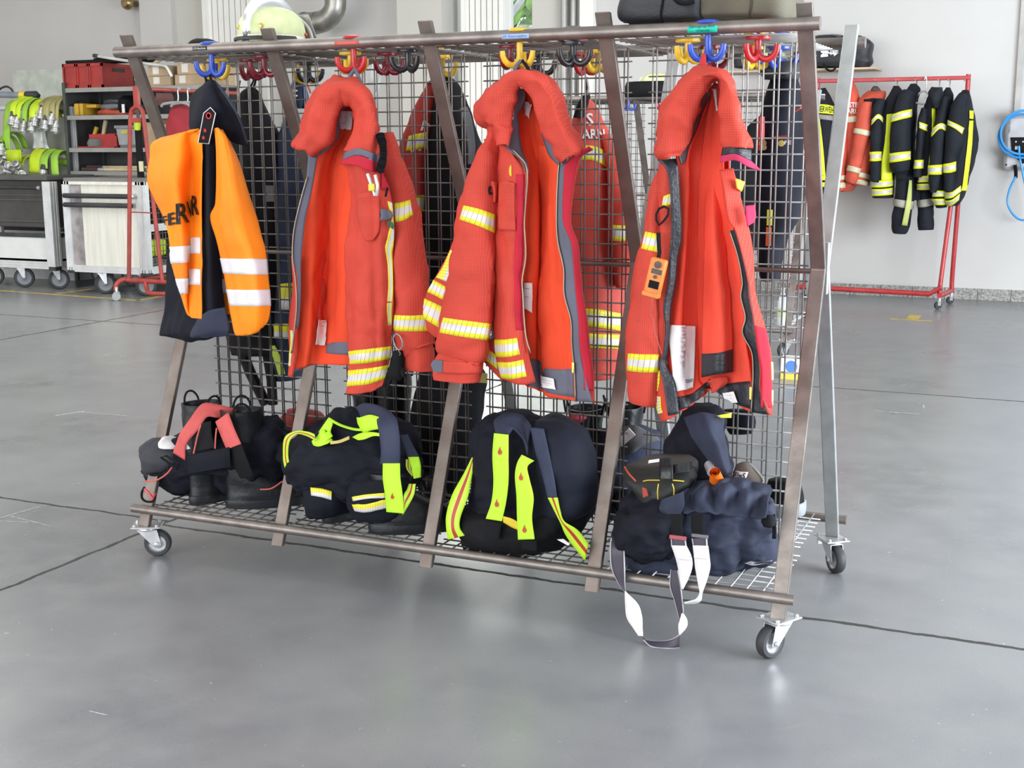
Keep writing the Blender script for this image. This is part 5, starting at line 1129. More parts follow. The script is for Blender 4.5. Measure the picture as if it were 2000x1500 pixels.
web('brace_dark', [((1193, 1050, -.44), (1222, 1056, -.44)), ((1191, 1072, -.47), (1220, 1072, -.47)), ((1194, 1110, -.478), (1221, 1110, -.478)), ((1208, 1140, -.481), (1221, 1140, -.479)), ((1219, 1156, -.483), (1222, 1156, -.48))], DK, t, nv=40)
web('side_strap', [((1500, 1100, -.30), (1508, 1095, -.30)), ((1470, 1104, -.33), (1480, 1098, -.31)), ((1455, 1100, -.36), (1462, 1096, -.34))], DK, t)
part('clip', MB().lathe([(.0, 0), (.018, .004), (.022, .02), (.016, .035), (0, .04)], at(1500, 1005, -.40), (.2, -.3, -.9), 14), BLACK, t)
web('clip_strap', [((1503, 1008, -.40), (1514, 1004, -.40)), ((1508, 1030, -.39), (1516, 1028, -.39)), ((1508, 1052, -.38), (1516, 1052, -.38))], BLACK, t)
# boots lying in the bundle
t = thing('boot', at(1290, 960, -.30), 'black leather boot with yellow piping lying on the blue grey trousers', 'boot')
BK2 = mat('boot_olive_black', (.016, .018, .016), .6, bump=.1)
Gb = loft([(905, 1225, 1352, -.28, .05), (915, 1218, 1358, -.29, .075), (935, 1222, 1360, -.31, .085), (958, 1245, 1340, -.33, .08), (980, 1252, 1320, -.34, .06), (990, 1258, 1310, -.34, .03)], 40, 40, (.006, (12, 12, 12), 2)); part('upper', gmb(Gb, True, True), BK2, t, autos=None)
part('tongue', gmb(loft([(890, 1262, 1348, -.24, .03), (900, 1250, 1360, -.25, .05), (912, 1245, 1362, -.26, .06), (930, 1250, 1360, -.27, .06)], 30, 16), True, True), mat('brown_lining', (.06, .055, .05), .8), t, autos=None)
web('ankle_strap', [((1288, 896, -.37), (1312, 894, -.36)), ((1288, 915, -.40), (1314, 912, -.40)), ((1288, 936, -.415), (1314, 936, -.415))], LEATH, t); web('ankle_strap', [((1315, 908, -.37), (1352, 902, -.32)), ((1315, 925, -.40), (1350, 920, -.36))], LEATH, t)
for pts in (((1256, 940, -.41), (1266, 938, -.415), (1288, 938, -.42)), ((1314, 938, -.42), (1326, 939, -.41), (1336, 940, -.40)), ((1285, 975, -.425), (1284, 960, -.43), (1286, 945, -.43)), ((1313, 945, -.43), (1316, 955, -.43), (1316, 968, -.42))): part('piping', MB().tube(cr(np.array([at(*q) for q in pts]), 12), .0018, 6), mat('yellow_piping', (.7, .5, .04), .6), t)
part('piping', MB().tube(cr(np.array([at(*q) for q in ((1220, 912, -.37), (1228, 925, -.40), (1242, 940, -.41))]), 12), .003, 6), mat('red_piping', (.42, .05, .03), .6), t)
part('emblem', MB().prism([at(*q, -.425) for q in ((1254, 952), (1262, 955), (1266, 968), (1256, 972))], (0, .003, 0)), mat('red_piping', (.4, 0, 0)), t, smooth=False)
Dl = [at(*q, -.345) for q in ((1266, 905), (1288, 902), (1288, 896), (1267, 899))]
lb = part('name_label', MB().prism(Dl, (0, .003, 0)), LABEL, t, smooth=False)
t = thing('boot_tongue', at(1462, 930, -.22), 'brown boot tongue with a small white name label beside the orange cone', 'boot tongue')
G = sheet([[(1440, 908, -.20), (1452, 904, -.21), (1464, 905, -.20)], [(1433, 930, -.22), (1458, 925, -.25), (1480, 925, -.22)], [(1436, 948, -.24), (1462, 950, -.27), (1492, 942, -.24)], [(1445, 962, -.25), (1468, 964, -.27), (1486, 958, -.25)]], 20, 24, (.002, (15, 15, 15), 3))
part('tongue', gmb(G), mat('brown_felt', (.115, .092, .078), .8, bump=.1), t, solid=.012, autos=None)
part('edge_binding', MB().tube(cr(np.array([at(*q) for q in ((1464, 905, -.205), (1480, 922, -.225), (1491, 940, -.245), (1478, 950, -.26))]), 20), .003, 6), mat('grey_binding', (.3, .29, .27), .7), t)
D = decal(G, [[(1440, 921), (1461, 925)], [(1438, 936), (1457, 944)]], .008, 8, 8); lb = part('name_label', gmb(D), LABEL, t, solid=.001, autos=None); part('lettering', text_on('Elw5', D, .08, .92, .12, .62, .0015), BLK, lb, smooth=False, autos=None)
t = thing('signal_cone', at(1398, 940, -.30), 'bright orange plastic cone lying between the boot and the brown tongue', 'cone')
CONE = mat('neon_orange', (1.0, .19, .01), .45)
c0 = at(1396, 922, -.36); c1 = at(1402, 948, -.30)
part('cone', MB().tube([c0, c0*.5+c1*.5, c1], [.015, .021, .025], 20, caps=False).tube([c1, c0], [.022, .010], 20, caps=False), CONE, t); part('rim', MB().tube([c0+(c0-c1)*.02, c0], [.0155, .0155], 20, caps=False), CONE, t)
part('torch_head', MB().tube([at(1386, 908, -.25), at(1392, 922, -.28)], .018, 14), mat('silver_plastic', (.5, .52, .56), .3, .5), t)
# jacket bundle and gloves above
t = thing('softshell_jacket', at(1360, 900, -.15), 'dark blue softshell jacket crumpled behind the boots on the right', 'jacket')
G = body('body', t, [(790, 1330, 1400, -.08, .03), (815, 1318, 1418, -.10, .06), (850, 1300, 1412, -.12, .08), (885, 1298, 1420, -.14, .10), (915, 1290, 1428, -.16, .11), (935, 1300, 1425, -.17, .09)], NAVY, (.016, (9, 9, 7), 44.0), nu=50, nv=50)
cloth('sleeve', sheet([[(1335, 815, -.17), (1375, 805, -.20), (1415, 815, -.17)], [(1345, 845, -.20), (1385, 840, -.25), (1414, 850, -.20)], [(1370, 880, -.24), (1400, 872, -.27), (1420, 880, -.23)], [(1395, 915, -.27), (1412, 905, -.28), (1428, 910, -.25)], [(1415, 930, -.28), (1420, 926, -.28), (1428, 922, -.27)]], 24, 40, (.006, (12, 12, 10), 46)), NAVY2, t, .006)
web('yellow_flash', [((1400, 812, -.20), (1429, 806, -.18)), ((1408, 816, -.20), (1428, 816, -.18))], mat('flash_yellow', (.75, .75, .04), .6), t)
t = thing('work_glove', at(1450, 845, .10), 'dark glove hanging behind the mesh below the third red jacket', 'glove')
G = loft([(800, 1412, 1470, .10, .02), (820, 1416, 1478, .10, .025), (838, 1418, 1476, .10, .025), (848, 1424, 1468, .10, .015)], 28, 20, (.004, (16, 16, 16), 3)); part('hand', gmb(G, True, True), NAVY, t, autos=None)

# ================================================================== ON TOP OF THE RACK
HEL = mat('helmet_luminous', (.66, .70, .40), .4, var=.10, vscale=18, col2=(.55, .60, .30)); HELT = mat('helmet_tan_shade', (.62, .66, .37), .4, var=.1)
ALU = mat('polished_aluminium', (.72, .74, .77), .25, .9, var=.05)
def helmet(loc, rz, label, s=1.0, shell=None, full=True):
    """fire helmet: dome, comb, brim, visor rim, neck flap; nose towards local -x"""
    t = thing('fire_helmet', loc, label, 'helmet'); o = np.array(loc, float); ca, sa = math.cos(rz)*s, math.sin(rz)*s
    W = lambda V: np.asarray(V, float) @ np.array([[ca, -sa, 0], [sa, ca, 0], [0, 0, s*.88]]).T+o
    n = 40; a = 2*PI*np.arange(n)/n
    prof = [(0, 1.0, .02), (.016, 1.035, .0), (.04, 1.03, 0), (.068, .99, 0), (.095, .88, .0), (.116, .70, 0), (.130, .45, 0), (.137, .18, 0), (.138, .01, 0)]
    G = np.array([[(.142*k*math.cos(q)+.0, .108*k*math.sin(q), .055+z-(.03*math.cos(q) if z < .01 else 0)*0) for q in a] for z, k, _ in prof])
    part('shell', MB().grid(W(G), True, True), shell or HEL, t)
    # brim / lower edge, dipping at the neck
    E = np.array([[(.150*k*math.cos(q), .114*k*math.sin(q), .055+dz-.045*max(0, math.cos(q))**2) for q in a] for k, dz in ((1.0, .012), (1.045, .008), (1.05, -.004), (1.0, -.006))])
    part('edge_rim', MB().grid(W(E), True), mat('helmet_rim_pale', (.80, .76, .70), .4), t)
    if not full: 
        return t
    # comb
    P = []
    for k in range(21):
        q = PI*(k/20)*.96; r = .148; P.append((-(r+.0)*math.cos(q)*1.0, 0, .058+.142*math.sin(q)**.9))
    P = np.array(P); Gc = []
    for i, p_ in enumerate(P):
        hgt = .010+.030*math.sin(PI*i/20); dn = p_-np.array([0, 0, .05]); dn /= np.linalg.norm(dn)
        Gc.append([p_-dn*.03+[0, w_, 0] if k in (0, 5) else p_+dn*hgt*k2+[0, w_, 0] for k, (w_, k2) in enumerate(((-.022, 0), (-.012, .45), (-.006, 1), (.006, 1), (.012, .45), (.022, 0)))])
    part('comb', MB().grid(W(np.array(Gc))), ALU, t, solid=.002)
    # front visor guard: lower front shield with black gap
    V_ = np.array([[(-.150*k*math.cos(q), .118*k*math.sin(q), z) for q in np.linspace(-1.35, 1.35, 26)] for k, z in ((.99, .048), (1.05, .03), (1.12, .0))])
    part('front_shield', MB().grid(W(V_)), shell or HEL, t, solid=.003)
    V_ = np.array([[(-.152*k*math.cos(q), .118*k*math.sin(q), z) for q in np.linspace(-1.5, 1.5, 26)] for k, z in ((1.0, .062), (1.06, .054), (1.065, .046), (1.0, .05))])
    part('black_gasket', MB().grid(W(V_)), RUBBER, t, solid=.002)
    V_ = np.array([[(-.150*k*math.cos(q), w_+.0, z) for w_ in (-.014, .014)] for q, k, z in ((0, 1.02, .05), (0, 1.07, .03), (0, 1.14, -.002))])
    part('shield_strip', MB().grid(W(V_)), ALU, t, solid=.004)
    for q in (-.5, .5, ):
        c = W([(-.142*math.cos(q)*1.02, .108*math.sin(q)*1.02, .10)])[0]; nrm = W([(-math.cos(q), math.sin(q), .1)])[0]-W([(0, 0, 0)])[0]
        part('rivet', MB().lathe([(0, -.004), (.008, -.002), (.008, .003), (.004, .005), (0, .005)], c, nrm, 12), BRASS, t)
    V_ = np.array([[(.150*math.cos(q)*k, .118*math.sin(q)*k, z) for q in np.linspace(-1.1, .9, 20)] for k, z in ((1.0, .085), (1.03, .066))])
    c_ = -.62
    V_ = np.array([[(.146*math.cos(q), .111*math.sin(q)*1.02, z) for q in np.linspace(-1.05, -.35, 12)] for z in (.085, .070)])
    part('red_strip', MB().grid(W(V_*np.array([1.035, 1.035, 1]))), mat('red_reflective', (.65, .07, .04), .5), t, solid=.002)
    # chin / visor strap loop and neck guard at the back
    P = [(.10, -.02, .165), (.135, -.03, .15), (.160, -.045, .12), (.165, -.06, .08), (.150, -.075, .03), (.135, -.08, .01)]
    part('neck_strap', MB().tube(W(cr(np.array(P), 24)), .007*s, 8), mat('clear_grey', (.62, .60, .56), .35), t)
    V_ = np.array([[(.15+.10*k, w_, .17*(1-k)**1.2-.0) for w_ in (-.06, -.02, .03, .07)] for k in np.linspace(0, 1, 10)])
    part('neck_flap', MB().grid(W(V_)), mat('silver_neck_cloth', (.52, .50, .47), .4, .3), t, solid=.003)
    V_ = np.array([[(-.155*math.cos(q)*k, .135*math.sin(q)*k, z) for q in np.linspace(-2.2, 1.5, 30)] for k, z in ((.98, .012), (1.06, .003))])
    part('leather_band', MB().grid(W(V_)), mat('worn_leather', (.07, .055, .05), .5, bump=.1), t, solid=.004)
    part('buckle', MB().tube(W(np.array([(.115, -.105, .03), (.135, -.095, .035), (.14, -.09, .015), (.12, -.10, .005)])), .004, 6, closed=True), ZINC, t)
    return t
helmet((-.665, -.23, ZT-.010), 1.5, 'cream luminous fire helmet with metal comb on top of the main rack', .90)
t = thing('cloth_hat', at(398, 84, -.12), 'black peaked cloth hat lying left of the cream helmet on the rack', 'hat')
part('crown', gmb(loft([(75, 392, 404, -.02, .04), (79, 388, 410, -.02, .06), (86, 386, 416, -.02, .08), (92, 384, 420, -.02, .085)], 24, 14, (.004, (20, 20, 20), 2)), True, True), BLACK, t, autos=None)
part('peak', MB().box(at(408, 91, -.14), (.09, .06, .006)), BLACK, t, bev=.002)
# two bags
def bag(name, lab, lv, m, m2, wr, seams, handle=None):
    t = thing(name, at((lv[-1][1]+lv[-1][2])/2, lv[-1][0], lv[-1][3]), lab, 'bag')
    G = loft(lv, 72, 50, wr, 5.0); part('body', gmb(G, True, True), m, t, autos=None)
    for pts in seams: part('seam', MB().tube(cr(np.array([place(G, np.array([q], float), .002, True)[0] for q in pts]), 24), .0035, 6), m2, t)
    return t, G
t, G = bag('equipment_bag', 'black zipped bag on top of the rack beside the olive bag', [(-75, 1246, 1398, -.22, .10), (-40, 1240, 1400, -.22, .13), (0, 1233, 1400, -.22, .15), (25, 1226, 1398, -.22, .15), (42, 1228, 1396, -.22, .145), (50, 1236, 1390, -.22, .13)], mat('black_nylon', (.018, .018, .022), .55, bump=.15, bscale=140), BLACK, (.005, (9, 9, 9), 3), [[(1297, 48), (1299, 25), (1302, 0), (1304, -20)], [(1232, 47), (1260, 51), (1300, 52)]])
part('handle', MB().tube(cr(np.array([at(*q) for q in ((1318, -2, -.38), (1326, 4, -.385), (1340, 6, -.385), (1356, 2, -.38))]), 16), .007, 8), BLACK, t)
OLV = mat('olive_canvas', (.100, .086, .060), .8, var=.12, vscale=6, bump=.15, bscale=160, col2=(.155, .142, .10))
t, G = bag('canvas_bag', 'olive canvas bag on top of the rack at its right end', [(-80, 1370, 1560, -.20, .12), (-40, 1372, 1558, -.20, .15), (0, 1374, 1557, -.20, .155), (25, 1378, 1553, -.20, .155), (38, 1382, 1548, -.20, .15), (44, 1390, 1540, -.20, .13)], OLV, mat('olive_dark', (.06, .05, .035), .8), (.006, (7, 7, 7), 6), [[(1466, 42), (1468, 20), (1470, 0), (1470, -20)], [(1385, 41), (1425, 43), (1466, 38), (1520, 42)]])
# ================================================================== GARMENTS ON THE FAR SIDE OF THE MAIN RACK (seen through the mesh)
DRED = mat('dark_red_cloth', (.46, .040, .030), .75, var=.08, bump=.1, bscale=170)
INKB = mat('deep_blue_cloth', (.010, .019, .050), .78, var=.15, bump=.1, bscale=160)
GRYC = mat('slate_grey_cloth', (.12, .125, .135), .75, var=.1, bump=.1, bscale=160)
LGTXT = mat('white_transfer', (.75, .72, .72), .6)
def hang(name, label, cat_, lv, m, wr=(.010, (9, 9, 6), 1.0), hook_at=None, nu=44, nv=56, p=2.2):
    t = thing(name, at((lv[0][1]+lv[0][2])/2, lv[0][0], lv[0][3]), label, cat_)
    G = loft(lv, nu, nv, wr, p); part('body', gmb(G, True, True), m, t, autos=None)
    if hook_at:
        x, y, d = hook_at; c = (lv[0][1]+lv[0][2])/2
        part('hanging_loop', MB().tube(cr(np.array([at(c-3, lv[0][0]+2, lv[0][3]), at(x-2, (y+lv[0][0])/2, d), at(x, y, d), at(x+2, (y+lv[0][0])/2, d), at(c+3, lv[0][0]+2, lv[0][3])]), 20), .004, 6), BLACK, t)
    return t, G
t, G = hang('hooded_jacket', 'black hooded jacket hanging behind the mesh right of the orange vest', 'jacket', [(168, 487, 497, .20, .02), (185, 474, 508, .21, .05), (225, 458, 522, .22, .08), (270, 446, 540, .22, .10), (340, 440, 556, .23, .12), (450, 440, 566, .23, .13), (560, 444, 566, .23, .13), (640, 450, 562, .23, .12), (690, 458, 556, .23, .10)], BLACK, hook_at=(497, 148, .18))
part('grey_key_tag', MB().box(at(527, 378, .08), (.03, .006, .06)), mat('grey_tag', (.12, .11, .11), .6), t)
part('strap', MB().tube([at(470, 680, .2), at(490, 730, .2), at(520, 790, .2)], .022, 8).tube([at(520, 680, .2), at(530, 740, .2), at(533, 790, .2)], .02, 8), BLACK, t, kind='stuff')
t, G = hang('work_jacket', 'dark blue work jacket with lime bands hanging behind the second post', 'jacket', [(228, 555, 572, .26, .03), (260, 552, 590, .27, .06), (320, 545, 618, .28, .09), (420, 535, 640, .28, .12), (540, 528, 645, .28, .12), (620, 522, 640, .28, .12), (665, 530, 600, .28, .10), (700, 535, 590, .28, .09), (740, 545, 585, .28, .07)], INKB)
band(t, G, [(546, 555), (560, 553), (580, 552)], [(548, 605), (560, 605), (580, 605)], TAPE2, 'reflective_band', .004, True)
band(t, G, [(524, 632), (545, 632), (575, 632)], [(526, 658), (548, 660), (575, 660)], TAPE2, 'reflective_band', .004, True)
web('lime_strap', [((526, 675, .14), (537, 675, .14)), ((536, 705, .14), (549, 702, .14)), ((545, 735, .14), (557, 730, .14))], mat('dull_lime', (.42, .52, .05), .7), t)
t = thing('padded_pouch', at(582, 158, .25), 'dark blue padded pouch with white marks and bright blue flap on a back hook', 'pouch')
part('pad', gmb(loft([(156, 576, 582, .24, .01), (163, 572, 586, .24, .02), (180, 571, 588, .24, .025), (200, 575, 590, .24, .02), (212, 580, 588, .24, .01)], 20, 20), True, True), INKB, t, autos=None)
part('flap', gmb(loft([(164, 588, 593, .27, .01), (180, 588, 600, .27, .015), (212, 590, 606, .27, .015)], 16, 12), True, True), mat('bright_blue_cloth', (.02, .07, .32), .6), t, autos=None)
for yy in (168, 177, 187): part('white_mark', MB().box(at(577, yy, .207), (.016, .004, .006)), LABEL, t)
part('cord', MB().tube([at(597, 155, .26), at(601, 166, .26), at(607, 182, .27)], .004, 6), mat('red_cord2', (.7, .12, .06), .6), t)
t, G = hang('fire_jacket', 'dark red fire jacket seen behind the middle post and mesh', 'jacket', [(160, 834, 842, .14, .02), (185, 826, 850, .16, .05), (225, 812, 858, .18, .09), (270, 798, 860, .19, .11), (320, 786, 858, .2, .12), (380, 788, 855, .2, .12), (440, 800, 850, .2, .11), (470, 818, 846, .2, .08)], DRED, hook_at=(862, 142, .08))
for s_, q in (('A', [(816, 240), (838, 230), (842, 246), (820, 256)]), ('MT', [(800, 282), (836, 270), (840, 288), (803, 298)])): part('lettering', text_decal(s_, G, q, .004, True), LGTXT, t, smooth=False, autos=None)
band(t, G, [(799, 266), (815, 261), (834, 258)], [(794, 294), (812, 292), (830, 288)], None, 'reflective_band', .005, True)
band(t, G, [(804, 384), (815, 382), (840, 380)], [(804, 412), (818, 414), (842, 412)], None, 'reflective_band', .004, True)
t, G = hang('softshell_jacket', 'black and grey softshell jacket hanging behind the mesh between the red jackets', 'jacket', [(150, 872, 878, .16, .02), (172, 862, 892, .18, .05), (210, 850, 908, .2, .09), (270, 842, 928, .22, .12), (340, 838, 942, .22, .13), (440, 836, 940, .22, .13), (560, 832, 920, .22, .13), (650, 830, 900, .22, .12), (720, 832, 890, .22, .10)], BLACK, hook_at=(866, 142, .1))
web('grey_shoulder', [((898, 212, .09), (912, 208, .14)), ((908, 240, .08), (922, 238, .14)), ((914, 290, .07), (928, 290, .14)), ((914, 320, .08), (922, 322, .12))], GRYC, t)
t, G = hang('fire_trousers', 'black trousers with yellow hem tag hanging behind the mesh below the middle jackets', 'trousers', [(700, 830, 930, .2, .08), (740, 822, 948, .2, .10), (780, 812, 940, .2, .11), (830, 806, 935, .2, .12), (890, 812, 925, .2, .12), (950, 824, 905, .2, .10), (985, 835, 890, .2, .07)], BLACK)
part('hem_tag', MB().box(at(942, 738, .09), (.04, .006, .035)), mat('dull_yellow', (.5, .42, .1), .6), t)
t, G = hang('fire_jacket', 'red fire jacket with white lettering behind the mesh beside the fourth post', 'jacket', [(190, 1146, 1150, .18, .02), (205, 1136, 1160, .19, .05), (240, 1118, 1178, .2, .09), (290, 1100, 1192, .21, .12), (360, 1092, 1204, .22, .13), (470, 1090, 1214, .22, .14), (580, 1092, 1216, .22, .14), (680, 1096, 1212, .22, .13), (712, 1100, 1206, .22, .11), (740, 1110, 1195, .22, .08)], mat('red_cloth_back', (.60, .070, .050), .75, var=.06, bump=.1, bscale=170), hook_at=(1146, 150, .14))
for s_, q in (('S', [(1144, 222), (1156, 222), (1158, 246), (1145, 246)]), ('ARN', [(1137, 253), (1178, 253), (1180, 271), (1137, 271)])): part('lettering', text_decal(s_, G, q, .005, True), LGTXT, t, smooth=False, autos=None)
band(t, G, [(1132, 284), (1160, 286), (1190, 300)], [(1132, 312), (1160, 314), (1188, 330)], None, 'reflective_band', .004, True)
band(t, G, [(1140, 602), (1170, 604), (1212, 612)], [(1140, 636), (1170, 640), (1210, 646)], None, 'reflective_band', .004, True)
band(t, G, [(1142, 650), (1170, 652), (1208, 654)], [(1142, 678), (1170, 680), (1206, 682)], None, 'reflective_band', .004, True)
Sb = tubeg([(1180, 265, .18, 10, .03), (1196, 320, .17, 15, .04), (1205, 390, .16, 17, .05), (1210, 460, .16, 18, .05), (1214, 520, .16, 17, .05), (1216, 560, .16, 12, .04)], 24, 50, (.006, (12, 12, 8), 66)); part('sleeve', gmb(Sb, True, True), RED, t, autos=None)
band(t, Sb, [(1196, 439), (1208, 440), (1222, 441)], [(1196, 470), (1208, 471), (1222, 471)], None, 'reflective_band', .004, True)
part('white_cord', MB().tube([at(1147, 150, .12), at(1150, 172, .12), at(1148, 184, .13)], .004, 6), LABEL, t)
part('dark_collar', gmb(loft([(186, 1140, 1150, .12, .02), (205, 1130, 1146, .11, .03), (230, 1122, 1136, .10, .03)], 16, 14), True, True), BLACK, t, autos=None)
t, G = hang('work_jacket', 'navy work jacket with red piping hanging behind the mesh beside the right end post', 'jacket', [(148, 1505, 1560, .18, .05), (175, 1498, 1566, .2, .08), (215, 1488, 1568, .22, .10), (270, 1478, 1570, .22, .11), (340, 1476, 1570, .22, .11), (420, 1474, 1562, .22, .11), (470, 1478, 1540, .22, .10), (520, 1482, 1526, .22, .08), (546, 1486, 1524, .22, .06)], NAVY, p=2.6)
part('hood', gmb(loft([(118, 1500, 1552, .14, .03), (128, 1488, 1562, .16, .07), (142, 1486, 1564, .16, .08), (156, 1494, 1562, .16, .06)], 30, 20, (.008, (12, 12, 12), 7)), True, True), mat('charcoal_cloth', (.030, .031, .036), .7, bump=.1), t, autos=None)
part('red_strap', MB().tube([at(1486, 228, .09), at(1486, 262, .09), at(1484, 292, .10)], .012, 8), mat('red_webbing', (.6, 0, 0)), t)
for pts in (((1552, 218, .10), (1562, 212, .10), (1570, 207, .12)), ((1512, 268, .09), (1526, 267, .09), (1540, 266, .09))): part('piping', MB().tube([at(*q) for q in pts], .003, 6), mat('red_piping', (.42, 0, 0)), t)
part('emblem', MB().lathe([(.010, 0), (.010, .003), (0, .004)], at(1526, 280, .095), (0, -1, 0), 12), mat('gold_print', (.6, .48, .12), .5), t)
part('lettering', text_flat('FE', at(1532, 282, .092), (.022, 0, 0), (0, 0, .012)), LGTXT, t, smooth=False, autos=None)
part('key_bunch', MB().lathe([(.012, 0), (.012, .004)], at(1490, 280, .085), (0, -1, 0), 10).lathe([(.009, 0), (.009, .004)], at(1492, 288, .085), (.2, -1, 0), 10), mat('brass', (0, 0, 0)), t, kind='stuff')
for (px, py, c) in ((1503, 420, 'flash_yellow'), (1502, 440, 'flash_orange')):
    pass
t = thing('leg_strap', at(1500, 420, .1), 'yellow and orange reflective strap hanging below the navy jacket behind the mesh', 'strap')
FO = mat('flash_orange', (.75, .13, .03), .6)
part('yellow_end', MB().box(at(1503, 425, .10), (.016, .006, .05)), mat('flash_yellow', (.75, .75, .04), .6), t); part('orange_band', MB().box(at(1501, 462, .10), (.016, .006, .06)), FO, t)
# bottom shelf, far side
def rb(px, py, ang, lab, h=.34, s=1.0, z=None): 
    p_ = gnd(px, py, ZS); return boot((p_[0], p_[1], ZS), ang, h, lab, s)
boot((-.62, .30, ZS), -1.3, .36, 'black boot on the far shelf showing behind the second post', 1.0)
boot((-.48, .28, ZS), -1.5, .42, 'tall black boot on the far shelf behind the lime webbing trousers', 1.05)
boot((-.30, .29, ZS), -1.3, .34, 'black boot on the far shelf right of the tall boot', 1.0)
boot((.30, .28, ZS), -1.4, .36, 'black boot on the far shelf showing left of the fourth post', 1.0)
boot((.44, .27, ZS), -1.2, .38, 'black boot on the far shelf showing right of the fourth post', 1.0)
t = thing('trousers', (.48, .26, ZS+.01), 'grey and blue trousers with a white tag bundled on the far shelf', 'trousers')
G = loft([(832, 1170, 1250, .20, .06), (850, 1158, 1288, .22, .10), (880, 1150, 1292, .24, .14), (915, 1148, 1285, .25, .16), (960, 1150, 1270, .25, .16), (995, 1160, 1250, .25, .12)], 50, 40, (.018, (8, 8, 8), 51)); part('legs', gmb(G, True, True), NAVY2, t, autos=None)
part('grey_flap', gmb(sheet([[(1205, 838, .10), (1240, 830, .08), (1285, 852, .10)], [(1205, 862, .08), (1240, 862, .05), (1288, 862, .09)], [(1210, 890, .07), (1235, 885, .05), (1262, 868, .08)]], 20, 16, (.006, (12, 12, 12), 3))), GRYC, t, solid=.006, autos=None)
part('white_tag', MB().prism([at(*q, .045) for q in ((1203, 862), (1228, 836), (1241, 850), (1215, 872))], (0, .004, 0)), LABEL, t, smooth=False)
t = thing('cloth_strap', at(1130, 812, .15), 'pink red cloth strap end lying on the far shelf left of the fourth post', 'strap')
part('webbing', gmb(loft([(806, 1118, 1140, .15, .03), (815, 1108, 1150, .15, .04), (824, 1112, 1140, .15, .03)], 20, 12, (.004, (16, 16, 16), 2)), True, True), mat('pink_red', (.55, .07, .10), .7), t, autos=None)
t = thing('cloth_bag', at(585, 830, .12), 'red cloth bag with a small white patch lying behind the second post', 'bag')
part('pouch', gmb(loft([(800, 560, 610, .14, .04), (820, 548, 625, .15, .08), (845, 546, 620, .15, .09), (862, 556, 600, .15, .05)], 24, 16, (.010, (12, 12, 12), 4)), True, True), mat('deep_red', (.35, .03, .03), .7), t, autos=None)
part('white_patch', MB().box(at(553, 803, .07), (.03, .005, .014)), LABEL, t)
t = thing('trainer_shoe', (1.05, .30, ZS), 'dark trainer with a white sole on the far shelf at the right', 'shoe')
part('upper', gmb(loft([(935, 1500, 1562, .28, .04), (948, 1496, 1566, .29, .05), (968, 1498, 1570, .30, .05), (982, 1500, 1572, .30, .05)], 28, 16, (.004, (16, 16, 16), 2)), True, True), BLACK, t, autos=None)
part('sole', gmb(loft([(980, 1500, 1574, .30, .055), (994, 1500, 1574, .30, .056), (1005, 1506, 1572, .30, .05)], 28, 8), True, True), mat('pale_sole', (.30, .33, .36), .5), t, autos=None)
# ---- things on and in the rack behind
helmet((-1.00, 5.05, ZT), 1.3, 'pale helmet with black neck cover on the rear rack, left one', 1.05, None, False)
helmet((-.62, 5.05, ZT), 1.3, 'pale helmet with black neck cover on the rear rack, beside the fourth post', 1.05, None, False)
for x_ in (-1.02, -.66):
    t = thing('neck_cover', (x_, 4.93, ZT), 'black cloth neck cover draped in front of the %s pale helmet on the rear rack' % ('left' if x_ < -.9 else 'right'), 'cover')
    g_ = sheet([[(0, 0, 0)]*3]*2, 3, 2) if False else None
    n_ = 24; a_ = np.linspace(PI*1.02, PI*1.98, n_); Gc = np.array([[(x_+.19*k*math.cos(q), 5.03+.14*k*math.sin(q), ZT+z) for q in a_] for k, z in ((1.0, .11), (1.08, .07), (1.14, .0))])
    part('cloth', gmb(Gc), BLACK, t, solid=.006)
for i_, (xx, lb, m_) in enumerate(((.10, 'black jacket hanging on the rear rack behind the right end post', BLACK), (-.12, 'navy trousers hanging on the rear rack seen through the right mesh bay', NAVY), (-1.75, 'dark jacket hanging on the rear rack at its left side', BLACK))):
    x0 = xx-.30; c = np.array([x0, 4.93, 1.0]); n_ = 30; a_ = 2*PI*np.arange(n_)/n_
    lv = [(1.66, .02, .02), (1.58, .10, .05), (1.45, .17, .08), (1.2, .20, .10), (.9, .20, .11), (.75, .19, .10)]
    Gc = cr(np.array([[(x0+w_*math.cos(q), 4.93+d_*math.sin(q), z) for q in a_] for z, w_, d_ in lv]), 36); Gc = wrinkle(Gc, .012, (8, 8, 5), True)
    t = thing('work_jacket', (x0, 4.93, 1.66), lb, 'jacket'); part('body', gmb(Gc, True, True), m_, t, autos=None); part('hanging_loop', MB().tube([(x0, 4.93, 1.65), (x0, 4.95, 1.72)], .006, 6), BLACK, t)
t = thing('water_bottle', np.array([-.04, 5.08, ZS]), 'clear plastic bottle standing on the rear rack shelf, seen through the right mesh', 'bottle')
b_ = np.array([-.04, 5.08, ZS]); PET = mat('clear_plastic', (.75, .80, .84), .15); part('body', MB().lathe([(.033, 0), (.036, .01), (.036, .16), (.028, .20), (.013, .235), (.013, .255)], b_, (0, 0, 1), 18), PET, t); part('label_band', MB().lathe([(.0365, .06), (.0365, .13)], b_, (0, 0, 1), 18), mat('bottle_label', (.62, .74, .45), .5), t); part('cap', MB().lathe([(.015, .255), (.015, .27), (0, .271)], b_, (0, 0, 1), 14), WHT, t)
t = thing('carton', gnd(1540, 742, 0.0), 'white blue and yellow carton standing on the floor under the rear rack', 'box')
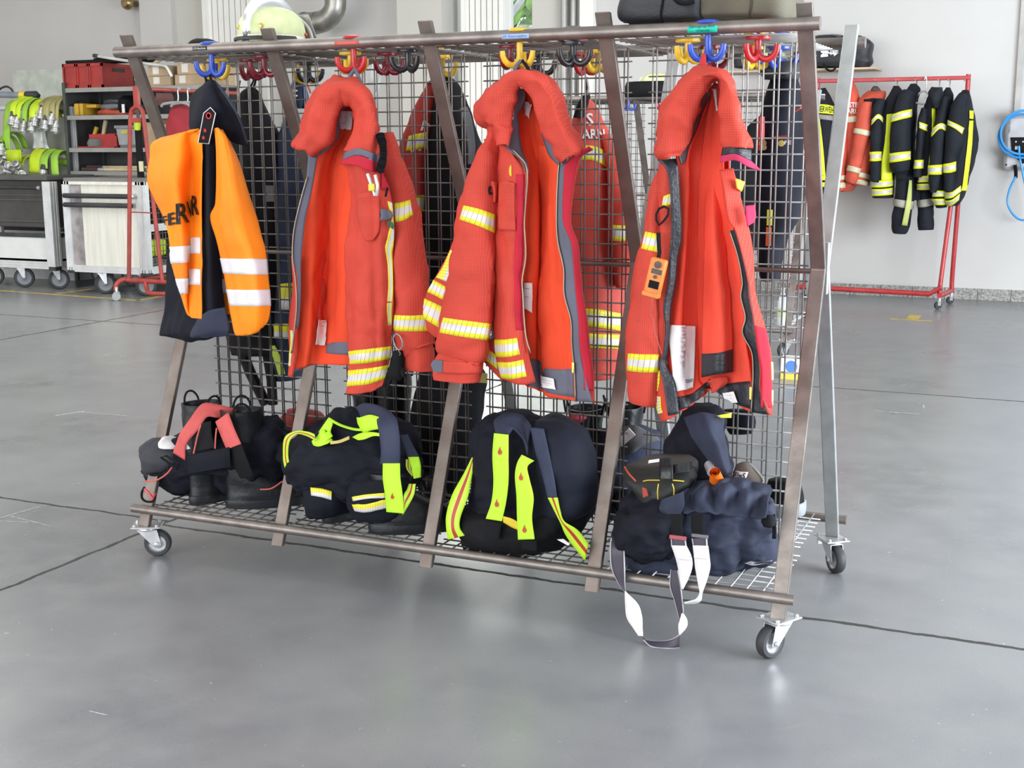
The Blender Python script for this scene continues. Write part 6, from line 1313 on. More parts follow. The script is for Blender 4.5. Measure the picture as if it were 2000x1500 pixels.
b_ = gnd(1540, 742, 0); part('box', MB().box(b_+np.array([0, .06, .071]), (.12, .09, .14)), WHT, t, smooth=False); part('blue_print', MB().lathe([(.038, 0), (.038, .002), (0, .0022)], b_+np.array([.012, .0148, .085]), (0, -1, 0), 18), mat('print_blue', (.10, .25, .65), .5), t); part('yellow_print', MB().box(b_+np.array([0, .0145, .02]), (.12, .002, .04)), mat('print_yellow', (.8, .6, .1), .5), t)
# ================================================================== RIGHT: red clothes rail with turnout coats, wall shelf, wall charger
RPAINT = mat('red_tube_paint', (.42, .028, .035), .32, var=.12, vscale=10, col2=(.50, .05, .05))
CLEAR = mat('frosted_hanger', (.60, .62, .63), .3)
YEL3 = stripe_mat('neon_yellow_silver_tape', [(.27, (.80, .88, .02)), (.73, (.60, .56, .50)), (1.0, (.80, .88, .02))], lines=False)
CRM3 = stripe_mat('cream_silver_tape', [(.25, (.62, .56, .25)), (.75, (.60, .55, .48)), (1.0, (.62, .56, .25))], lines=False)
NEON = mat('neon_yellow', (.82, .92, .02), .5, var=.02)
COAT = mat('black_turnout_cloth', (.012, .014, .020), .75, var=.15, bump=.08, bscale=120, spec=.25)
OCOAT = mat('orange_red_turnout_cloth', (.60, .085, .045), .7, var=.08, bump=.08, bscale=120)
YR = 8.25
t = thing('clothes_rail', (.2, YR, 0), 'red tubular clothes rail on castors holding the turnout coats', 'rail')
zr = float(at(1750, 155, YR)[2]); xl = float(at(1598, 160, YR)[0]); xr = float(at(1896, 150, YR)[0])
part('top_bar', MB().box(((xl+xr)/2, YR, zr), (xr-xl, .05, .035)), RPAINT, t, bev=.006)
for x_ in (xl, xr):
    part('upright', MB().tube([(x_-.02*(x_ > 0), YR, zr+.03), (x_-.02, YR, zr-.25)], .021, 10).tube(cr(np.array([(x_-.02, YR, zr-.22), (x_-.04, YR-.06, zr-.36), (x_-.13, YR-.20, .30), (x_-.13, YR-.24, .12)]), 20), .021, 10), RPAINT, t, kind='stuff')
    part('upright', MB().tube(cr(np.array([(x_-.02, YR, zr-.22), (x_-.03, YR+.05, zr-.36), (x_-.07, YR+.18, .35), (x_-.07, YR+.20, .12)]), 20), .021, 10), RPAINT, t)
    part('base_bar', MB().tube([(x_-.13, YR-.26, .125), (x_-.07, YR+.22, .125)], .024, 10), RPAINT, t)
    for yy, dx in ((YR-.24, -.13), (YR+.20, -.07)):
        c = part('castor', MB().tube([(x_+dx, yy, .12), (x_+dx, yy, .07)], .012, 8).box((x_+dx, yy, .055), (.03, .05, .04)), ZINC, t); part('wheel', MB().lathe([(.02, -.012), (.034, -.012), (.036, 0), (.034, .012), (.02, .012)], (x_+dx-.01, yy-.01, .036), (.6, -.8, 0), 20), RUBBER, c)
part('bottom_bar', MB().tube([(xl-.12, YR-.10, .135), (xr-.22, YR-.24, .135), (xr-.12, YR-.25, .20)], .024, 10), RPAINT, t)
def coat(name, label, cat_, lv, m, sleeves=(), bands=(), sb=(), hooks=(), wr=(.012, (7, 7, 5), 2.0), extra=None, p=2.4):
    """coat hung on the rail: body sections + sleeves + bands; lv (py, xl, xr, y, ry)"""
    t = thing(name, at((lv[0][1]+lv[0][2])/2, lv[0][0], lv[0][3]), label, cat_)
    G = loft(lv, 40, 50, wr, p); part('body', gmb(G, True, True), m, t, autos=None)
    for top, bot, mm in bands: band(t, G, top, bot, mm, 'reflective_band', .008, True, 14, 6)
    for k, (path, mm) in enumerate(sleeves):
        S = tubeg(path, 24, 44, (.010, (8, 8, 6), 3.0+k)); part('sleeve', gmb(S, True, True), mm, t, autos=None)
        for kk, top, bot, mt in sb:
            if kk == k: band(t, S, top, bot, mt, 'reflective_band', .008, True, 12, 6)
    for px in hooks:
        P = [at(px-2, 158, YR-.03), at(px, 150, YR), at(px+2, 156, YR+.02), at(px+1, 168, YR), at(px, 176, YR)]
        part('hanger_hook', MB().tube(cr(np.array(P), 16), .006, 6), ZINC, t)
    return t, G
def vb(t, G, pairs, m=NEON, off=.012): return part('front_stripe', gmb(decal(G, [list(p) for p in pairs], off, 5, 30, True)), m, t, solid=.002, autos=None)
d0 = YR
t, G = coat('turnout_coat', 'black turnout coat with yellow lettered back panel, leftmost on the red rail', 'coat', [(172, 1604, 1610, d0, .05), (190, 1598, 1622, d0, .10), (215, 1594, 1632, d0, .15), (260, 1592, 1636, d0, .18), (320, 1592, 1634, d0, .18), (365, 1594, 1630, d0, .17), (378, 1596, 1626, d0, .15)], COAT, bands=[(((1598, 343), (1612, 343)), ((1598, 352), (1612, 352)), NEON), (((1598, 356), (1612, 356)), ((1598, 365), (1612, 365)), NEON), (((1597, 223), (1626, 226)), ((1597, 232), (1626, 236)), mat('grey_band', (.30, .28, .27), .6))])
vb(t, G, [((1597, 232), (1602, 232)), ((1598, 290), (1608, 290)), ((1600, 343), (1612, 343))])
D = decal(G, [[(1596, 204), (1612, 205), (1627, 208)], [(1596, 221), (1612, 222), (1627, 224)]], .009, 14, 6, True); q = part('back_panel', gmb(D), NEON, t, solid=.002, autos=None); part('lettering', text_on('UERWEH', D, .06, .96, .18, .85, .003), BLK, q, smooth=False, autos=None)
part('name_tag', MB().box(at(1606, 187, d0-.12), (.05, .01, .03)), LABEL, t)
t, G = coat('turnout_coat', 'orange red turnout coat with white lettering on the back, behind the galvanised rack post', 'coat', [(160, 1662, 1668, d0, .03), (175, 1658, 1674, d0, .08), (195, 1652, 1680, d0, .12), (230, 1648, 1684, d0, .15), (300, 1642, 1684, d0, .16), (350, 1640, 1680, d0, .16), (374, 1642, 1664, d0, .12)], OCOAT, sleeves=[([(1652, 235, d0-.12, 6, .05), (1648, 280, d0-.14, 10, .07), (1645, 340, d0-.14, 9, .07), (1643, 372, d0-.14, 8, .06)], OCOAT)], bands=[(((1654, 228), (1680, 226)), ((1654, 240), (1680, 238)), CRM3)], sb=[(0, ((1636, 343), (1652, 342)), ((1636, 352), (1652, 351)), CRM3), (0, ((1636, 357), (1650, 356)), ((1636, 368), (1650, 367)), CRM3)])
for s_, q in (('FSTER', [(1655, 200), (1680, 201), (1680, 211), (1655, 210)]), ('ARU', [(1655, 212), (1676, 213), (1676, 223), (1655, 222)])): part('lettering', text_decal(s_, G, q, .010, True), LGTXT, t, smooth=False, autos=None)
t, G = coat('turnout_coat', 'orange red turnout coat with dark shoulder patch and collar spread over a hanger', 'coat', [(177, 1696, 1730, d0-.02, .05), (186, 1684, 1732, d0-.03, .09), (200, 1676, 1728, d0-.03, .13), (240, 1670, 1722, d0-.02, .16), (300, 1664, 1714, d0-.02, .17), (345, 1660, 1702, d0-.02, .17), (362, 1664, 1698, d0-.02, .14)], OCOAT, sleeves=[([(1692, 200, d0-.16, 12, .06), (1688, 240, d0-.18, 16, .07), (1680, 280, d0-.19, 15, .07), (1672, 315, d0-.19, 14, .07), (1664, 345, d0-.19, 13, .06), (1660, 356, d0-.19, 11, .05)], OCOAT)], bands=[(((1664, 335), (1684, 337), (1700, 342)), ((1662, 344), (1684, 347), (1700, 352)), CRM3), (((1664, 349), (1682, 351), (1698, 356)), ((1664, 358), (1682, 360), (1696, 364)), CRM3)], sb=[(0, ((1670, 250), (1688, 253), (1706, 258)), ((1668, 260), (1686, 264), (1706, 269)), CRM3), (0, ((1654, 322), (1668, 325), (1684, 330)), ((1652, 333), (1666, 336), (1682, 341)), CRM3)], hooks=(1710,))
D = decal(G, [[(1688, 195), (1706, 193), (1722, 194)], [(1690, 206), (1706, 212), (1720, 208)]], .012, 10, 6, True); part('shoulder_patch', gmb(D), NAVY, t, solid=.003, autos=None)
part('hanger', gmb(loft([(168, 1706, 1714, d0, .02), (173, 1702, 1718, d0, .03), (178, 1700, 1722, d0, .03)], 16, 8), True, True), mat('brown_hanger', (.06, .045, .04), .5), t, autos=None)
t, G = coat('turnout_coat', 'black turnout coat with wide yellow front stripe and chevron sleeve, beside the orange red coats', 'coat', [(167, 1744, 1756, d0-.02, .03), (180, 1738, 1764, d0-.04, .09), (200, 1728, 1762, d0-.05, .13), (250, 1714, 1756, d0-.05, .16), (320, 1704, 1750, d0-.05, .17), (360, 1701, 1746, d0-.05, .17), (386, 1702, 1746, d0-.05, .16)], COAT, sleeves=[([(1722, 195, d0-.18, 10, .05), (1714, 225, d0-.21, 13, .07), (1711, 270, d0-.22, 11, .06), (1710, 320, d0-.22, 11, .06), (1709, 348, d0-.22, 11, .055), (1708, 356, d0-.22, 9, .045)], COAT)], bands=[(((1702, 353), (1724, 352), (1745, 351)), ((1702, 366), (1724, 366), (1745, 363)), YEL3), (((1702, 369), (1724, 369), (1745, 366)), ((1703, 383), (1724, 382), (1745, 380)), YEL3)], sb=[(0, ((1704, 234), (1716, 223), (1730, 240)), ((1703, 245), (1716, 232), (1730, 254)), YEL3), (0, ((1698, 297), (1710, 296), (1722, 296)), ((1698, 315), (1710, 315), (1722, 314)), YEL3)], hooks=(1751,))
vb(t, G, [((1732, 224), (1742, 222)), ((1729, 270), (1740, 270)), ((1722, 320), (1738, 320)), ((1721, 353), (1742, 353))], YEL3)
t, G = coat('turnout_coat', 'black turnout coat with two broad yellow sleeve bands in the middle of the rail', 'coat', [(164, 1778, 1790, d0-.04, .03), (176, 1770, 1796, d0-.05, .08), (200, 1758, 1792, d0-.06, .13), (250, 1752, 1788, d0-.06, .16), (310, 1748, 1786, d0-.06, .16), (350, 1748, 1784, d0-.06, .15)], COAT, sleeves=[([(1772, 180, d0-.20, 12, .06), (1764, 205, d0-.24, 16, .08), (1760, 240, d0-.26, 19, .09), (1758, 290, d0-.26, 20, .09), (1758, 320, d0-.26, 20, .085), (1760, 335, d0-.26, 16, .07)], COAT)], sb=[(0, ((1740, 225), (1758, 218), (1780, 213)), ((1738, 240), (1758, 234), (1780, 228)), YEL3), (0, ((1736, 300), (1758, 297), (1780, 295)), ((1738, 318), (1760, 315), (1780, 311)), YEL3)], hooks=(1789,))
t, G = coat('turnout_trousers', 'black turnout trousers with grey cross bands hanging lowest in the middle of the rail', 'trousers', [(320, 1756, 1822, d0+.02, .10), (345, 1752, 1826, d0+.02, .12), (372, 1750, 1826, d0+.02, .12), (390, 1752, 1824, d0+.02, .10)], COAT, sleeves=[([(1768, 330, d0-.10, 18, .08), (1766, 380, d0-.11, 20, .09), (1762, 420, d0-.11, 19, .09), (1758, 448, d0-.11, 17, .08), (1757, 456, d0-.11, 13, .07)], COAT), ([(1808, 360, d0-.02, 16, .08), (1808, 400, d0-.02, 16, .08), (1808, 435, d0-.02, 16, .08), (1808, 449, d0-.02, 15, .07)], COAT)], sb=[(0, ((1746, 388), (1764, 391), (1784, 393)), ((1746, 402), (1764, 406), (1784, 410)), mat('grey_reflective', (.42, .40, .33), .5)), (1, ((1792, 391), (1808, 389), (1824, 387)), ((1792, 405), (1808, 404), (1824, 400)), mat('grey_reflective', (.42, 0, 0)))])
part('lime_stripe', gmb(sheet([[(1776, 352, d0-.22), (1781, 352, d0-.20)], [(1770, 395, d0-.23), (1780, 395, d0-.21)], [(1761, 440, d0-.22), (1772, 441, d0-.21)]], 5, 20)), mat('worn_lime', (.48, .52, .15), .6), t, solid=.004, autos=None)
t = thing('clothes_hanger', at(1805, 178, d0-.1), 'clear plastic hanger hanging empty on the red rail', 'hanger')
part('hook', MB().tube(cr(np.array([at(*q, d0-.05) for q in ((1806, 156), (1808, 150), (1810, 156), (1809, 175), (1807, 190), (1804, 193))]), 20), .006, 6), ZINC, t)
part('frame', MB().tube(cr(np.array([at(*q, d0-.10) for q in ((1786, 200), (1792, 186), (1803, 178), (1812, 182), (1816, 196), (1814, 202), (1800, 203), (1786, 200))]), 40), .008, 8), CLEAR, t)
t, G = coat('turnout_coat', 'black turnout coat with a long narrow yellow stripe right of the empty hanger', 'coat', [(172, 1822, 1838, d0-.05, .03), (184, 1814, 1842, d0-.06, .08), (205, 1806, 1838, d0-.07, .12), (250, 1800, 1830, d0-.07, .14), (310, 1794, 1828, d0-.07, .15), (350, 1790, 1826, d0-.07, .15), (372, 1792, 1822, d0-.07, .12)], COAT, sleeves=[([(1806, 212, d0-.20, 8, .05), (1802, 240, d0-.22, 10, .06), (1797, 290, d0-.23, 10, .06), (1794, 330, d0-.23, 9, .06), (1793, 346, d0-.23, 8, .05)], COAT)], bands=[(((1796, 344), (1820, 343)), ((1794, 356), (1820, 355)), YEL3), (((1792, 359), (1818, 358)), ((1791, 371), (1818, 370)), YEL3)], sb=[(0, ((1796, 238), (1812, 244)), ((1796, 250), (1812, 258)), YEL3), (0, ((1785, 313), (1803, 312)), ((1785, 330), (1803, 329)), YEL3)], hooks=(1834,))
vb(t, G, [((1820, 212), (1826, 212)), ((1818, 260), (1824, 260)), ((1812, 330), (1817, 330)), ((1810, 350), (1816, 350))])
t, G = coat('turnout_coat', 'black turnout coat with dropped hood and empty cuff, second from the right on the rail', 'coat', [(170, 1846, 1858, d0-.08, .03), (184, 1840, 1864, d0-.09, .08), (210, 1834, 1862, d0-.10, .12), (260, 1828, 1860, d0-.10, .14), (330, 1822, 1858, d0-.10, .15), (380, 1822, 1852, d0-.10, .13), (405, 1830, 1850, d0-.10, .09)], COAT, sleeves=[([(1846, 190, d0-.22, 9, .05), (1840, 225, d0-.25, 12, .07), (1833, 270, d0-.27, 15, .08), (1828, 320, d0-.27, 15, .08), (1826, 350, d0-.27, 13, .07), (1824, 368, d0-.27, 9, .05), (1823, 376, d0-.27, 7, .04)], COAT)], bands=[(((1824, 372), (1848, 372)), ((1822, 384), (1848, 384)), YEL3), (((1820, 388), (1846, 388)), ((1822, 400), (1846, 400)), YEL3)], sb=[(0, ((1820, 254), (1836, 241), (1850, 246)), ((1820, 268), (1836, 252), (1850, 260)), YEL3), (0, ((1812, 323), (1828, 322), (1844, 321)), ((1812, 341), (1828, 341), (1844, 340)), YEL3)], hooks=(1854,))
part('hood', gmb(loft([(170, 1820, 1840, d0-.24, .05), (182, 1812, 1842, d0-.26, .09), (200, 1818, 1838, d0-.26, .08), (212, 1822, 1834, d0-.26, .05)], 20, 18, (.010, (9, 9, 9), 4)), True, True), COAT, t, autos=None)
t, G = coat('turnout_coat', 'black turnout coat with wide yellow side stripe at the right end of the rail', 'coat', [(176, 1880, 1892, d0-.10, .03), (190, 1870, 1896, d0-.11, .09), (215, 1862, 1902, d0-.12, .13), (260, 1858, 1911, d0-.12, .16), (310, 1854, 1906, d0-.12, .17), (360, 1850, 1892, d0-.12, .17), (385, 1846, 1884, d0-.12, .16), (402, 1850, 1872, d0-.12, .12)], COAT, sleeves=[([(1882, 185, d0-.24, 10, .05), (1872, 210, d0-.28, 15, .08), (1868, 245, d0-.30, 19, .09), (1864, 280, d0-.30, 18, .09), (1856, 320, d0-.29, 13, .07), (1854, 360, d0-.28, 12, .06), (1853, 374, d0-.28, 10, .05)], COAT)], bands=[(((1842, 376), (1860, 374), (1876, 362)), ((1842, 388), (1860, 386), (1876, 374)), YEL3), (((1842, 391), (1858, 390), (1874, 378)), ((1846, 402), (1858, 401), (1872, 390)), YEL3)], sb=[(0, ((1852, 234), (1868, 242), (1882, 250)), ((1852, 244), (1866, 252), (1878, 262)), YEL3), (0, ((1844, 320), (1856, 318), (1866, 315)), ((1844, 338), (1856, 337), (1866, 334)), YEL3)], hooks=(1886,))
vb(t, G, [((1892, 236), (1899, 236)), ((1888, 290), (1896, 290)), ((1880, 350), (1888, 350)), ((1876, 372), (1886, 372))])
part('lettered_patch', gmb(decal(G, [[(1892, 216), (1899, 217)], [(1892, 232), (1899, 233)]], .012, 4, 5, True)), NEON, t, solid=.002, autos=None)
# wall shelf and the long bag
ZSH = float(at(1650, 133, 8.5)[2]); xs0, xs1 = float(at(1425, 133, 8.5)[0]), float(at(1712, 133, 8.5)[0])
o = solo('wall_shelf', MB().box2((xs0, 8.42, ZSH-.02), (xs1, BACKY, ZSH)), mat('pale_wood', (.58, .44, .30), .6, var=.1, stretch=(1, 8, 8)), 'pale wooden shelf board fixed on the right wall', 'shelf', bev=.003)
t = thing('holdall_bag', ((xs0+xs1)/2, 8.6, ZSH), 'long black bag with white lettering lying on the wooden wall shelf', 'bag')
G = loft([(68, 1600, 1680, 8.6, .06), (76, 1570, 1700, 8.6, .12), (86, 1556, 1707, 8.6, .15), (105, 1552, 1704, 8.6, .16), (120, 1552, 1708, 8.6, .16), (132, 1558, 1700, 8.6, .14)], 70, 40, (.014, (6, 6, 6), 7), 5.0); part('body', gmb(G, True, True), mat('black_nylon', (0, 0, 0)), t, autos=None)
part('lettering', text_decal('HANSE', G, [(1614, 101), (1640, 98), (1640, 105), (1614, 108)], .012, True), WHT, t, smooth=False, autos=None)
part('logo', MB().add(place(G, np.array([(1602, 99), (1611, 99), (1611, 104), (1605, 105), (1611, 107), (1611, 111), (1602, 112), (1602, 107), (1605, 105), (1602, 103)], float), .012, True), [tuple(range(10))]), WHT, t, smooth=False, autos=None)
part('underline', MB().add(place(G, np.array([(1618, 108.5), (1638, 106), (1638, 107.2), (1618, 109.8)], float), .012, True), [(0, 1, 2, 3)]), WHT, t, smooth=False, autos=None)
part('grey_patch', gmb(decal(G, [[(1622, 66), (1645, 66)], [(1622, 74), (1645, 74)]], .008, 8, 6, True)), GRYC, t, autos=None)
part('carry_strap', MB().tube(cr(np.array([at(*q, 8.38) for q in ((1608, 124), (1616, 136), (1626, 138), (1634, 130))]), 16), .010, 8), BLACK, t)
t = thing('fire_helmet', at(1510, 132, 8.62), 'pale helmet with a blue visor edge on the wall shelf left of the long bag', 'helmet')
G = loft([(98, 1500, 1522, 8.62, .05), (104, 1490, 1534, 8.62, .10), (114, 1484, 1540, 8.62, .12), (124, 1482, 1542, 8.62, .13), (133, 1484, 1540, 8.62, .12)], 30, 16); part('shell', gmb(G, True, True), HEL, t, autos=None)
part('visor', gmb(loft([(114, 1486, 1536, 8.57, .12), (122, 1482, 1540, 8.57, .13), (126, 1483, 1540, 8.57, .13)], 24, 5), True, True), mat('blue_visor', (.06, .16, .5), .25), t, autos=None)
t = thing('black_pouch', at(1456, 132, 8.62), 'black pouch lying on the wall shelf left of the pale helmet', 'bag'); part('pouch', gmb(loft([(98, 1444, 1472, 8.62, .08), (108, 1436, 1478, 8.62, .12), (133, 1436, 1478, 8.62, .13)], 30, 14, (.01, (8, 8, 8), 3), 4.0), True, True), mat('black_nylon', (0, 0, 0)), t, autos=None)
# wall charger
cx0, cx1 = float(at(1962, 300, BACKY)[0]), 1.52; cz0, cz1 = float(at(1975, 332, BACKY)[2]), float(at(1975, 225, BACKY)[2])
t = thing('wall_charger', ((cx0+cx1)/2, BACKY-.08, cz0), 'silver grey wall charger with black front plate and coiled blue cable on the right wall', 'charger')
CB = mat('charger_silver', (.50, .50, .51), .4, .2)
part('housing', MB().box(((cx0+cx1)/2, BACKY-.07, (cz0+cz1)/2), (cx1-cx0, .14, cz1-cz0)), CB, t, bev=.035)
part('front_plate', MB().prism([(cx0+.05, BACKY-.143, cz1-.20), (cx1, BACKY-.143, cz1-.20), (cx1, BACKY-.143, cz0+.10), (cx0+.16, BACKY-.143, cz0+.06), (cx0+.07, BACKY-.143, cz0+.16)], (0, -.012, 0)), BLACK, t, smooth=False, bev=.004)
part('lettering', text_flat('HESOTEC', (cx0+.045, BACKY-.142, cz1-.16), (0, 0, .11), (-.014, 0, 0)), mat('charger_print', (.12, .12, .13), .6), t, smooth=False, autos=None)
for dx, dz in ((.10, -.24), (.16, -.24)): part('indicator', MB().lathe([(.008, 0), (.008, .002), (0, .0022)], (cx0+dx, BACKY-.156, cz1+dz), (0, -1, 0), 10), CB, t)
part('pictogram', MB().box((cx0+.11, BACKY-.156, cz1-.295), (.028, .003, .03)), LABEL, t)
part('screw', MB().lathe([(.008, 0), (.008, .002), (0, .0022)], (cx0+.03, BACKY-.141, cz0+.05), (0, -1, 0), 10), BLACK, t)
BLU = mat('blue_cable', (.03, .30, .72), .35, var=.03)
cc = at(1998, 262, BACKY-.2); P = []
for k in range(90):
    a = k/90*2*PI*3; P.append(cc+np.array([(.185+.012*math.sin(a*.37))*math.cos(a)*1.05, -.012*(k/30), .19*math.sin(a)-.02*math.sin(a/3)]))
part('cable_coil', MB().tube(P, .011, 8), BLU, t)
part('cable', MB().tube(cr(np.array([at(*q, BACKY-.18) for q in ((1990, 285), (1992, 310), (1999, 345), (2006, 380), (2010, 410), (2003, 428), (1990, 428), (1976, 415), (1968, 395), (1972, 370), (1984, 345))]), 60), .010, 8), BLU, t)
part('plug_sleeve', MB().tube(cr(np.array([at(*q, BACKY-.17) for q in ((1982, 322), (1984, 335), (1984, 348))]), 24), [.016+.004*math.sin(i*2.2) for i in range(24)], 10), BLACK, t)
part('conduit', MB().box2((cx0+.06, BACKY-.04, cz1-.02), (cx0+.11, BACKY, 4.5)), mat('pipe_grey', (.4, 0, 0)), t)
# ================================================================== LEFT: roll carts, hose rack, shelf unit, small red clothes rail
ALUP = mat('aluminium_profile', (.66, .67, .68), .4, .25, var=.05, vscale=8)
ALUS = mat('brushed_aluminium_sheet', (.86, .85, .76), .3, .35, var=.04, vscale=2, stretch=(14, 14, 1))
DGREY = mat('dark_grey_box', (.060, .056, .054), .5, var=.1)
WPAN = mat('white_panel', (.68, .69, .68), .5, var=.02)
SHEL = mat('grey_shelf_steel', (.33, .33, .31), .5, .3, var=.05); SHUP = mat('dark_green_grey_upright', (.085, .095, .085), .5, .3)
SHBK = mat('shelf_back_grey', (.070, .068, .070), .7)
KHOSE = mat('hose_lime_yellow', (.55, .72, .02), .6, var=.12, vscale=6); KHOSE2 = mat('hose_green', (.30, .55, .05), .6, var=.12, vscale=6); KHOSE3 = mat('hose_khaki', (.34, .31, .12), .65, var=.15, vscale=6)
COUP = mat('coupling_aluminium', (.50, .50, .49), .35, .5, var=.12, vscale=20)
def profile(a, b, w_):
    """ribbed aluminium extrusion between two points (axis aligned)"""
    a = np.array(a, float); b = np.array(b, float); ax = int(np.argmax(np.abs(b-a))); o = [i for i in range(3) if i != ax]
    side = [(-.5, .5), (-.24, .5), (-.22, .46), (-.12, .46), (-.10, .5), (.10, .5), (.12, .46), (.22, .46), (.24, .5)]
    out = []
    for k in range(4):
        c_, s_ = round(math.cos(-k*PI/2)), round(math.sin(-k*PI/2))
        for x_, y_ in side: out.append((x_*c_-y_*s_, x_*s_+y_*c_))
    P = np.zeros((len(out), 3)); P[:, ax] = a[ax]; P[:, o[0]] = a[o[0]]; P[:, o[1]] = a[o[1]]
    for i, (u, v) in enumerate(out): P[i, o[0]] += u*w_; P[i, o[1]] += v*w_
    e = np.zeros(3); e[ax] = b[ax]-a[ax]
    return MB().prism(P, e)
def bigwheel(parent, x, y, ang, r=.105):
    ca, sa = math.cos(ang), math.sin(ang); ax = (-sa, ca, 0); tx = np.array([ca, sa, 0])*.04; c = np.array([x, y, r])+tx
    g = MB().box((x, y, 2*r+.012), (.11, .11, .008)).lathe([(.04, 0), (.04, .02)], (x, y, 2*r-.008), (0, 0, 1), 16)
    for s in (-1, 1):
        n = np.array([-sa, ca, 0])*s*.032; q = np.array([x, y, 0]); g.prism([q+n+np.array([0, 0, 2*r+.005])-tx*.8, q+n+np.array([0, 0, 2*r+.005])+tx*1.3, c+n+tx*.3, c+n-tx*.3], np.array([-sa, ca, 0])*s*.004)
    k = part('castor', g, ZINC, parent)
    part('tyre', MB().lathe([(r*.70, -.022), (r*.93, -.022), (r, -.012), (r, .012), (r*.93, .022), (r*.70, .022)], c, ax, 30, True), RUBBER, k)
    part('rim', MB().lathe([(.012, -.026), (.02, -.018), (r*.45, -.012), (r*.72, -.020), (r*.72, .020), (r*.45, .012), (.02, .018), (.012, .026)], c, ax, 24), mat('grey_rim', (.22, .23, .25), .5), k)
# --- cart with bright aluminium front
t = thing('roll_cart', (-7.0, 6.4, 0), 'aluminium roll cart with bright metal front sheet and mesh side, behind the small red rail', 'cart')
x0, x1, ya, yb_, z0, z1 = -7.52, -6.50, 6.0, 6.95, .22, 1.13
for x_ in (x0+.045, x1-.045):
    for y_ in (ya+.045, yb_-.045): part('corner_post', profile((x_, y_, z0+.02), (x_, y_, z1), .09), ALUP, t, smooth=False)
for y_ in (ya+.04, yb_-.04): part('base_rail', profile((x0+.09, y_, z0+.04), (x1-.09, y_, z0+.04), .07), ALUP, t, smooth=False)
for x_ in (x0+.045, x1-.045): part('base_rail', profile((x_, ya+.09, z0+.04), (x_, yb_-.09, z0+.04), .07), ALUP, t, smooth=False)
for x_ in (x0+.045, x1-.045): part('corner_cap', MB().box((x_, ya+.045, z0+.02), (.085, .085, .06)), RUBBER, t, smooth=False)
part('front_sheet', MB().box2((x0+.22, ya+.03, z0+.07), (x1-.08, ya+.038, z1-.02)), ALUS, t, smooth=False)
part('side_strip', MB().box2((x0+.08, ya+.02, z0+.06), (x0+.22, ya+.05, z1-.02)), mat('scuffed_strip', (.36, .33, .33), .5, .3, var=.2, vscale=8), t, smooth=False)
part('top_rail_front', MB().box2((x0, ya, z1-.03), (x1, ya+.05, z1)), ALUS, t, smooth=False)
for zz in (z1-.14, z1-.23): part('push_bar', MB().cyl((x0+.05, ya-.03, zz), (x1-.12, ya-.03, zz), .024, 14), RUBBER, t)
part('bar_knob', MB().lathe([(0, 0), (.022, .01), (.024, .03), (.015, .045), (0, .046)], (x1-.12, ya-.03, z1-.14), (1, 0, 0), 12), ZINC, t)
part('lid', MB().box2((x0+.03, ya-.0, z1), (x1, yb_, z1+.035)), mat('grey_lid', (.20, .19, .18), .5), t, smooth=False)
for za, zb in ((z0+.10, .66), (.70, 1.10)):
    g = MB()
    for i in range(17): y_ = ya+.12+i*.044; g.tube([(x1-.03, y_, za), (x1-.03, y_, zb)], .0045, 5)
    for i in range(int((zb-za)/.06)+1): g.tube([(x1-.026, ya+.1, za+i*.06), (x1-.026, yb_-.1, za+i*.06)], .0035, 5)
    part('side_mesh', g, WIRE, t, autos=None)
part('mid_rail', profile((x1-.04, ya+.09, .68), (x1-.04, yb_-.09, .68), .07), ALUP, t, smooth=False)
part('inner_back', MB().box2((x0+.1, yb_-.06, z0+.07), (x1-.1, yb_-.05, z1-.03)), DGREY, t, smooth=False)
part('inner_shelf', MB().box2((x0+.1, ya+.06, .66), (x1-.06, yb_-.06, .675)), DGREY, t, smooth=False)
for x_, y_, a in ((x0+.34, ya+.10, .9), (x1-.16, ya+.10, .8), (x0+.08, yb_-.15, .4), (x1-.12, yb_-.15, .4)): bigwheel(t, x_, y_, a)
for k, yy in enumerate((6.30, 6.72)):
    h = thing('hose_roll', (x1-.2, yy, z0+.09), 'lime hose roll inside the mesh sided cart, the %s one' % ('front' if k == 0 else 'rear'), 'hose')
    part('roll', MB().box((x1-.16, yy, .47), (.16, .24, .17)), KHOSE, h, bev=.03)
# --- open cart at the left edge with dark grey drawers
t = thing('roll_cart', (-8.4, 6.5, 0), 'aluminium roll cart with dark grey drawer box over a white tray at the left edge', 'cart')
x0, x1, ya, yb_ = -9.3, -7.78, 6.12, 7.0
part('corner_post', profile((x1-.055, ya+.045, .25), (x1-.055, ya+.045, 1.12), .105), ALUP, t, smooth=False)
for y_ in (ya+.04, yb_-.04): part('base_rail', profile((x0, y_, .26), (x1-.1, y_, .26), .075), ALUP, t, smooth=False)
part('base_rail', profile((x1-.05, ya+.09, .26), (x1-.05, yb_, .26), .075), ALUP, t, smooth=False)
part('corner_cap', MB().box((x1-.055, ya+.045, .235), (.09, .09, .055)), RUBBER, t, smooth=False)
g = MB()
for a, b in (((x0, ya+.03, .30), (x1-.1, ya+.05, .545)), ((x0, yb_-.05, .30), (x1-.02, yb_-.03, .545)), ((x1-.05, ya+.1, .30), (x1-.03, yb_, .545)), ((x0, ya+.03, .30), (x1-.03, yb_-.03, .32))): g.box2(a, b)
part('white_tray', g, WPAN, t, smooth=False)
g = MB()
for a, b in (((x0, ya+.02, .545), (x1-.1, ya+.06, .585)), ((x0, yb_-.06, .545), (x1-.02, yb_-.02, .585)), ((x1-.06, ya+.1, .545), (x1-.02, yb_, .585))): g.box2(a, b)
part('tray_edge', g, RUBBER, t, smooth=False)
part('drawer_box', MB().box2((x0, ya+.12, .64), (x1-.16, yb_-.15, 1.13)), DGREY, t, smooth=False, bev=.01)
g = MB()
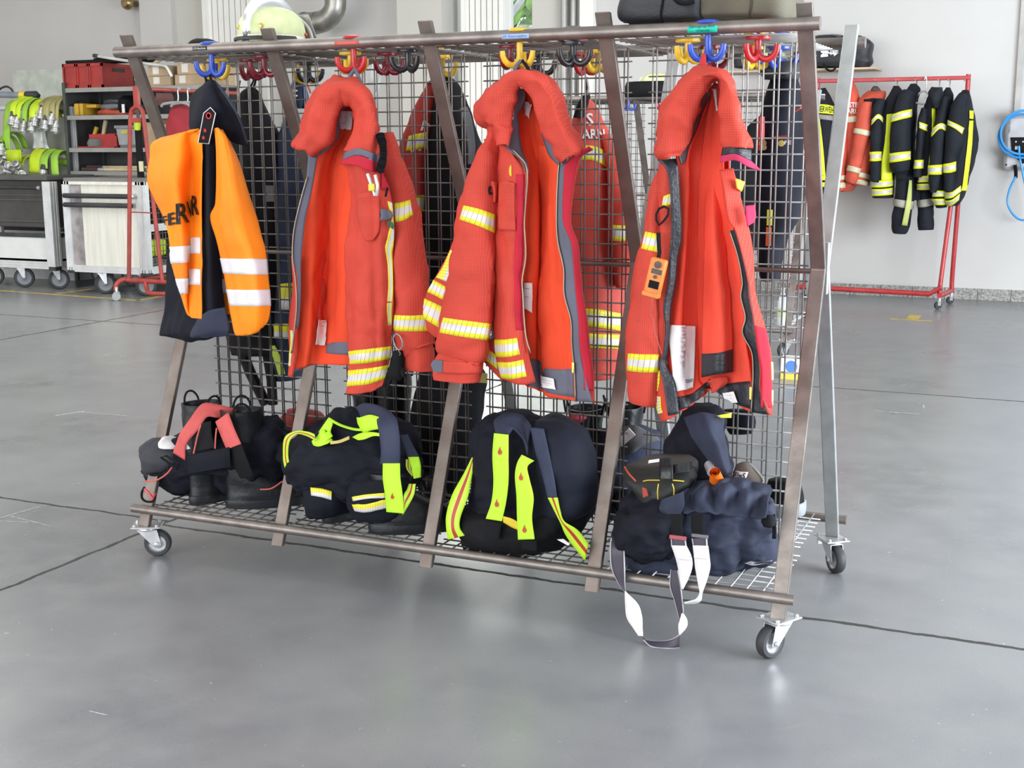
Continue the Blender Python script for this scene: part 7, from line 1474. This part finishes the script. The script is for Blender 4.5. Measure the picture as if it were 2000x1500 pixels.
for z_ in (.70, .92, .97): g.box2((x0, ya+.105, z_), (x1-.17, ya+.125, z_+.012))
part('drawer_ridge', g, mat('ridge_grey', (.09, .085, .085), .5), t, smooth=False, kind='stuff')
part('box_lid', MB().box2((x0, ya+.05, 1.13), (x1-.10, yb_-.12, 1.175)), mat('lid_grey', (.085, .085, .082), .45), t, smooth=False, bev=.006)
part('push_bar', MB().cyl((x0, ya+.02, 1.06), (x1-.20, ya+.02, 1.055), .017, 12), RUBBER, t); part('bar_knob', MB().lathe([(0, 0), (.02, .008), (.022, .03), (0, .04)], (x1-.20, ya+.02, 1.055), (1, 0, 0), 12), ZINC, t)
for x_, y_, a in ((x1-.14, ya+.12, .75), (x1-.62, ya+.12, .7), (x1-.15, yb_-.12, .4), (x1-1.05, ya+.12, .7)): bigwheel(t, x_, y_, a)
# --- hose rack
t = thing('hose_rack', (-8.8, 7.1, 0), 'aluminium frame carrying the lime fire hoses at the left edge', 'rack')
yh = 7.1
for x_ in (-8.36, -9.5): part('frame_post', profile((x_, yh, .1), (x_, yh, 1.90), .075), ALUP, t, smooth=False)
part('frame_post', profile((-8.98, yh+.2, .1), (-8.98, yh+.2, 1.9), .05), ALUP, t, smooth=False)
part('hose_bar', MB().cyl((-9.5, yh+.05, 1.90), (-8.36, yh+.05, 1.90), .03, 12), ALUP, t); part('hose_bar', MB().cyl((-9.5, yh+.05, 1.36), (-8.36, yh+.05, 1.36), .03, 12), ALUP, t)
part('back_sheet', MB().box2((-9.5, yh+.25, .6), (-8.36, yh+.27, 1.8)), mat('pale_sheet', (.45, .46, .43), .5), t, smooth=False)
part('base', MB().box2((-9.55, yh-.1, .0), (-8.32, yh+.35, .1)), ALUP, t, smooth=False)
CY, CX = (0, -1, 0), (1, 0, 0)
def coupling(c, axis, parent, r=.048):
    k = part('coupling', MB().lathe([(r*.62, 0), (r*.62, .03), (r*.95, .034), (r, .05), (r, .075), (r*.85, .08), (r*.85, .10), (r*1.02, .104), (r*1.02, .125), (r*.7, .13), (r*.62, .10)], c, axis, 20), COUP, parent)
    return k
hl = ['lime', 'bright yellow', 'green', 'lime green', 'khaki', 'dull khaki', 'brown khaki', 'old khaki']
def hose(px, py_top, py_end, w_, m, label, lean=0, yy=0.0, cpl=True):
    """flat hose bent over the bar, brass/aluminium coupling at its end"""
    Yc = yh-.05+yy; a = at(px, py_top, Yc); e = at(px+lean, py_end, Yc-.10)
    C = np.array([[a[0]+.02*(lean < 0), Yc+.22, a[2]-.16], [a[0], Yc+.16, a[2]-.02], [a[0], Yc+.05, a[2]+.02], [a[0]+(e[0]-a[0])*.25, Yc-.05, a[2]-.03], [a[0]+(e[0]-a[0])*.7, Yc-.09, (a[2]*.55+e[2]*.45)], [e[0], Yc-.10, e[2]]])
    P = cr(C, 30); G = np.stack([P+np.array([-w_/2, 0, 0]), P+np.array([-w_*.2, -.012, .004]), P+np.array([w_*.2, -.012, .004]), P+np.array([w_/2, 0, 0])], 1)
    G = np.swapaxes(cr(np.swapaxes(G, 0, 1), 8), 0, 1)
    h = thing('fire_hose', (a[0], Yc, a[2]), label, 'hose', None); part('hose', gmb(G), m, h, solid=.012, autos=None)
    if cpl:
        d = np.array([lean*.004, -.25, -1.0]); d /= np.linalg.norm(d); coupling(P[-1]-d*.02, d, h)
        part('binding', MB().tube([P[-1]-d*.045, P[-1]+d*.012], w_*.36, 12), RUBBER, h)
    return h
for i, q in enumerate(((28, 200, 232, .09, KHOSE2, -6, 'long light green hose hanging at the far left of the rack', -14),)):
    px, a_, b_, w_, m_, _, lb, ln = q; hose(px, a_, 300, .10, m_, lb, ln, -.03, False)
ROW = [(40, 193, 226, .085, KHOSE, 'lime hose end over the top bar, leftmost with coupling', -15), (52, 194, 232, .08, KHOSE, 'lime hose end over the top bar next to the leftmost coupling', -18), (62, 196, 240, .08, KHOSE2, 'green hose end over the top bar with coupling pointing down', -14),
       (74, 199, 238, .085, KHOSE, 'lime hose end in the middle of the top bar', -10), (84, 199, 228, .08, KHOSE, 'bright lime hose end right of the middle of the top bar', -14), (92, 194, 214, .08, KHOSE3, 'khaki hose end over the top bar with coupling facing forward', -10),
       (102, 192, 234, .085, KHOSE3, 'khaki hose end over the top bar hanging lower', -12), (112, 192, 226, .08, KHOSE3, 'brown khaki hose end at the right of the top bar', -10), (122, 192, 240, .07, KHOSE3, 'old khaki hose end beside the shelf upright', -12)]
for k, (px, a_, b_, w_, m_, lb, ln) in enumerate(ROW): hose(px, a_, b_, w_, m_, lb, ln, (k % 3)*.02-.06)
def ringhose(px, py, w_, r, m, label, n=1, yy=0.0):
    """rolled hose: spiral band lying on edge"""
    c = at(px, py, yh-.12+yy); h = thing('hose_roll', c, label, 'hose')
    a = np.linspace(0, 2*PI*n, 60*n); rr = r*(1-.35*(a/a[-1]) if n > 1 else np.ones_like(a))
    P = np.stack([c[0]+rr*np.cos(a), c[1]+rr*.55*np.sin(a), c[2]+0*a], 1); G = np.stack([P-[0, 0, w_/2], P+[0, 0, w_/2]], 1); part('hose', gmb(G), m, h, solid=.012, autos=None); return h
h = ringhose(26, 305, .14, .105, KHOSE, 'rolled lime hose with spiral visible on the lower bar', 3, -.05)
hose(18, 262, 292, .09, KHOSE2, 'green hose loop hanging left above the rolled hose', -8, -.05)
hose(6, 268, 285, .07, KHOSE2, 'green hose end with coupling at the left edge above the roll', -3, -.10)
hose(80, 293, 338, .16, KHOSE, 'wide bright yellow hose bent over the lower bar', -12, -.02, False)
hose(98, 296, 330, .11, KHOSE2, 'green hose on the lower bar with coupling facing forward', -12, -.08)
hose(112, 298, 352, .10, KHOSE2, 'green hose on the lower bar with coupling hanging over the cart', -2, -.12)
hose(50, 308, 340, .07, KHOSE, 'thin lime hose on the lower bar behind the couplings', -8, .0, False)
CL = [(8, 320), (20, 325), (32, 318), (12, 336), (28, 338), (42, 330), (46, 340), (4, 345)]
for k, (px, py) in enumerate(CL):
    lb = ['grey coupling of the pile left of the yellow hose, %s' % s for s in ('upper left', 'upper middle', 'top beside the roll', 'middle left', 'middle', 'upper right', 'lower right', 'lowest at the left edge')][k]
    c = at(px, py, yh-.22); h = thing('hose_coupling', c, lb, 'coupling', 'loose couplings on the lower bar'); a_ = k*1.3
    coupling(c, (math.sin(a_)*.6, -.8, math.cos(a_)*.5), h, .042)
for k, (px, py, m_) in enumerate(((118, 402, KHOSE2), (112, 425, KHOSE), (122, 432, KHOSE))):
    c = at(px, py, 6.9); h = thing('fire_hose', c, ['green hose hanging in the gap between the two carts, upper', 'lime hose hanging in the gap between the two carts, left', 'lime hose hanging in the gap between the two carts, lowest'][k], 'hose')
    P = cr(np.array([c+[-.10, 0, .10], c+[-.02, -.02, .12], c+[.05, -.03, .04], c+[.04, -.04, -.08]]), 24); part('hose', gmb(np.stack([P+[0, -.04, 0], P+[0, .04, 0]], 1)), m_, h, solid=.03, autos=None); coupling(c+np.array([.03, -.06, -.05]) if k else c+np.array([0, -.06, .02]), (.2, -1, -.2), h, .045)
t = thing('white_sack', at(78, 275, yh-.1), 'white plastic sack hanging below the hose couplings', 'sack')
part('sack', gmb(sheet([[(62, 254, yh-.08), (76, 252, yh-.12), (90, 252, yh-.08)], [(63, 275, yh-.06), (78, 275, yh-.16), (94, 275, yh-.06)], [(64, 290, yh-.06), (80, 291, yh-.12), (97, 291, yh-.06)]], 16, 16, (.02, (6, 6, 6), 3))), WPAN, t, solid=.006, autos=None)
t = thing('suction_pipe', at(30, 186, yh-.1), 'grey pipe with yellow ring and black end lying on top of the hose rack', 'pipe')
part('pipe', MB().cyl(at(-40, 184, yh), at(42, 186, yh), .035, 14), mat('blue_grey_pipe', (.28, .32, .36), .4, .2), t); part('yellow_ring', MB().cyl(at(41, 186, yh), at(52, 186, yh), .042, 14), mat('yellow_plastic', (0, 0, 0)), t); part('black_end', MB().tube([at(52, 186, yh), at(70, 185, yh), at(74, 189, yh)], [.044, .042, .036], 14), RUBBER, t)
t = thing('rubber_hose', at(13, 172, yh), 'thin black rubber hose arching above the left edge pipe', 'hose'); part('hose', MB().tube(cr(np.array([at(*q, yh+.06) for q in ((-6, 184), (0, 174), (12, 169), (22, 174), (27, 184))]), 24), .012, 8), RUBBER, t)
o = solo('wall_board', MB().box2((-10.87, BACKY-.03, 1.2), (-9.2, BACKY, 2.43)), mat('pale_green_board', (.66, .70, .62), .4), 'pale green board leaning on the wall behind the hoses', 'board', smooth=False)
# --- shelf unit
t = thing('shelf_unit', (-7.4, 7.3, 0), 'grey steel shelf unit with tools and boxes behind the aluminium cart', 'shelf')
ys, ye = 7.0, 7.55
for x_ in (-8.33, -7.335, -6.40):
    for y_ in (ys, ye): part('upright', MB().box2((x_-.02, y_-.015, 0), (x_+.02, y_+.02, 2.15)), SHUP, t, smooth=False)
LV = (2.09, 1.80, 1.455, 1.205, .75, .2)
for z_ in LV:
    for xa, xb in ((-8.31, -7.355), (-7.315, -6.42)): part('shelf_board', MB().box2((xa, ys-.01, z_-.045), (xb, ys+.008, z_)).box2((xa, ys, z_-.012), (xb, ye, z_)), SHEL, t, smooth=False)
part('back_panel', MB().box2((-8.33, ye+.02, .1), (-6.4, ye+.03, 2.10)), SHBK, t, smooth=False)
part('side_panel', MB().box2((-8.345, ys, .1), (-8.34, ye, 2.10)), SHBK, t, smooth=False)
# crate on top
RCR = mat('red_crate_plastic', (.36, .035, .030), .5, var=.08)
t = thing('plastic_crate', (-8.1, 7.3, 2.09), 'dark red plastic crate on top of the shelf unit', 'crate')
xa, xb, y1, y2, za, zb = -8.36, -7.81, 7.02, 7.55, 2.092, 2.35
g = MB().box2((xa+.012, y1+.012, za), (xb-.012, y2-.012, za+.02))
for a, b in (((xa+.012, y1+.012, za), (xb-.012, y1+.025, zb)), ((xa+.012, y2-.025, za), (xb-.012, y2-.012, zb)), ((xa+.012, y1+.012, za), (xa+.025, y2-.012, zb)), ((xb-.025, y1+.012, za), (xb-.012, y2-.012, zb))): g.box2(a, b)
part('walls', g, RCR, t, smooth=False)
g = MB()
for zz in (za, zb-.035): g.box2((xa, y1, zz), (xb, y1+.02, zz+.03)).box2((xb-.02, y1, zz), (xb, y2, zz+.03)).box2((xa, y2-.02, zz), (xb, y2, zz+.03)).box2((xa, y1, zz), (xa+.02, y2, zz+.03))
for f_ in (0, .31, .36, .62, .67, .96): g.box2((xa+(xb-xa)*f_, y1, za), (xa+(xb-xa)*f_+.02, y1+.014, zb))
part('ribs', g, RCR, t, smooth=False); part('grip_hole_shade', MB().box2((xb-.011, y1+.18, zb-.085), (xb-.002, y1+.36, zb-.05)), RUBBER, t, smooth=False)  # hole is a dark plate, its inner shade given by colour
o = solo('folded_blanket', MB().box2((-8.33, 7.04, 2.352), (-7.3, 7.3, 2.385)).box2((-7.95, 7.05, 2.385), (-7.3, 7.28, 2.40)), BLACK, 'flat black folded cover lying across the red crate', 'cover', bev=.008)
t = thing('long_pole', at(260, 125, 7.1), 'long pale metal pole with a bent end lying across the crate and the boxes', 'pole')
part('pole', MB().tube(cr(np.array([at(*q, 7.02) for q in ((186, 109), (230, 116), (290, 125), (318, 128), (326, 132), (332, 142), (336, 150))]), 40), .017, 10), mat('pale_metal', (.70, .70, .66), .35, .4), t); part('grip', MB().cyl(at(183, 108.5, 7.02), at(192, 110, 7.02), .021, 10), RUBBER, t)
CARD = mat('cardboard', (.40, .29, .18), .85, var=.08, vscale=6)
for k, (xa, xb, za, zb, y1) in enumerate(((-7.20, -6.92, 2.093, 2.19, 7.03), (-7.22, -6.95, 2.193, 2.30, 7.05), (-6.88, -6.42, 2.093, 2.20, 7.05), (-6.86, -6.42, 2.203, 2.32, 7.07))):
    t = thing('cardboard_box', ((xa+xb)/2, y1+.2, za), ['brown cardboard box on top of the shelf unit, lower left of four', 'brown cardboard box on top of the shelf unit, upper left of four', 'long brown cardboard box on the shelf unit, lower right of four', 'long brown cardboard box on the shelf unit, upper right of four'][k], 'box')
    part('carton', MB().box2((xa, y1, za), (xb, y1+.42, zb)), CARD, t, smooth=False, bev=.004); part('tape', MB().box2((xa+.06, y1-.002, za+.02), (xa+.14, y1, zb-.01)), mat('torn_label', (.62, .60, .56), .7), t, smooth=False)
t = thing('pump_handle', at(310, 118, 7.1), 'wooden handle with a metal fitting lying behind the pole on the boxes', 'handle'); part('wood', MB().cyl(at(302, 124, 7.2), at(318, 112, 7.2), .022, 10), mat('light_wood', (.55, .45, .28), .6), t); part('fitting', MB().box(at(327, 113, 7.2), (.10, .06, .03)), ZINC, t, bev=.006)
# contents
def bx(name, label, cat_, a, b, z_, h, m, y1=7.06, d=.3, bev=.01, z0=0.0):
    xa = float(at(a, 250, y1)[0]); xb = float(at(b, 250, y1)[0]); zb = z_+.002
    o = solo(name, MB().box2((xa, y1, zb+z0), (xb, y1+d, zb+z0+h)), m, label, cat_, bev=bev); return o
t = thing('tool_case', (-8.2, 7.1, 1.80), 'yellow tool case on the second shelf at the left', 'case'); part('case', MB().box2((-8.26, 7.05, 1.802), (-8.20, 7.3, 1.93)).box2((-8.19, 7.05, 1.802), (-8.14, 7.3, 1.93)).box2((-8.14, 7.1, 1.88), (-8.0, 7.3, 1.92)), mat('yellow_case', (.55, .33, .03), .5), t, bev=.01); part('handle', MB().tube([(-8.2, 7.08, 1.93), (-8.2, 7.12, 1.95), (-8.2, 7.2, 1.95), (-8.2, 7.24, 1.93)], .008, 8), RUBBER, t)
for k, (z_, m_, lb) in enumerate(((1.802, mat('orange_red_sheet', (.42, .07, .035), .5), 'orange red folded tarpaulin at the bottom of the pile on the second shelf'), (1.865, mat('grey_sheet', (.16, .17, .18), .5), 'grey folded tarpaulin in the middle of the pile on the second shelf'), (1.915, mat('dark_sheet', (.05, .05, .055), .5), 'dark folded sheet on top of the pile on the second shelf'))):
    w_ = .30-.05*k; n_ = 24; a_ = 2*PI*np.arange(n_)/n_; G = np.array([[(-7.78+w_*kk*math.cos(q), 7.27+.18*kk*math.sin(q), z_+dz) for q in a_] for dz, kk in ((0, .9), (.015, 1), (.045, 1), (.06, .8))]); G = cr(G, 12); G = wrinkle(G, .012, (12, 12, 20), True, seed=k)
    o = solo('folded_tarpaulin', gmb(G, True, True), m_, lb, 'tarpaulin', autos=None)
t = thing('tool_bag', at(250, 200, 7.1), 'black tool bag with a white label on the second shelf', 'bag'); part('bag', gmb(loft([(186, 245, 258, 7.2, .06), (195, 240, 264, 7.2, .12), (210, 238, 268, 7.2, .13), (220, 240, 266, 7.2, .12)], 30, 16, (.012, (10, 10, 10), 3)), True, True), BLACK, t, autos=None); part('label', MB().box(at(241, 212, 7.04), (.035, .01, .09)), LABEL, t)
t = thing('tool_tray', (-8.0, 7.2, 1.455), 'red tool tray with brushes on the third shelf', 'tray'); RT = mat('red_tray', (.40, .030, .030), .5)
part('tray', MB().box2((-8.22, 7.03, 1.457), (-7.72, 7.35, 1.47)).box2((-8.1, 7.08, 1.47), (-7.74, 7.10, 1.60)).box2((-7.92, 7.1, 1.47), (-7.9, 7.34, 1.58)).box2((-7.74, 7.08, 1.47), (-7.72, 7.34, 1.58)).box2((-8.16, 7.2, 1.58), (-7.74, 7.24, 1.61)), RT, t, smooth=False)
part('grey_pad', MB().lathe([(.09, 0), (.10, .04), (.08, .08), (0, .09)], (-8.02, 7.1, 1.47), (0, 0, 1), 16), mat('felt_grey', (.15, .15, .14), .8), t)
for x_, m_, l_ in ((-7.99, 'light_wood', .17), (-8.12, 'yellow_case', .10)): part('brush_handle', MB().tube([(x_, 7.18, 1.58), (x_+.03, 7.2, 1.58+l_)], [.022, .026], 10), MATS[m_], t)
t = thing('storage_bin', (-7.56, 7.2, 1.455), 'grey translucent storage bin on the third shelf', 'bin'); part('bin', MB().prism([(-7.70, 7.05, 1.66), (-7.40, 7.05, 1.66), (-7.43, 7.05, 1.48), (-7.67, 7.05, 1.48)], (0, .32, 0)), mat('grey_bin', (.30, .31, .32), .4), t, smooth=False, bev=.01); part('lid', MB().box2((-7.71, 7.04, 1.66), (-7.39, 7.38, 1.69)), mat('bin_lid', (.22, .23, .23), .4), t, smooth=False); part('sticker', MB().box((-7.58, 7.047, 1.62), (.08, .004, .035)), mat('sticker_yellow', (.5, .42, .05), .6), t); part('base', MB().box2((-7.66, 7.06, 1.457), (-7.44, 7.36, 1.48)), mat('bin_base', (.14, .14, .16), .5), t, smooth=False)
for k, (xa, xb, za, zb, lb) in enumerate(((-7.30, -7.12, 1.457, 1.72, 'tall cardboard carton on the third shelf left of the black strap'), (-7.08, -6.90, 1.457, 1.70, 'cardboard carton on the third shelf behind the red rail leg'), (-7.10, -6.88, 1.703, 1.78, 'small brown box on top of the carton behind the red rail leg'))): solo('cardboard_carton', MB().box2((xa, 7.05, za), (xb, 7.4, zb)), CARD if k < 2 else mat('brown_box', (.20, .11, .05), .7), lb, 'box', bev=.005, smooth=False)
for k, (x0_, x1_, z_, lb) in enumerate(((-8.0, -6.9, 1.245, 'long wooden shovel handle lying on the fourth shelf'), (-8.0, -7.1, 1.222, 'short wooden handled tool lying in front on the fourth shelf'))):
    t = thing('hand_tool', ((x0_+x1_)/2, 7.1, 1.207), lb, 'tool'); yy = 7.14-.08*k
    part('handle', MB().cyl((x0_, yy, z_), (x1_, yy, z_+.0), .018, 10), MATS['light_wood'], t); part('head', MB().tube([(x0_-.20, yy, z_), (x0_+.02, yy, z_)], [.026, .022], 10), mat('tool_head', (.06, .03, .03), .5), t); part('ferrule', MB().cyl((x0_, yy, z_), (x0_+.10, yy, z_), .0195, 10), ZINC, t)
# --- small red clothes rail
t = thing('clothes_rail', (-6.4, 5.9, 0), 'small red clothes rail with inverted Y end frame in front of the shelf unit', 'rail')
YF = 5.85; top = at(266, 173, YF); L_ = at(252, 542, YF); R2 = at(322, 552, YF); J_ = at(268, 206, YF)
RP2 = mat('red_tube_matt', (.34, .045, .035), .45, var=.1, vscale=10)
part('head_post', MB().box((J_[0], YF, (top[2]+J_[2])/2), (.055, .045, top[2]-J_[2]+.05)), RP2, t, bev=.006)
part('frame_leg', MB().tube(cr(np.array([at(*q, YF) for q in ((268, 207), (262, 211), (256, 220), (254, 260), (253, 400), (252, 545))]), 40), .021, 10), RP2, t)
part('frame_leg', MB().tube(cr(np.array([at(*q, YF) for q in ((268, 207), (274, 211), (279, 222), (284, 260), (300, 400), (317, 550))]), 40), .021, 10), RP2, t)
part('gusset', MB().box((at(267, 235, YF)[0], YF, at(267, 235, YF)[2]), (.13, .03, .045)), RP2, t); part('tie_bar', MB().cyl(at(253, 414, YF), at(300, 416, YF), .006, 8), RP2, t)
part('top_bar', MB().cyl((top[0], YF, top[2]), (top[0]+.12, YF+1.5, top[2]), .02, 10), RP2, t)
bz = float(at(260, 548, YF)[2]); xL, xR = float(at(246, 548, YF)[0]), float(at(326, 552, YF)[0])
part('base_tube', MB().tube(cr(np.array([(xL-.03, YF-.12, .09), (xL-.03, YF-.10, bz-.03), (xL+.0, YF-.04, bz+.01), (xL+.08, YF, bz), (xR+.05, YF, bz)]), 30), .023, 10), RP2, t)
part('base_tube', MB().tube(cr(np.array([(xR+.2, YF-.10, .09), (xR-.10, YF-.12, .085), (xR-.20, YF-.05, .11), (xR-.26, YF, bz-.01)]), 30), .022, 10), RP2, t)
part('base_tube', MB().tube([(xL+.05, YF, bz), (xL+.12, YF+1.5, bz)], .02, 10), RP2, t)
for x_, y_ in ((xL-.01, YF-.13), (xR+.2, YF-.1), (xL+.12, YF+1.5)):
    c = part('castor', MB().tube([(x_, y_, .13), (x_, y_, .07)], .014, 8).box((x_, y_, .06), (.03, .055, .05)), ZINC, t); part('wheel', MB().lathe([(.02, -.014), (.040, -.014), (.042, 0), (.040, .014), (.02, .014)], (x_+.012, y_-.02, .042), (.5, -.85, 0), 20), mat('clear_grey_wheel', (.32, .34, .35), .35), c)
YS = 6.45
t = thing('red_shirt', at(352, 210, YS), 'dark red shirt on a hanger on the small red rail beside the navy hood', 'shirt')
part('body', gmb(loft([(205, 342, 366, YS, .05), (214, 336, 378, YS, .08), (235, 330, 384, YS, .10), (270, 326, 386, YS, .11), (330, 322, 388, YS, .11)], 40, 30, (.012, (9, 9, 4), 3)), True, True), mat('crimson_cloth', (.33, .022, .035), .75, var=.08), t, autos=None)
for k, px in enumerate((349, 368)):
    h = thing('clothes_hanger', at(px, 200, YS-.1), ['grey plastic hanger on the small red rail, left one', 'grey plastic hanger on the small red rail, right one'][k], 'hanger')
    part('hook', MB().tube(cr(np.array([at(*q, YS-.1) for q in ((px+3, 176), (px, 172), (px-2, 178), (px-1, 190), (px-2, 200))]), 16), .006, 6), ZINC, h); part('shoulder', MB().tube(cr(np.array([at(*q, YS-.1) for q in ((px-34, 208), (px-28, 203), (px-2, 200), (px+16, 203), (px+22, 207))]), 20), .014, 8), mat('grey_hanger', (.32, .33, .32), .5), h)
t = thing('brown_cloth', at(325, 190, 6.6), 'brown red cloth hanging on the small red rail left of the hangers', 'cloth'); part('cloth', gmb(loft([(182, 308, 336, 6.6, .04), (195, 306, 338, 6.6, .06), (206, 308, 334, 6.6, .05)], 24, 12, (.012, (10, 10, 10), 2)), True, True), mat('maroon_cloth', (.13, .055, .050), .8), t, autos=None)
t = thing('hanging_strap', at(268, 243, 6.3), 'black strap with a lime tip hanging inside the small red rail frame', 'strap'); part('strap', MB().box((at(272, 290, 6.3)[0], 6.3, at(272, 295, 6.3)[2]), (.075, .015, .62)), BLACK, t); part('lime_tip', MB().lathe([(0, -.06), (.03, -.05), (.035, 0), (.03, .05), (0, .06)], at(268, 244, 6.28), (0, 0, 1), 12), KHOSE, t); part('pale_tag', MB().box(at(276, 325, 6.28), (.05, .012, .10)), mat('cream_tag', (.60, .58, .36), .6), t)
